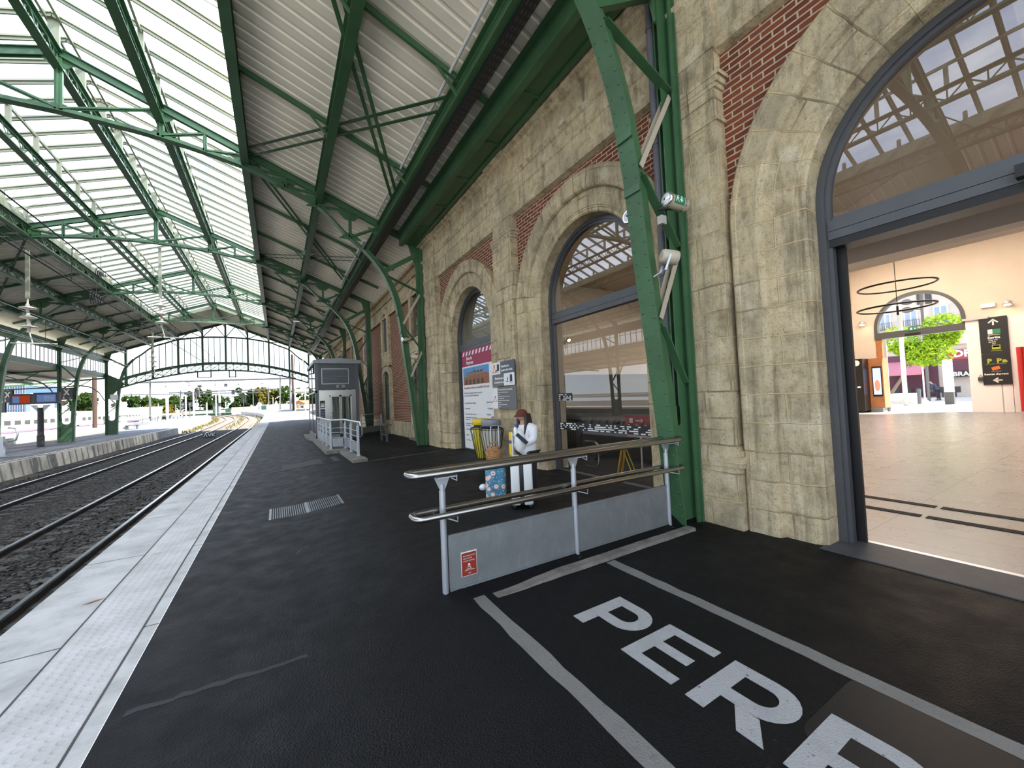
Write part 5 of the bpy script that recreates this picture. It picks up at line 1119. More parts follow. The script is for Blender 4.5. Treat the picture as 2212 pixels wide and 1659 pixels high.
# ================================================================ LIFT TOWER
LX0, LX1, LY0, LY1, LZ = 1.64, 3.70, 21.9, 26.6, .14
t = thing('lift_tower', 'grey metal platform lift with glass sides and glazed doors', 'lift', ((LX0+LX1)/2, 24, LZ))
mb = MB(); mb.box(LX0-.3, LX1+.05, LY0-.1, LY1+.3, 0, LZ+.03); mb.box(LX0-.33, LX0, LY0+1.3, LY1, 0, LZ+.05); mb.build('plinth', M['kerb'], t)
mb = MB()
for x in (LX0, LX1-.16):
    for y in (LY0, LY0+2.2, LY1-.14): mb.box(x, x+.16, y, y+.14, LZ, 3.98)
mb.box(LX0, LX0+.08, LY0, LY1, 2.5, 2.6); mb.box(LX0, LX0+.1, LY0, LY1, LZ, .4); mb.build('frame', M['frame'], t)
mb = MB(); mb.box(LX0+.16, LX1-.16, LY0+.02, LY0+.08, 2.66, 3.98); mb.build('header_panel', flat('lift_panel', (.085,.088,.09), .45, .3), t)
mb = MB(); mb.box(LX0+.30, LX1-.48, LY0-.012, LY0+.03, 2.93, 3.72); gp = mb.build('grille_frame', M['galv_post'], t)
mb = MB(); mb.box(LX0+.33, LX1-.51, LY0-.014, LY0-.011, 2.96, 3.69); mb.build('grille_back', M['black'], gp)
mb = MB()
for i in range(18): mb.bar((LX0+.33, LY0-.022, 2.98+i*.04), (LX1-.51, LY0-.022, 2.98+i*.04), .02, .012)
mb.build('grille', M['galv'], gp)
mb = MB(); mb.box(2.60, 3.02, LY0-.03, LY0+.02, 2.74, 2.88); mb.build('indicator_panel', M['galv'], t); mb = MB(); mb.box(2.74, 2.86, LY0-.034, LY0-.03, 2.77, 2.85); mb.build('indicator', M['black'], t)
mb = MB(); mb.box(2.11, 2.28, LY0-.02, LY0+.1, LZ, 2.62); mb.box(3.32, 3.54, LY0-.02, LY0+.1, LZ, 2.62); mb.box(2.28, 3.32, LY0-.018, LY0+.1, 2.36, 2.62); mb.build('door_frame', M['stainless'], t)
for xa, xb in ((2.28, 2.79), (2.81, 3.32)):
    mb = MB(); mb.box(xa, xa+.05, LY0+.05, LY0+.08, LZ, 2.36); mb.box(xb-.05, xb, LY0+.05, LY0+.08, LZ, 2.36); mb.box(xa, xb, LY0+.05, LY0+.08, 2.28, 2.36); mb.box(xa, xb, LY0+.05, LY0+.08, LZ, .35); dl = mb.build('door_leaf', M['stainless'], t)
    mb = MB(); mb.box(xa+.05, xb-.05, LY0+.06, LY0+.066, .35, 2.28); mb.build('pane', M['doorglass'], dl)
mb = MB(); mb.box(LX0+.16, 2.11, LY0-.01, LY0+.06, LZ, 2.62); cp = mb.build('control_panel', M['stainless'], t)
for z0, z1, m, s_ in ((1.72, 2.10, 'black', "lift"), (1.20, 1.68, 'navy', 0)):
    mb = MB(); mb.box(1.84, 2.06, LY0-.02, LY0-.01, z0, z1); lp = mb.build('sign_plate', M[m], cp)
    mb = MB()
    if s_:
        mb.box(1.87, 2.03, LY0-.024, LY0-.02, 1.78, 1.90)
        for x in (1.90, 1.95, 2.0): mb.ball((x, LY0-.022, 1.95), .018, 6, (1,.2,1)); mb.box(x-.016, x+.016, LY0-.024, LY0-.02, 1.86, 1.94)
    else:
        for i in range(4): mb.box(1.87, 2.0, LY0-.024, LY0-.02, 1.3+.08*i, 1.31+.08*i)
    mb.build('pictogram', M['signwhite'], lp)
mb = MB(); mb.box(LX0+.02, LX0+.035, LY0+.14, LY0+2.2, .4, 2.5); mb.box(LX0+.02, LX0+.035, LY0+2.34, LY1-.14, .4, 2.5); mb.box(LX0+.02, LX0+.035, LY0+.14, LY1-.14, 2.6, 3.9); mb.build('side_glass', M['glass'], t)
mb = MB(); mb.box(LX1-.05, LX1-.03, LY0+.14, LY1, LZ, 3.95); mb.box(LX0+.1, LX1, LY1-.1, LY1-.06, LZ, 3.95); mb.build('side_panel', M['paleframe'], t)
mb = MB(); mb.prism([V((LX0-.06, LY0-.12, 3.98)), V((LX1+.10, LY0-.12, 3.98)), V((LX1+.10, LY0-.12, 4.15)), V((2.8, LY0-.12, 4.27)), V((LX0-.06, LY0-.12, 4.15))], (0, LY1-LY0+.3, 0)); mb.build('roof', M['galv'], t)
# ---- railings round the lift
def railing(label, pts, posts, z0, group, top=M['chrome']):
    t = thing('railing', label, 'railing', V(pts[0]), group); 
    mb = MB(); mb.tube([V((x, y, z0+1.07)) for x, y, _ in pts], .03, 10); mb.tube([V((pts[-1][0], pts[-1][1], z0+1.07)), V((pts[-1][0]+.04, pts[-1][1]-.12, z0+1.06)), V((pts[-1][0]+.05, pts[-1][1]-.14, z0+.95))], .03, 10); mb.build('handrail', M['alu'], t)
    for x, y in posts: mb = MB(); mb.box(x-.03, x+.03, y-.055, y+.055, z0, z0+.95); mb.box(x-.06, x+.06, y-.08, y+.08, z0, z0+.012); mb.box(x-.015, x+.03, y-.012, y+.012, z0+.95, z0+1.05); mb.build('post', M['galv_post'], t)
    mb = MB()
    for z in (.42, .60, .78):
        for a, b in zip(pts, pts[1:]): mb.tube([V((a[0], a[1], z0+z)), V((b[0], b[1], z0+z))], .011, 6)
    mb.build('mid_rails', M['galv_post'], t)
    mb = MB()
    for a, b in zip(pts, pts[1:]):
        d = (V(b)-V(a)); L = d.length; u = d.normalized(); mb.bar(V((a[0], a[1], z0+.24))+u*.06, V((b[0], b[1], z0+.24))-u*.06, .015, .30)
    mb.build('kick_panel', M['galv'], t)
railing('galvanised railing along the track side of the lift approach', [(1.69, 22.0, 0), (1.68, 16.1, 0), (2.16, 16.0, 0), (2.16, 13.1, 0)], [(1.69,21.5),(1.69,20.3),(1.68,18.9),(1.68,17.6),(1.68,16.15),(2.16,15.95),(2.16,14.6),(2.16,13.2)], .22, 'railings by the lift')
mb = MB(); mb.box(1.45, 2.3, 15.42, 25.2, 0, .22); mb.box(1.88, 2.3, 12.45, 15.42, 0, .21); mb.build('railing_plinth', M['kerb'], label='pale concrete plinth under the galvanised railing by the lift', cat='plinth')
railing('grey railing with a low panel between the lift and the wing wall', [(5.2, 23.4, 0), (3.78, 22.0, 0)], [(5.1,23.3),(3.8,22.02)], .2, 'railings by the lift')
mb = MB(); t = thing('perch_bench', 'dark narrow perch bench standing by the wing wall', 'bench', (4.1, 18.2, .15))
mb.box(3.93, 4.27, 17.5, 19.0, .86, .91); mb.build('seat', M['frame'], t)
for y in (17.75, 18.75): mb = MB(); mb.box(4.06, 4.14, y-.05, y+.05, .13, .86); mb.build('leg', M['frame'], t)
mb = MB(); mb.box(4.08, 4.12, 17.75, 18.75, .4, .45); mb.build('stretcher', M['frame'], t)
# ================================================================ TICKET HALL
mb = MB(); mb.box(5.84, 32.0, -8, 11, -.2, .004); struct(mb, 'floor.004', M['tiles'])
mb = MB(); mb.box(5.2, 5.80, -1.2, 2.12, -.15, .012); struct(mb, 'floor.005', M['slab'])
mb = MB(); mb.box(5.785, 5.85, -1.0, 2.06, 0, .016); struct(mb, 'trim_17', M['alu'])
XF = 32.0; YC = 7.41; HW = 1.88
mb = MB(); n = 30
for y0, y1 in ((-8, YC-HW), (YC+HW, 11.4)): mb.box(XF, XF+.6, y0, y1, -.2, 5.1)
A = [V((XF, YC+HW*cos(pi*i/n), 5.1+HW*sin(pi*i/n))) for i in range(n+1)]; B = [V((XF, YC+HW+2-(2*HW+4)*i/n, 9.6)) for i in range(n+1)]
mb.strip(A, B, (.6,0,0)); mb.box(XF, XF+.6, -8, YC-HW-2, 5.1, 9.6); mb.box(XF, XF+.6, YC+HW+2, 11.4, 5.1, 9.6)
mb.prism([V((XF, YC-HW, 5.1)), V((XF, YC-HW-2, 5.1)), V((XF, YC-HW-2, 9.6))], (.6,0,0)); mb.prism([V((XF, YC+HW, 5.1)), V((XF, YC+HW+2, 5.1)), V((XF, YC+HW+2, 9.6))], (.6,0,0))
struct(mb, 'wall_hall_street', M['offwhite'])
mb = MB(); mb.box(5.9, 32.6, 11, 11.4, -.2, 9.6); struct(mb, 'wall_hall_north', M['offwhite'])
mb = MB(); mb.box(5.9, 32.6, -8.4, -8, -.2, 9.6); struct(mb, 'wall_hall_south', M['offwhite'])
mb = MB(); mb.box(14.0, 14.5, -8, 11, 5.20, 9.6); struct(mb, 'trim_18', M['hallgrey'])
mb = MB(); mb.box(13.98, 14.5, -8, 11, 5.08, 5.20); struct(mb, 'trim_19', M['offwhite'])
mb = MB(); mb.box(6.0, 14.0, -8, 11, 5.82, 5.9); struct(mb, 'ceiling.005', M['gloss'])
mb = MB(); mb.box(14.5, 32.6, -8, 11, 9.5, 9.7); struct(mb, 'ceiling.006', M['offwhite'])
mb = MB(); mb.box(6.0, 9.5, 11.4, 15.3, -.1, 7); mb.box(6, 12, 11.2, 15.3, 6.9, 7.1); struct(mb, 'wall_hall_north.001', M['offwhite'])
mb = MB(); mb.box(26.5, 27.1, 10.2, 11, 0, 9.5); mb.box(14.5, 32, 10.3, 11, 6.9, 9.5); struct(mb, 'trim_20', M['offwhite'])
# street door
mb = MB(); n = 30
for r0, r1, x0, x1 in ((HW+.02, HW-.14, XF-.05, XF+.35),):
    P = [(YC+r0, 4.5)]+[(YC+r0*cos(pi*i/n), 5.1+r0*sin(pi*i/n)) for i in range(n+1)]+[(YC-r0, 4.5)]; Q = [(YC+r1, 4.5)]+[(YC+r1*cos(pi*i/n), 5.1+r1*sin(pi*i/n)) for i in range(n+1)]+[(YC-r1, 4.5)]
    mb.strip([V((x0, *p)) for p in P], [V((x0, *p)) for p in Q], (x1-x0,0,0))
mb.box(XF-.12, XF+.2, YC-HW, YC+HW, 4.42, 4.80)
dw = struct(mb, 'window_21', M['frame'])
mb = MB(); half = [V((XF+.1, YC+(HW-.14)*cos(pi*i/n), 5.1+(HW-.14)*sin(pi*i/n))) for i in range(n+1)]; mb.prism([V((XF+.1, YC+HW-.14, 4.8))]+half+[V((XF+.1, YC-HW+.14, 4.8))], (.01,0,0)); mb.build('pane', M['glass_clear'], dw)
mb = MB(); mb.box(XF-.05, XF+.1, YC+HW-.30, YC+HW-.02, 0, 4.42); mb.build('door_post', M['wood'], dw); mb = MB(); mb.box(XF-.08, XF+.02, YC+HW-.5, YC+HW-.36, 0, 4.42); mb.build('door_leaf', M['alu'], dw)
o = V((XF-.14, YC+.15, 4.72)); t = thing('exit_sign', 'small green running man sign on the street door header', 'exit sign', o); mb = MB(); mb.box(o.x-.03, o.x, o.y-.2, o.y+.2, o.z, o.z+.22); mb.build('sign_box', M['signgreen'], t); mb = MB(); mb.box(o.x-.035, o.x-.03, o.y+.02, o.y+.10, o.z+.05, o.z+.17); mb.prism([o+V((-.036,-.05,.14)), o+V((-.036,-.15,.14)), o+V((-.036,-.10,.05))], (.004,0,0)); mb.build('pictogram', M['signwhite'], t)
mb = MB(); mb.box(XF-.16, XF-.12, YC-.15, YC+.5, 4.46, 4.58); mb.build('door_sensor', M['black'], dw)
# white lower panelling right of the door, direction sign
mb = MB(); mb.box(XF-.22, XF, 4.1, YC-HW-.02, 0, 4.86); mb.box(XF-.20, XF, -8, 4.085, 0, 4.86); struct(mb, 'wall_hall_street.001', M['white'])
mb = MB(); mb.box(XF-.35, XF, 4.7, 5.6, 4.86, 4.98); mb.build('ledge_light', M['alu'], label='flat metal lamp ledge on top of the white panel beside the street door', cat='light')
mb = MB(); mb.box(XF-.225, XF-.22, 4.42, 4.46, 0, 1.42); mb.build('cable_duct', M['greybox'], label='grey vertical cable duct below the black direction sign', cat='cable')
def hsign(y1, y0, z0, z1, lb):
    o = V((XF-.30, y1, z0)); t = thing('direction_sign', lb, 'sign', o, 'black direction signs in the hall'); mb = MB(); mb.box(XF-.30, XF-.22, y0, y1, z0, z1); mb.build('board', M['signblack'], t); return t, o, y1-y0, z1-z0
def hp(t, o, m, polys, nm):
    mb = MB()
    for P in polys: mb.prism([o+V((-.006, -u, v)) for u, v in P], (.004,0,0))
    return mb.build(nm, m, t)
t, o, w, h = hsign(5.03, 4.09, 3.03, 4.90, 'black direction sign reading Sortie with an up arrow, upper half of the tall sign')
hp(t, o, M['signwhite'], [[(.45,1.45),(.51,1.45),(.51,1.72),(.45,1.72)], [(.48,1.78),(.66,1.60),(.62,1.56),(.48,1.70)], [(.48,1.78),(.30,1.60),(.34,1.56),(.48,1.70)], [(.28,1.0),(.44,1.0),(.44,1.24),(.28,1.24)], [(.28,.94),(.68,.94),(.68,.96),(.28,.96)]], 'arrow')
hp(t, o, M['signgreen'], [[(.45,1.0),(.70,1.0),(.70,1.24),(.45,1.24)]], 'exit_pictogram')
hp(t, o, M['lime'], [[(.38,.20),(.66,.20),(.66,.42),(.38,.42)], [(.33,.12),(.70,.12),(.70,.14),(.33,.14)]], 'bus_pictogram'); hp(t, o, M['signblack'], [[(.41,.31),(.63,.31),(.63,.39),(.41,.39)]], 'bus_window')
mb = MB(); mb.text("Sortie", .17, o+V((-.008,-.26,.76)), RY, U0, .006); mb.text("Way out", .085, o+V((-.008,-.28,.66)), RY, U0, .002); mb.text("Sortida", .085, o+V((-.008,-.28,.56)), RY, U0, .002); mb.text("Bus", .08, o+V((-.008,-.40,.46)), RY, U0, .002); mb.build('lettering', M['signwhite'], t)
t, o, w, h = hsign(5.03, 4.09, 1.42, 3.0, 'black direction sign reading Retrait d\'argent with a left arrow, lower half of the tall sign')
mb = MB(); mb.text("P", .30, o+V((-.008,-.18,1.12)), RY, U0, .015); mb.text("P", .30, o+V((-.008,-.50,1.12)), RY, U0, .015); mb.prism([o+V((-.006,-u,v)) for u, v in ((.66,1.12),(.84,1.12),(.84,1.2),(.78,1.26),(.70,1.26))], (.004,0,0))
for u in (.12, .48): mb.prism([o+V((-.006,-a,b)) for a, b in ((u,1.06),(u+.32,1.06),(u+.32,1.075),(u,1.075))], (.004,0,0))
mb.build('parking_symbol', M['lime'], t)
hp(t, o, M['orange'], [[(.34,.72),(.60,.80),(.56,.96),(.30,.88)]], 'card_pictogram')
mb = MB(); mb.text("Retrait d'argent", .125, o+V((-.008,-.05,.50)), RY, U0, .004); mb.build('lettering', M['signwhite'], t)
hp(t, o, M['signwhite'], [[(.38,.20),(.64,.20),(.64,.25),(.38,.25)], [(.32,.225),(.48,.36),(.52,.32),(.40,.225)], [(.32,.225),(.48,.09),(.52,.13),(.40,.225)], [(.30,.68),(.62,.68),(.62,.69),(.30,.69)]], 'arrow')
for px, py, X, lb in ((2176, 658, 31.7, 'round wall spotlight above the black direction sign'), (1862, 702, 31.7, 'round wall spotlight left of the street door'), (1229, 735, 0, 'lit wall spotlight seen through the tall arched window')):
    p = onX(px, py, X) if X else onY(px, py, 10.8); t = thing('wall_spotlight', lb, 'spotlight', p, 'hall spotlights'); s_ = 1 if X else .45
    mb = MB(); mb.lathe([(.14*s_,0),(.17*s_,.02),(.17*s_,.16*s_),(.12*s_,.2*s_)], p, 16, (.25,0,.95) if X else (0,.6,.5)); mb.build('housing', M['alu'], t); mb = MB(); mb.lathe([(.12*s_,-.012),(.12*s_,-.004)], p, 14, (.25,0,.95) if X else (0,.6,.5)); mb.build('lamp', M['glow_warm'], t)
    if not X: mb = MB(); mb.tube([p, p+V((0,.2,0))], .02, 6); mb.build('arm', M['alu'], t)
o = V((31.9, 4.71, 5.5)); t = thing('emergency_luminaire', 'small white box with a green light on the hall wall', 'emergency light', o); mb = MB(); mb.box(31.88, 32, 4.45, 4.95, 5.45, 5.65); mb.build('housing', M['white'], t); mb = MB(); mb.ball((31.86, 4.66, 5.55), .045, 8); mb.build('indicator', M['glow_green'], t)
t = thing('ring_pendant', 'pendant lamp of two thin black rings hanging in the hall', 'pendant lamp', (18, 4.58, 4.3))
for z, dx in ((5.03, 0), (4.31, .05)):
    mb = MB(); mb.tube([(18+.97*cos(a), 4.60+dx+.97*sin(a), z) for a in [2*pi*i/48 for i in range(48)]], .032, 8, closed=True); rg = mb.build('ring', M['black'], t)
mb = MB(); mb.tube([(18,4.6,9.5), (18,4.6,4.1)], .010, 6); mb.tube([(18,4.6,4.35),(18,4.6,4.05)], .03, 8); mb.build('suspension', M['black'], t)
# vending machine with a wooden advert column, red machine
t = thing('vending_machine', 'black vending machine beside the street door', 'vending machine', (30.6, 10.0, 0))
mb = MB(); mb.box(30.2, 31.1, 9.45, 10.6, .12, 3.25); mb.box(30.3, 31.1, 9.6, 10.5, 0, .12); mb.build('cabinet', M['black'], t)
mb = MB(); mb.box(30.17, 30.2, 9.95, 10.35, 1.7, 2.2); mb.box(30.17, 30.2, 9.6, 9.75, 1.5, 1.6); mb.build('price_label', M['signwhite'], t); mb = MB(); mb.lathe([(.18,0),(.18,.02)], (30.18, 9.75, 3.0), 14, (1,0,0)); mb.build('badge', M['signwhite'], t)
t = thing('advert_column', 'wood veneer advert column with a lit poster beside the black vending machine', 'advert', (31.4, 9.1, 0))
mb = MB(); mb.box(31.1, 31.9, 8.8, 9.45, .25, 3.25); mb.build('cabinet', M['wood'], t); mb = MB(); mb.box(31.05, 31.9, 8.9, 9.45, 0, .25); mb.build('plinth', M['galv'], t)
mb = MB(); mb.box(31.07, 31.1, 8.86, 9.30, .95, 2.75); mb.build('poster_frame', M['black'], t); mb = MB(); mb.box(31.06, 31.07, 8.90, 9.26, 1.05, 2.65); mb.build('poster', M['advert'], t); mb = MB(); mb.ball((31.06, 9.08, 1.6), .16, 8, (.05,.8,2.2)); mb.build('poster_figure', M['advert_red'], t)
t = thing('photo_booth', 'red machine with rounded edges at the right edge of the hall', 'machine', (31.2, 3.2, 0)); mb = MB(); mb.box(30.6, 31.7, 2.4, 3.72, .1, 3.2); mb.tube([(30.6, 3.66, .1), (30.6, 3.66, 3.2)], .1, 12); mb.build('cabinet', M['red'], t); mb = MB(); mb.box(30.65, 31.7, 2.5, 3.6, 0, .1); mb.build('plinth', M['dark'], t); mb = MB(); mb.box(30.55, 30.62, 3.5, 3.6, .9, 1.0); mb.build('knob', M['signwhite'], t)
t = thing('payphone', 'small grey device with a red tag on the white hall panel', 'wall device', (31.7, 5.2, 1.7)); mb = MB(); mb.box(31.66, 31.78, 5.02, 5.2, 1.62, 1.82); mb.tube([(31.7,5.18,1.82),(31.7,5.11,1.95),(31.7,5.04,1.82)], .015, 5); mb.build('device', M['dark'], t); mb = MB(); mb.box(31.75, 31.78, 4.8, 4.86, 2.0, 2.08); mb.build('tag', M['red'], t)
for x, y1, lb in ((8.11, 9, 'ribbed black guidance strip in the hall floor, farther from the door'), (7.44, 9, 'ribbed black guidance strip in the hall floor, nearer the door')):
    t = thing('guidance_strip', lb, 'floor strip', (x, 1.5, 0), 'guidance strips in the hall floor')
    for ya, yb in ((-3.5, 1.77), (1.83, 7)):
        mb = MB()
        for k in range(4): mb.box(x-.065+.036*k, x-.04+.036*k, ya, yb, .004, .012)
        mb.box(x-.07, x+.075, ya, yb, .004, .006); mb.build('strip', M['rubber'], t)
# behind the tall arched window: dark café front, red sign, handrails, yellow floor sign
mb = MB(); mb.box(6.2, 24, 10.85, 11.0, 0, 2.45); struct(mb, 'wall_hall_north.002', flat('cafe_front', (.03, .035, .036), .25))
mb = MB(); mb.box(6.3, 24, 10.80, 10.95, 2.45, 2.55); struct(mb, 'trim_21', M['black'])
t = thing('counter', 'dark low counter inside behind the tall arched window', 'counter', (9.2, 8.2, 0)); mb = MB(); mb.box(8.4, 10.6, 6.2, 10.2, 0, 1.0); mb.build('body', flat('dark_wood', (.06,.035,.02), .5), t); mb = MB(); mb.box(8.3, 10.7, 6.1, 10.3, 1.0, 1.05); mb.build('worktop', M['dark'], t)
p = onX(1376, 925, 6.9); t = thing('no_entry_sign', 'red sign with white arrow and figures inside the tall arched window', 'sign', (6.9, p.y, .8)); mb = MB(); y1 = onX(1352, 925, 6.9).y; mb.box(6.9, 6.93, y1-.95, y1, .85, 1.32); mb.build('board', M['red'], t)
mb = MB(); q = V((6.895, y1, .85)); f = lambda *P: mb.prism([q+V((0,-u,v)) for u, v in P], (.004,0,0))
f((.30,.34),(.46,.34),(.46,.37),(.30,.37)); f((.46,.30),(.52,.355),(.46,.41)); f((.12,.30),(.22,.30),(.22,.41),(.12,.41))
for u in (.08, .30, .55): f((u,.22),(u+.05,.22),(u+.05,.27),(u,.27)); f((u+.0,.1),(u+.05,.1),(u+.06,.21),(u-.01,.21)); f((u-.04,.04),(u-.01,.04),(u+.03,.11),(u+.0,.11)); f((u+.06,.04),(u+.09,.04),(u+.05,.11),(u+.02,.11))
f((.05,.0),(.7,.0),(.7,.012),(.05,.012)); mb.build('pictograms', M['signwhite'], t)
mb = MB(); mb.tube([(6.92, y1-.4, 0), (6.92, y1-.4, .85)], .02, 8); mb.build('stand', M['alu'], t)
t = thing('stair_handrail', 'bent steel handrail inside the tall arched window', 'handrail', (6.6, 7, 0))
mb = MB(); y = 7.05; mb.tube([(6.4, y+.3, .72), (6.4, y-.02, .72), (6.4, y-.12, .66), (6.4, y-.14, .5), (6.4, y-.14, .2), (6.4, y-.05, .12), (6.4, y+.3, .12)], .022, 8); mb.build('rail', M['stainless'], t)
t = thing('escalator_handrail', 'dark sloping handrail behind the tall arched window', 'handrail', (7.5, 6.5, 0)); mb = MB(); mb.tube([(7.6, 8.6, -.1), (7.6, 6.0, 1.05), (7.6, 5.2, 1.1), (7.6, 5.0, .98), (7.6, 5.2, .85)], .035, 8); mb.build('rail', M['black'], t)
t = thing('wet_floor_sign', 'yellow folding floor sign inside the tall arched window', 'floor sign', (6.5, 6.3, 0))
for dx, w_ in ((-.02, .05), (.10, .022)):
    mb = MB(); mb.bar((6.5+dx, 6.42 if dx < 0 else 6.08, .01), (6.5, 6.27, .66), w_, .02); mb.bar((6.62+dx, 6.42 if dx < 0 else 6.08, .01), (6.6, 6.27, .66), w_, .02); mb.build('leg', M['yellow'], t)
mb = MB(); mb.prism([V((6.55, 6.46, .2)), V((6.55, 6.36, .2)), V((6.55, 6.29, .6)), V((6.55, 6.33, .6))], (.01,0,0)); mb.build('panel', M['redsign'], t)
mb = MB(); mb.box(6.0, 9.8, 4.9, 10.8, .004, .012); mb.build('entrance_mat', M['rubber'], label='dark floor mat inside behind the tall arched window', cat='mat')  # shade of the dim interior, laid over the tiles as a dark sheet
# ================================================================ STREET
mb = MB(); mb.face([V((32.6,-40,-.06)), V((90,-40,-.06)), V((90,70,-.06)), V((32.6,70,-.06))]); struct(mb, 'ground.004', M['paving'])
XB = 60.0
t = thing('street_building', 'pale cream apartment building across the street with shuttered windows', 'building', (XB, 12, -.06))
mb = MB(); mb.box(XB, XB+12, -10, 40, 5.3, 17); mb.box(XB+.3, XB+12, -10, 40, -.1, 5.3); mb.build('facade', M['cream'], t)
for x0, x1, y0, y1 in ((1902,1923,682,709), (1955,1981,674,702), (2018,2047,664,696), (1850,1872,690,716), (2080,2108,656,688), (2030,2051,721,735), (1956,1981,728,742)):
    a = onX(x0, y0, XB-.05); b = onX(x1, y1, XB-.05); mb = MB(); mb.box(XB-.12, XB+.02, b.y-.12, a.y+.12, b.z-.1, a.z+.1); w_ = mb.build('window', M['white'], t)
    m_ = (a.y+b.y)/2
    for ya, yb in ((b.y, m_-.06), (m_+.06, a.y)): mb = MB(); mb.box(XB-.14, XB-.11, ya, yb, b.z, a.z); mb.build('pane', M['shade_blue'], w_)
    mb = MB(); mb.box(XB-.5, XB-.46, b.y-.3, a.y+.3, b.z+.55, b.z+.6); mb.box(XB-.5, XB, b.y-.3, a.y+.3, b.z-.15, b.z-.08)
    for i in range(9): yy = b.y-.28+(a.y-b.y+.56)*i/8; mb.box(XB-.49, XB-.47, yy-.02, yy+.02, b.z-.1, b.z+.55)
    mb.build('balcony_rail', M['frame'], w_)
for x, y in ((1987,644), (2005,642)): a = onX(x, y, XB); mb = MB(); mb.box(XB-.05, XB, a.y-.25, a.y+.25, a.z-.7, a.z+.7); mb.build('vent', M['dark'], t)
a = onX(2046, 757, XB-.3); b = onX(2110, 773, XB-.3); mb = MB(); mb.box(XB-.3, XB+.1, b.y, a.y, b.z, a.z); sg = mb.build('shop_sign', M['shop'], t)
mb = MB(); mb.text("DRY T", .95, V((XB-.31, a.y-.4, b.z+.25)), RY, U0, .04); mb.build('lettering', M['signwhite'], sg)
a = onX(2048, 780, XB-.2); b = onX(2110, 800, XB-.2); mb = MB(); mb.box(XB-.2, XB+.3, b.y, a.y, b.z, a.z); mb.build('shop_fascia', M['plum'], t)
a = onX(2048, 802, XB-.25); b = onX(2120, 812, XB-.25); mb = MB(); mb.box(XB-.25, XB+.3, b.y, a.y, b.z, a.z); sg = mb.build('shop_board', M['black'], t); mb = MB(); mb.text("BRASSERIE", .62, V((XB-.26, a.y-.3, b.z+.1)), RY, U0, .02); mb.build('lettering', M['signwhite'], sg)
a = onX(1895, 790, XB); b = onX(2030, 866, XB); mb = MB(); mb.box(XB+.1, XB+.3, b.y, a.y, -.06, 4.6); mb.build('shop_front', M['plum'], t)
a = onX(1890, 800, XB-3); b = onX(1990, 818, XB-3); mb = MB(); mb.prism([V((XB-3, a.y, 2.75)), V((XB+.1, a.y, 3.9)), V((XB+.1, a.y, 3.8)), V((XB-3, a.y, 2.35))], (0, b.y-a.y, 0)); mb.build('awning', M['awning'], t)
for i in range(7): y = 16.5-i*.9; mb = MB(); mb.box(XB-2.0, XB-1.4, y-.3, y+.3, .4, .5); mb.box(XB-1.45, XB-1.4, y-.3, y+.3, .5, 1.0); mb.box(XB-1.75, XB-1.65, y-.05, y+.05, -.06, .4); mb.build('terrace_chair', M['dark'], label='dark terrace chair in front of the plum shop front', cat='chair', group='terrace chairs across the street')
def at40(px, py, X): return onX(px, py, X)
p0 = at40(1942, 560, 40); p1 = at40(1957, 872, 40); mb = MB(); mb.tube([V((40, p1.y, -.06)), V((40, p1.y-.02, 11))], .14, 10); mb.build('flag_pole', M['pole_pale'], label='thick pale pole standing right outside the street door', cat='pole')
p = at40(2006, 850, 48); t = thing('street_lamp', 'dark street lamp with angled heads behind the tree', 'street lamp', (48, p.y, -.06)); mb = MB(); mb.tube([V((48, p.y, -.06)), V((48, p.y, 13))], .10, 8); mb.build('pole', M['frame'], t)
for dy, z in ((.9, 8.6), (.9, 7.9), (.3, 9.9), (-1.0, 10.4)): mb = MB(); mb.tube([V((48, p.y, z)), V((48, p.y+dy, z+.2))], .05, 6); mb.ball(V((48, p.y+dy, z+.15)), .45, 8, (.7,1,.6)); mb.build('lamp_head', M['frame'], t)
a = at40(2034, 778, 42); b = at40(2061, 861, 42); t = thing('totem', 'tall pale totem panel on a dark base in the street', 'totem', (42, (a.y+b.y)/2, -.06)); mb = MB(); mb.box(42, 42.3, b.y, a.y, .85, a.z); mb.build('panel', M['white'], t); mb = MB(); mb.box(41.98, 42.32, b.y, a.y, -.06, .85); mb.build('base', M['dark'], t)
a = at40(1905, 847, 44); b = at40(1974, 862, 44); mb = MB(); mb.box(44, 45.2, b.y, a.y+.5, -.06, .75); mb.build('planter_wall', M['paving'], label='low pale planter wall under the street tree', cat='planter')
p = at40(1985, 850, 43); mb = MB(); mb.lathe([(.12,0),(.12,1.1),(.08,1.2)], (43, p.y, -.06), 10); mb.build('bollard', M['frame'], label='grey bollard right of the planter wall', cat='bollard')
p = at40(1997, 850, 45); mb = MB(); mb.tube([V((45, p.y, -.06)), V((45, p.y, 3.1))], .05, 6); mb.lathe([(.4,0),(.05,.3)], (45, p.y, -.06), 8); mb.build('parasol_pole', M['white'], label='thin white post on a cone foot in the street', cat='post')
p = at40(2027, 850, 50); person('person in dark clothes bending forward in the street', V((50, p.y, -.06)), (.2, 1), 1.75, dict(l=((.25,.2,1.0),(.4,.12,.8)), r=((.25,-.2,1.0),(.4,-.12,.8))), M['navy'], dict(l=((.05,.10,.45),(0,.1,.09)), r=((.03,-.1,.45),(-.05,-.1,.09))), lean=.6)
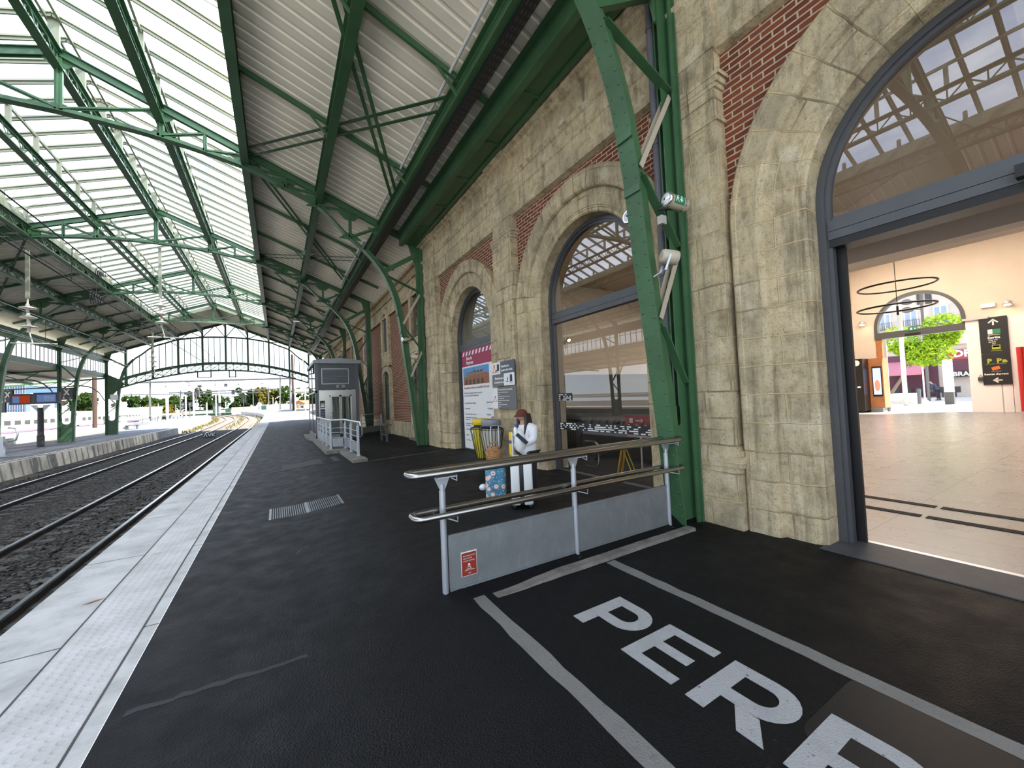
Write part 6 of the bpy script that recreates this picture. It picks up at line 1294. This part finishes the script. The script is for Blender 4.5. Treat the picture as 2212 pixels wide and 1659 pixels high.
def tree(nm, lb, o, h, cw, mat, n=260, leaf=.32, trunk=.12, base=.35, cat='tree', group=None, seed=1, lean=0, smooth=3):
    R_ = random.Random(seed); o = V(o); t = thing(nm, lb, cat, o, group); mb = MB()
    c = o+V((0, lean, h*(base+1)/2)); 
    mb.tube([o, o+V((.1,lean*.5,h*base*.6)), o+V((0,lean,h*(base+.2)))], [trunk, trunk*.8, trunk*.4], 7)
    for k in range(5): a = 2*pi*k/5; mb.tube([o+V((0,lean*.9,h*base)), c+V((cw*.3*cos(a), cw*.3*sin(a), h*.1*sin(k*2)))], [trunk*.5, trunk*.15], 5)
    mb.build('trunk', M['bark'], t)
    mb = MB()
    L = [(V((R_.gauss(0,.42), R_.gauss(0,.42), R_.gauss(0,.42))), R_.uniform(.25,.5)) for _ in range(7)]
    for i in range(n):
        q, r = R_.choice(L); d = V((R_.gauss(0,1), R_.gauss(0,1), R_.gauss(0,1))).normalized()*r*R_.uniform(.6,1); p = q*.8+d
        p = c+V((p.x*cw, p.y*cw, p.z*h*(1-base)*.62)); s = leaf*R_.uniform(.6,1.3)
        a = V((R_.gauss(0,1), R_.gauss(0,1), R_.gauss(0,1))).normalized()*s; b = a.orthogonal().normalized()*s*.6
        mb.face([p-a, p-b, p+a, p+b])
    mb.build('crown', mat, t); return t
p = at40(1921, 862, 44.6); tree('street_tree', 'bright green street tree with a leaning trunk outside the hall door', (44.6, p.y, .5), 6.3, 3.0, M['leafb'], 7000, .13, .13, .38, seed=4, lean=-1.6)
for (x, y, z, sx, sy, pw, col, nm) in ((20, 2, 9.4, 8, 8, 620, (1,.83,.66), 'Hall light'), (10, 5.5, 5.75, 3, 6, 85, (1,.85,.7), 'Cafe light'), (26, 7, 9.4, 6, 6, 380, (1,.84,.68), 'Hall light far')):  # unseen area lamps added to fill the hall and café, no fixtures modelled
    l = bpy.data.lights.new(nm, 'AREA'); l.shape = 'RECTANGLE'; l.size = sx; l.size_y = sy; l.energy = pw; l.color = col; lo = bpy.data.objects.new(nm, l); COL.objects.link(lo); lo.location = (x, y, z)
# ================================================================ FAR PLATFORM FURNITURE
def onF(px, py, z=ZL): return onZ(px, py, z)
def facing(o, th): return V((cos(th), sin(th), 0))
p = onF(88, 965); t = thing('information_screens', 'pair of black screens on a post on the far platform', 'screens', p)
mb = MB(); mb.tube([p, p+V((0,0,2.75))], .16, 12); mb.tube([p, p+V((0,0,.8))], .19, 12); mb.build('post', M['dark'], t)
def frontboard(px0, px1, py0, py1, depth, th=.12, skew=0):
    a = ptd(px0, py1, depth); b = ptd(px1, py1, depth+skew); c = ptd(px0, py0, depth); return a, b, c
for k, (x0, x1, y0, y1, sc, nm) in enumerate(((20, 71, 852, 875, 'screen2', 'advert'), (72, 127, 849, 873, 'screen', 'timetable'))):
    a = ptd(x0, y1, 27.2); b = ptd(x1, y1-1, 27.6); R_ = (b-a); R_.z = 0; w_ = R_.length; R_.normalize(); h_ = (y1-y0)*27.4/FPX
    mb = MB(); board(mb, a, R_, U0, w_, h_, .22); cs = mb.build('casing', M['black'], t)
    n_ = R_.cross(U0); mb = MB(); board(mb, a+R_*w_*.14+U0*h_*.16+n_*.012, R_, U0, w_*.74, h_*.66, .01); s_ = mb.build('display', M[sc], cs, label='lit display showing %s' % ('an orange advert' if k == 0 else 'a pale blue timetable'))
    mb = MB(); q = a+R_*w_*.14+U0*h_*.16+n_*.02
    if k: 
        for i in range(4): board(mb, q+R_*w_*.3+U0*h_*(.14+.12*i), R_, U0, w_*.38, h_*.02, .004)
        mb.build('text_lines', M['signwhite'], cs)
    else: board(mb, q, R_, U0, w_*.28, h_*.6, .004); mb.build('advert_panel', M['screen'], cs)
for s in (-1, 1): mb = MB(); mb.prism([p+V((0,-.05,2.3)), p+V((s*.5,-.05,2.95)), p+V((s*.15,-.05,2.95))], (0,.1,0)); mb.build('bracket', M['galv_post'], t)
for px0, px1, py0, py1, dep, lb in ((131, 157, 838, 864, 31.2, 'black platform sign with a white X hanging on a column behind the screens'), (6, 27, 843, 870, 29.5, 'black platform sign with a white X left of the screens')):
    a = ptd(px0, py1, dep); b = ptd(px1, py1-1, dep); R_ = (b-a); R_.z = 0; w_ = R_.length; R_.normalize(); h_ = (py1-py0)*dep/FPX; n_ = R_.cross(U0)
    t = thing('platform_sign', lb, 'sign', a, 'black platform letter signs'); mb = MB(); board(mb, a, R_, U0, w_, h_, .1); mb.build('board', M['signblack'], t)
    mb = MB(); mb.text("X", h_*.62, a+R_*w_*.5+U0*h_*.40+n_*.01, R_, U0, .025, 'CENTER'); board(mb, a+R_*w_*.35+U0*h_*.92+n_*.008, R_, U0, w_*.3, h_*.03, .004); board(mb, a+R_*w_*.2+U0*h_*.08+n_*.008, R_, U0, w_*.12, h_*.18, .004); board(mb, a+R_*w_*.75+U0*h_*.1+n_*.008, R_, U0, w_*.12, h_*.06, .004); mb.build('lettering', M['signwhite'], t)
a = ptd(1, 892, 29.3); mb = MB(); board(mb, a, V((.86,-.5,0)), U0, .35, .75, .08); mb.build('notice_board', M['signblack'], label='dark notice board below the platform sign at the left edge', cat='sign')
for px, py, dep, lb in ((139, 870, 31.5, 'pale globe lamp under the black platform sign'), (245, 875, 40.1, 'pale globe lamp on the gable column')):
    p = ptd(px, py, dep); mb = MB(); mb.ball(p, .22, 12, (1,1,.85)); mb.tube([p+V((0,0,-.18)), p+V((-.3,.3,-.25))], .05, 6); mb.build('globe_lamp', M['beige'], label=lb, cat='lamp', group='globe lamps on the far columns')
a = ptd(238, 865, 40.25); mb = MB(); board(mb, a, V((.86,-.51,0)), U0, .68, .58, .15); mb.build('white_box', M['signwhite'], label='small white cabinet on the gable column of the far platform', cat='cabinet')
p = onF(7, 985); t = thing('barrier', 'pale metal barrier with a hoop at the left edge of the far platform', 'barrier', p); mb = MB(); board(mb, p+V((-.8,0,0)), V((.86,-.5,0)), U0, 1.2, 1.1, .1); mb.build('panel', M['galv_post'], t); mb = MB(); q = p+V((.3,-.3,.8)); mb.tube([q, q+V((.35,-.2,.05)), q+V((.45,-.25,.35)), q+V((.35,-.2,.7)), q+V((0,0,.75))], .05, 8); mb.build('hoop', M['galv_post'], t)
for px, py, lb in ((286, 929, 'small dark bench at the end of the far platform'),):
    p = onF(px, py); t = thing('bench', lb, 'bench', p); mb = MB(); mb.box(p.x-.6, p.x+.6, p.y-.3, p.y+.3, p.z+.55, p.z+.65); mb.build('seat', M['frame'], t)
    for s in (-.45, .45): mb = MB(); mb.box(p.x+s-.05, p.x+s+.05, p.y-.2, p.y+.2, p.z, p.z+.55); mb.build('leg', M['frame'], t)
p = onF(268, 930); t = thing('ticket_validator', 'slim pale cabinet on a post at the end of the far platform', 'cabinet', p); mb = MB(); mb.box(p.x-.25, p.x+.25, p.y-.2, p.y+.2, p.z, p.z+3.6); mb.build('cabinet', M['pole_pale'], t); mb = MB(); mb.box(p.x-.5, p.x+.4, p.y-.25, p.y+.2, p.z+1.9, p.z+2.9); mb.build('housing', M['paleframe'], t)
# ---- parapets of the underpass beyond the shed
for x0, x1, y0, y1, dep, m, lb in ((309, 341, 905, 924, 66, 'galv', 'grey stair parapet on the far platform beyond the gable'), (341, 384, 901, 924, 70, 'pole_pale', 'pale parapet beside the grey stair parapet beyond the gable')):
    a = ptd(x0, y1, dep); b = ptd(x1, y1-4, dep+6); R_ = b-a; R_.z = 0; w_ = R_.length; R_.normalize(); t = thing('stair_parapet', lb, 'parapet', a); h_ = (y1-y0)*dep/FPX
    mb = MB(); board(mb, a, R_, U0, w_, h_*.62, 1.2); mb.build('wall', M[m], t); mb = MB()
    for i in range(6): q = a+R_*w_*i/5; mb.tube([q+U0*h_*.6, q+U0*h_], .05, 5)
    mb.tube([a+U0*h_, a+R_*w_+U0*h_], .05, 5); mb.build('rail', M['frame'], t)
    if m == 'galv':
        for u, v in ((.02, .62), (.55, .38)): mb = MB(); board(mb, a+R_*w_*u+U0*h_*v+R_.cross(U0)*.03, R_, U0, w_*.42, h_*.26, .05); mb.build('panel', M['signwhite'], t)
# ---- white train
for k, (y0, y1, lb) in enumerate(((70, 112.5, 'white train car with dark windows and a violet stripe at the left edge'), (113.6, 134, 'white train car with dark windows behind the column with the black sign'), (135, 156, 'white train car farthest along, behind the gable column'))):
    x = -36; t = thing('train_car', lb, 'train', (x, (y0+y1)/2, -.6), 'cars of the white train')
    S = [(1.45,-.2),(1.5,.3),(1.5,1.7),(1.3,2.5),(.8,2.85),(0,2.95)]; P = [(x+a, z) for a, z in S]+[(x-a, z) for a, z in S[::-1][1:]]
    mb = MB(); mb.grid([[V((px_, y, z)) for px_, z in P] for y in (y0, y0+.3, y1-.3, y1)]); mb.face([V((a, y0, z)) for a, z in P]); mb.face([V((a, y1, z)) for a, z in P]); mb.build('body', M['white'], t)
    mb = MB(); mb.box(x-1.52, x+1.52, y0, y1, -.15, .12); mb.build('stripe', M['violet'], t)
    y = y0+1.5
    while y < y1-2.5: mb = MB(); mb.box(x+1.495, x+1.52, y, y+1.7, .95, 1.65); mb.build('window', M['trainglass'], t); y += 2.75
    for yb in (y0+2, y1-2): mb = MB(); mb.box(x-1.2, x+1.2, yb-1, yb+1, -.75, -.2); mb.build('bogie', M['dark'], t)
    mb = MB(); mb.box(x-1.2, x+1.2, y1, y1+1.1, -.1, 2.6); mb.build('gangway', M['dark'], t)
p = ptd(58, 893, 220); t = thing('glass_tower', 'blue glass office tower far behind the train', 'building', (p.x, p.y, -1))
a = ptd(10, 890, 190); b = ptd(54, 890, 190); R_ = (b-a); R_.z = 0; w_ = R_.length; R_.normalize(); h_ = 66*190/FPX
mb = MB(); board(mb, V((a.x, a.y, -1)), R_, U0, w_, h_+4, 14); mb.build('facade', M['tower'], t); mb = MB(); n_ = R_.cross(U0)
for i in range(9): board(mb, V((a.x, a.y, -1))+R_*w_*i/8+n_*.1, R_, U0, .12, h_+4, .1)
for i in range(6): board(mb, V((a.x, a.y, -1))+U0*(h_+4)*i/5+n_*.1, R_, U0, w_, .12, .1)
mb.build('mullions', M['pole_pale'], t); mb = MB(); board(mb, V((a.x, a.y, 0))+R_*(w_+.4), R_, U0, 2.2, h_*.95, 10); mb.build('side_wing', M['shade_blue'], t)
for x0, x1, y0, y1, dep, lb in ((80, 128, 884, 897, 170, 'low white building behind the train'), (246, 300, 884, 903, 120, 'low white shed beyond the far platform')):
    a = ptd(x0, y1, dep); b = ptd(x1, y1, dep); R_ = b-a; R_.z = 0; w_ = R_.length; R_.normalize(); h_ = (y1-y0)*dep/FPX; t = thing('low_building', lb, 'building', a); mb = MB(); board(mb, a-U0*1.5, R_, U0, w_, h_+1.5, 8); mb.build('walls', M['white'], t); mb = MB(); board(mb, a+U0*h_, R_, U0, w_*1.02, .3, 8.2); mb.build('roof', M['shade_blue'], t)
# ================================================================ OVERHEAD LINE INSIDE THE SHED
def wire(lb, x, z, y0=-4, y1=120, r=.014, sag=0, mat='cable'):
    mb = MB(); mb.tube([(x+bend(y), y, z+.0195*max(0, y-62)) for y in frange(y0, 62, 10)+frange(66, y1, 5)], r, 5); mb.build('overhead_wire', M[mat], label=lb, cat='wire')
def zq(px, py, x): d = ray(px, py); return HC+x*d.z/d.x
wire('upper overhead wire over the nearer track', -3.77, 5.55); wire('lower overhead contact wire over the nearer track', -3.73, 4.75)
wire('black feeder cable along the left glass edge, upper strand', -7.4, 8.05, y1=54); wire('black feeder cable along the left glass edge, lower strand', -7.4, 7.75, y1=54)
wire('upper pale overhead wire over the farther track', -7.60, 5.65, mat='galv'); wire('lower pale overhead contact wire over the farther track', -7.56, 4.75, mat='galv'); wire('slack wire above the farther track', -8.9, 5.2, y1=54, mat='bar')
mb = MB()
for y in frange(2, 52, 5): mb.tube([(-3.75, y, 4.75), (-3.75, y+.05, 5.55)], .008, 4); mb.tube([(-7.58, y, 4.75), (-7.58, y+.05, 5.65)], .008, 4)
mb.build('wire_droppers', M['cable'], label='short vertical droppers tying the overhead wires together', cat='wire', kind='stuff')
def insul(lb, x, y, z0, z1, zi):
    t = thing('insulator_rod', lb, 'insulator', (x, y, z1), 'insulator rods hanging from the trusses'); mb = MB(); mb.box(x-.06, x+.06, y-.05, y+.05, z1, z0); mb.build('rod', M['bar'], t)
    mb = MB(); o = V((x, y, z1))
    mb.tube([o, o-V((0,0,.25))], .035, 6); z = z1-.25
    for k in range(3):
        d = .42*k; mb.lathe([(.05,0),(.07,-.10),(.26,-.17),(.26,-.20),(.05,-.22),(.05,-.42)], (x+.02*k, y, z-d), 14)
    mb.build('insulator_discs', M['porcelain'], t)
    mb = MB(); mb.tube([V((x+.05, y, z-1.26)), V((x+.15, y, z-1.75))], .025, 6); mb.tube([V((x-.5, y, z-1.75)), V((x+.9, y, z-1.75))], .03, 6); mb.build('steady_arm', M['porcelain'], t)
insul('long pale rod with porcelain insulators hanging over the farther track, nearest', -9.35, 25.6, 9.3, 7.15, 0)
insul('thin rod with insulators hanging below the middle of the second truss', -4.9, 25.6, 10.1, 7.6, 0); insul('rod with insulators hanging over the farther track, behind the nearest one', -9.3, 45.7, 9.4, 7.2, 0)
for px, py, dep, lb in ((208, 645, 17.5, 'coil of black cable hanging on the overhead wires'), (218, 592, 19, 'smaller coil of black cable above the other coil')):
    p = ptd(px, py, dep); mb = MB(); rr = .27 if dep < 18 else .18
    for k in range(5): mb.tube([p+V((.05*k-.1, .3*(k-2)*.3+(rr-.03*k)*.6*cos(a), (rr-.03*k)*sin(a))) for a in [2*pi*i/20 for i in range(20)]], .016, 5, closed=True)
    mb.tube([p+V((0,0,rr)), p+V((0,0,rr+.7))], .012, 5); mb.build('cable_coil', M['cable'], label=lb, cat='cable coil')
# ================================================================ YARD BEYOND THE SHED
def post(a_, top, r, mat, nm, lb, cat='pole', group=None): mb = MB(); mb.tube([a_-V((0,0,1.2)), V((a_.x, a_.y, top))], r, 8); return mb.build(nm, M[mat], label=lb, cat=cat, group=group)
PORT = ((105, 324, 902, 605, 886, 826, 818, 'nearest'), (140, 390, 900, 580, 884, 848, 841, 'second'), (180, 284, 893, 547, 885, 853, 848, 'third'), (235, 444, 890, 529, 884, 859, 856, 'fourth'))
for dep, x0, yb0, x1, yb1, yt0, yt1, od in PORT:
    a = ptd(x0, yb0, dep); b = ptd(x1, yb1, dep); ta = ptd(x0, yt0, dep); tb = ptd(x1, yt1, dep)
    t = thing('catenary_portal', '%s grey overhead line portal across the tracks beyond the gable' % od, 'portal', a.lerp(b, .5), 'overhead line portals beyond the gable')
    for q, w_ in ((a, ta), (b, tb)): mb = MB(); mb.bar(q-V((0,0,1.5)), w_+V((0,0,.8)), .38, .38); mb.build('post', M['pole'], t)
    mb = MB(); e_ = (tb-ta).normalized()*4; mb.bar(ta-e_, tb+e_, .35, .4); mb.build('beam', M['pole'], t)
    for f in (.12, .3, .5, .68, .86):
        q = ta.lerp(tb, f); mb = MB(); mb.tube([q, q-V((0,0,1.0)), q-V((.4,0,1.6)), q-V((-.2,0,2.2))], .05, 5); mb.ball(q-V((0,0,1.2)), .16, 6); mb.build('insulator', M['dark'], t)
for k, (x, yb, yt, dep, r, m) in enumerate(((361.5, 902, 858, 92, .30, 'pole_pale'), (402, 911, 853, 80, .13, 'white'), (419, 908, 838, 84, .16, 'white'), (447, 903, 870, 88, .12, 'white'), (467, 898, 852, 100, .14, 'white'), (475, 897, 845, 104, .28, 'pole_pale'), (488, 896, 868, 112, .13, 'white'), (560, 886, 862, 130, .12, 'pole'), (590, 885, 858, 125, .12, 'pole_pale'), (342, 897, 872, 120, .10, 'pole_pale'), (380, 897, 874, 130, .10, 'pole_pale'), (352, 897, 878, 150, .1, 'pole_pale'), (205, 935, 800, 60, .28, 'timber'), (634, 888, 765, 95, .25, 'timber'), (628, 886, 812, 105, .22, 'pole'))):
    a = ptd(x, yb, dep); tp = ptd(x, yt, dep); post(a, tp.z, r, m, 'mast', ('tall', 'slim')[k % 2]+' %s mast beyond the shed, %s' % ({'white': 'white', 'pole_pale': 'pale grey', 'pole': 'grey', 'timber': 'brown'}[m], ('left of the signals', 'carrying the left signal boards', 'tallest of the white signal masts', 'between the signal groups', 'left of the thick pale signal mast', 'thick one under the signal gantry', 'right of the thick pale signal mast', 'before the green bushes on the right', 'in front of the white yard wall', 'left in the yard', 'beside the low fence', 'before the yellow bushes', 'standing behind the far platform column', 'rising through the gable beside the lift', 'beside the platform canopy')[k]), 'mast', 'masts in the yard')
for k, (x, y0, y1, dep, lb) in enumerate(((395, 868, 880, 80, 'black signal board with a white Y, left of two'), (410, 868, 879, 80.5, 'black signal board with a white Y, right of two'), (424, 843, 857, 84, 'black signal head on the tallest white mast'), (430, 832, 837, 86, 'small black signal lamp above the beam'), (487, 829, 835, 104, 'black signal lamp on the gantry, right'), (503, 842, 852, 104, 'black signal head hanging right of the thick pale mast'), (526, 853, 870, 130, 'black signal head on a slim mast before the trees'), (463, 870, 878, 100, 'small black signal board beside the green post'), (473, 870, 878, 102, 'small black board on the thick pale mast'))):
    a = ptd(x, y1, dep); h_ = (y1-y0)*dep/FPX; w_ = max(.7, h_*.55); R_ = V((.86,-.51,0)); t = thing('railway_signal', lb, 'signal', a, 'black signals in the yard'); mb = MB(); board(mb, a-R_*w_/2, R_, U0, w_, h_, .3); mb.build('board', M['black'], t)
    n_ = R_.cross(U0); mb = MB()
    if k in (0, 1): mb.text("Y", h_*.6, a+U0*h_*.22+n_*.02, R_, U0, .02, 'CENTER'); mb.build('letter', M['signwhite'], t)
    else: mb.lathe([(.16,0),(.18,.05)], a+U0*h_*.5+n_*.02, 10, n_); mb.build('lens', M['red' if k == 2 else 'dark'], t)
    mb = MB(); mb.tube([a+U0*h_*.5, a-U0*(2.2 if k < 7 else 1.2)], .07, 5); mb.build('bracket', M['pole'], t)
for k, (x, yb, w_, h_, dep, m) in enumerate(((292, 893, 9, 4.5, 170, 'leaf'), (330, 893, 8, 4.6, 190, 'leaf'), (352, 893, 8, 4.2, 200, 'leaf'), (376, 892, 9, 5.2, 210, 'leaf'), (408, 892, 8, 6, 215, 'leaf'), (432, 890, 8, 6.5, 215, 'leaf'), (456, 890, 9, 6, 220, 'leaf'), (482, 889, 8, 5.4, 225, 'leaf'), (508, 888, 8, 5.2, 230, 'leaf'), (532, 887, 9, 6, 235, 'leaf'), (552, 882, 8, 6.5, 200, 'leaf'), (568, 881, 8, 6, 200, 'leafy'), (590, 881, 9, 5.5, 205, 'leafy'), (610, 880, 9, 6, 205, 'leaf'), (660, 882, 8, 4.6, 175, 'leaf'), (172, 897, 10, 6, 170, 'leaf'), (186, 897, 9, 5, 180, 'leaf'), (344, 899, 5, 2.2, 150, 'leafy'), (362, 899, 5, 2.0, 150, 'leafy'))):
    a = ptd(x, yb, dep); a.z -= .8; tree('background_tree', ('%s tree at the back of the yard, %s' % ('yellowish' if m == 'leafy' else 'dark green', ('far left in the yard', 'behind the nearest portal post', 'left of the pale mast', 'behind the pale mast', 'behind the white signal masts', 'right of the tallest white mast', 'behind the slim white mast', 'behind the signal gantry', 'right of the gantry', 'behind the slim signal', 'first one above the white yard wall', 'second one above the white yard wall', 'third one above the white yard wall', 'last one above the white yard wall', 'over the house with the orange roof', 'between the two far-platform columns', 'left of the gable column', 'low bush before the fence', 'low bush right of the fence')[k])), a, h_*2, w_*.62, M[m], 420, .95, .25, .12, 'tree', 'trees behind the railway yard', seed=k)
def slab(nm, lb, cat, x0, x1, yb, yt, dep, mat, th=.2, dep2=None):
    a = ptd(x0, yb, dep); b = ptd(x1, yb, dep2 or dep); R_ = b-a; R_.z = 0; w_ = R_.length; R_.normalize(); h_ = (yb-yt)*dep/FPX; mb = MB(); board(mb, a-U0*1.0, R_, U0, w_, h_+1, th); return mb.build(nm, M[mat], label=lb, cat=cat)
slab('mesh_fence', 'green mesh fence at the left of the yard', 'fence', 300, 350, 902, 893, 150, 'mesh_green'); slab('mesh_fence', 'green mesh fence behind the signal masts', 'fence', 395, 500, 897, 887, 190, 'mesh_green')
slab('yard_wall', 'long white yard wall beyond the end of the platform', 'wall', 560, 668, 886, 875, 135, 'white'); slab('yard_wall', 'pale low wall at the far end of the tracks', 'wall', 500, 560, 886, 880, 150, 'paving')
for x, yb, yt, lb in ((466, 897, 872, 'dark green cabinet post in the yard'), (493, 893, 882, 'green cabinet in the yard, right of the gantry'), (570, 884, 876, 'green cabinet before the white yard wall')):
    a = ptd(x, yb, 110); h_ = (yb-yt)*110/FPX; mb = MB(); mb.box(a.x-.6, a.x+.6, a.y-.4, a.y+.4, a.z-.5, a.z+h_); mb.build('cabinet', M['mesh_green'], label=lb, cat='cabinet')
a = ptd(632, 889, 118); b = ptd(658, 887, 118); t = thing('house', 'small white house with an orange roof past the platform end', 'house', a); R_ = b-a; R_.z = 0; w_ = R_.length; R_.normalize(); D_ = V((-R_.y, R_.x, 0))
mb = MB(); board(mb, a-U0, R_, U0, w_, 3.4, 0.1); mb.prism([a-U0, a-U0+R_*w_, a-U0+R_*w_+D_*7, a-U0+D_*7], (0,0,3.3)); mb.build('walls', M['white'], t)
mb = MB(); mb.prism([a+U0*2.3-R_*.4-D_*.4, a+U0*3.3+R_*w_*.55-D_*.4, a+U0*2.3+R_*(w_+.4)-D_*.4], D_*7.6); mb.build('roof', M['roofred'], t); mb = MB(); board(mb, a+R_*w_*.72-D_*.03-U0*.4, R_, U0, .7, 1.9, .05); mb.build('door', M['mesh_green'], t)
# platform canopy past the lift, worker, ground signal
t = thing('platform_canopy', 'low flat platform canopy past the lift tower', 'canopy', ptd(650, 888, 92)); a = ptd(637, 846, 88); 
mb = MB(); mb.prism([a, a+V((7,-1,.2)), a+V((9,14,.2)), a+V((1.2,15,0))], (0,0,.55)); mb.build('roof', M['soffit'], t)
for x, yb, dep in ((638, 890, 88), (660, 891, 88), (629, 887, 100)): q = ptd(x, yb, dep); mb = MB(); mb.tube([q-V((0,0,.3)), V((q.x, q.y, a.z+.3))], .14, 8); mb.build('post', M['pole_pale'], t)
q = ptd(644.5, 887, 104); person('worker in bright orange clothing standing on the platform past the lift', q, (-.4,-1), 1.76, dict(l=((0,.23,1.05),(.05,.22,.82)), r=((0,-.23,1.05),(.05,-.22,.82))), M['orange'], dict(l=((.02,.1,.45),(0,.1,.09)), r=((.02,-.1,.45),(0,-.1,.09))), legmat=M['orange'])
q = onZ(453, 943, -.66); t = thing('track_marker', 'small dark marker box with white strokes between the rails', 'marker', q); mb = MB(); mb.box(q.x-.5, q.x+.5, q.y-.15, q.y+.15, -.75, -.32); mb.build('box', M['dark'], t); mb = MB()
for i, (u0, v0, u1, v1) in enumerate(((-.45,.02,-.3,.34),(-.3,.34,-.18,.02),(-.1,.34,.02,.05),(.02,.05,.14,.34),(.22,.03,.22,.36),(.24,.18,.42,.34),(.24,.18,.44,.03))): mb.bar(q+V((u0,-.16,v0-.02)), q+V((u1,-.16,v1-.02)), .05, .02, (0,1,0))
mb.build('strokes', M['signwhite'], t)
q = ptd(533, 905, 92); mb = MB(); mb.box(q.x-.9, q.x+.9, q.y-.2, q.y+.2, q.z-.3, q.z+.35); mb.build('ground_signal', M['signwhite'], label='small white ground signal between the distant tracks', cat='signal')
mb = MB()
for i in range(900):
    y = RND.uniform(62, 120); x = RND.choice((-2.5, -5.7, -9.8))+RND.gauss(0, .35)+bend(y); z = tz(y)-.2; h_ = RND.uniform(.1, .4); s_ = RND.uniform(.03, .08); mb.face([V((x-s_, y, z)), V((x+s_, y, z)), V((x+RND.uniform(-.1,.1), y+.05, z+h_))])
mb.build('track_weeds', M['weed'], label='dry weeds growing along the sunlit tracks', cat='weeds', kind='stuff')
# ================================================================ LIGHT, SKY, CAMERA
w = bpy.data.worlds.new('World'); SC.world = w; w.use_nodes = True; nt = w.node_tree; nt.nodes.clear()
def wn_(t_, **kw):
    n_ = nt.nodes.new(t_)
    for k_, v_ in kw.items(): setattr(n_, k_, v_)
    return n_
out = wn_('ShaderNodeOutputWorld'); bg = wn_('ShaderNodeBackground'); tc = wn_('ShaderNodeTexCoord'); sp = wn_('ShaderNodeSeparateXYZ'); L = nt.links.new
L(tc.outputs['Generated'], sp.inputs[0])
rp = wn_('ShaderNodeValToRGB'); e = rp.color_ramp.elements; e[0].position = 0; e[0].color = (.80,.88,.96,1); e[1].position = .7; e[1].color = (.34,.52,.90,1); L(sp.outputs[2], rp.inputs[0])
mp = wn_('ShaderNodeMapping'); mp.inputs['Scale'].default_value = (1.6,1.6,5); L(tc.outputs['Generated'], mp.inputs[0])
nz = wn_('ShaderNodeTexNoise'); nz.inputs['Scale'].default_value = 1.7; nz.inputs['Detail'].default_value = 6; L(mp.outputs[0], nz.inputs['Vector'])
r2 = wn_('ShaderNodeValToRGB'); e = r2.color_ramp.elements; e[0].position = .46; e[0].color = (0,0,0,1); e[1].position = .62; e[1].color = (1,1,1,1); L(nz.outputs[0], r2.inputs[0])
mx = wn_('ShaderNodeMix', data_type='RGBA'); L(r2.outputs[0], mx.inputs[0]); L(rp.outputs[0], mx.inputs[6]); mx.inputs[7].default_value = (.95,.97,1.0,1)
L(mx.outputs[2], bg.inputs[0]); bg.inputs[1].default_value = 1.0; L(bg.outputs[0], out.inputs[0])
s = bpy.data.lights.new('Sun', 'SUN'); s.energy = 8.5; s.angle = .009; s.color = (1,.94,.84)
so = bpy.data.objects.new('Sun', s); COL.objects.link(so); so.rotation_euler = V((-.55,.42,-.72)).to_track_quat('-Z', 'Y').to_euler()
cam = bpy.data.cameras.new('Camera'); co = bpy.data.objects.new('Camera', cam); COL.objects.link(co); SC.camera = co
cam.sensor_fit = 'HORIZONTAL'; cam.sensor_width = 36; cam.lens = 36*FPX/2212; cam.clip_start = .05; cam.clip_end = 2000
cam.shift_x = 0; cam.shift_y = 0
m3 = Matrix((( _r.x, _u.x, -_w.x), (_r.y, _u.y, -_w.y), (_r.z, _u.z, -_w.z))); co.matrix_world = Matrix.Translation(CAM) @ m3.to_4x4()
vs = SC.view_settings; vs.view_transform = 'Standard'; vs.look = 'None'; vs.gamma = 1; vs.exposure = 1.55; vs.use_curve_mapping = False
cy = SC.cycles; cy.max_bounces = 9; cy.diffuse_bounces = 6; cy.glossy_bounces = 3; cy.transmission_bounces = 4; cy.transparent_max_bounces = 16; cy.caustics_reflective = False; cy.caustics_refractive = False; cy.sample_clamp_indirect = 10; cy.use_denoising = True
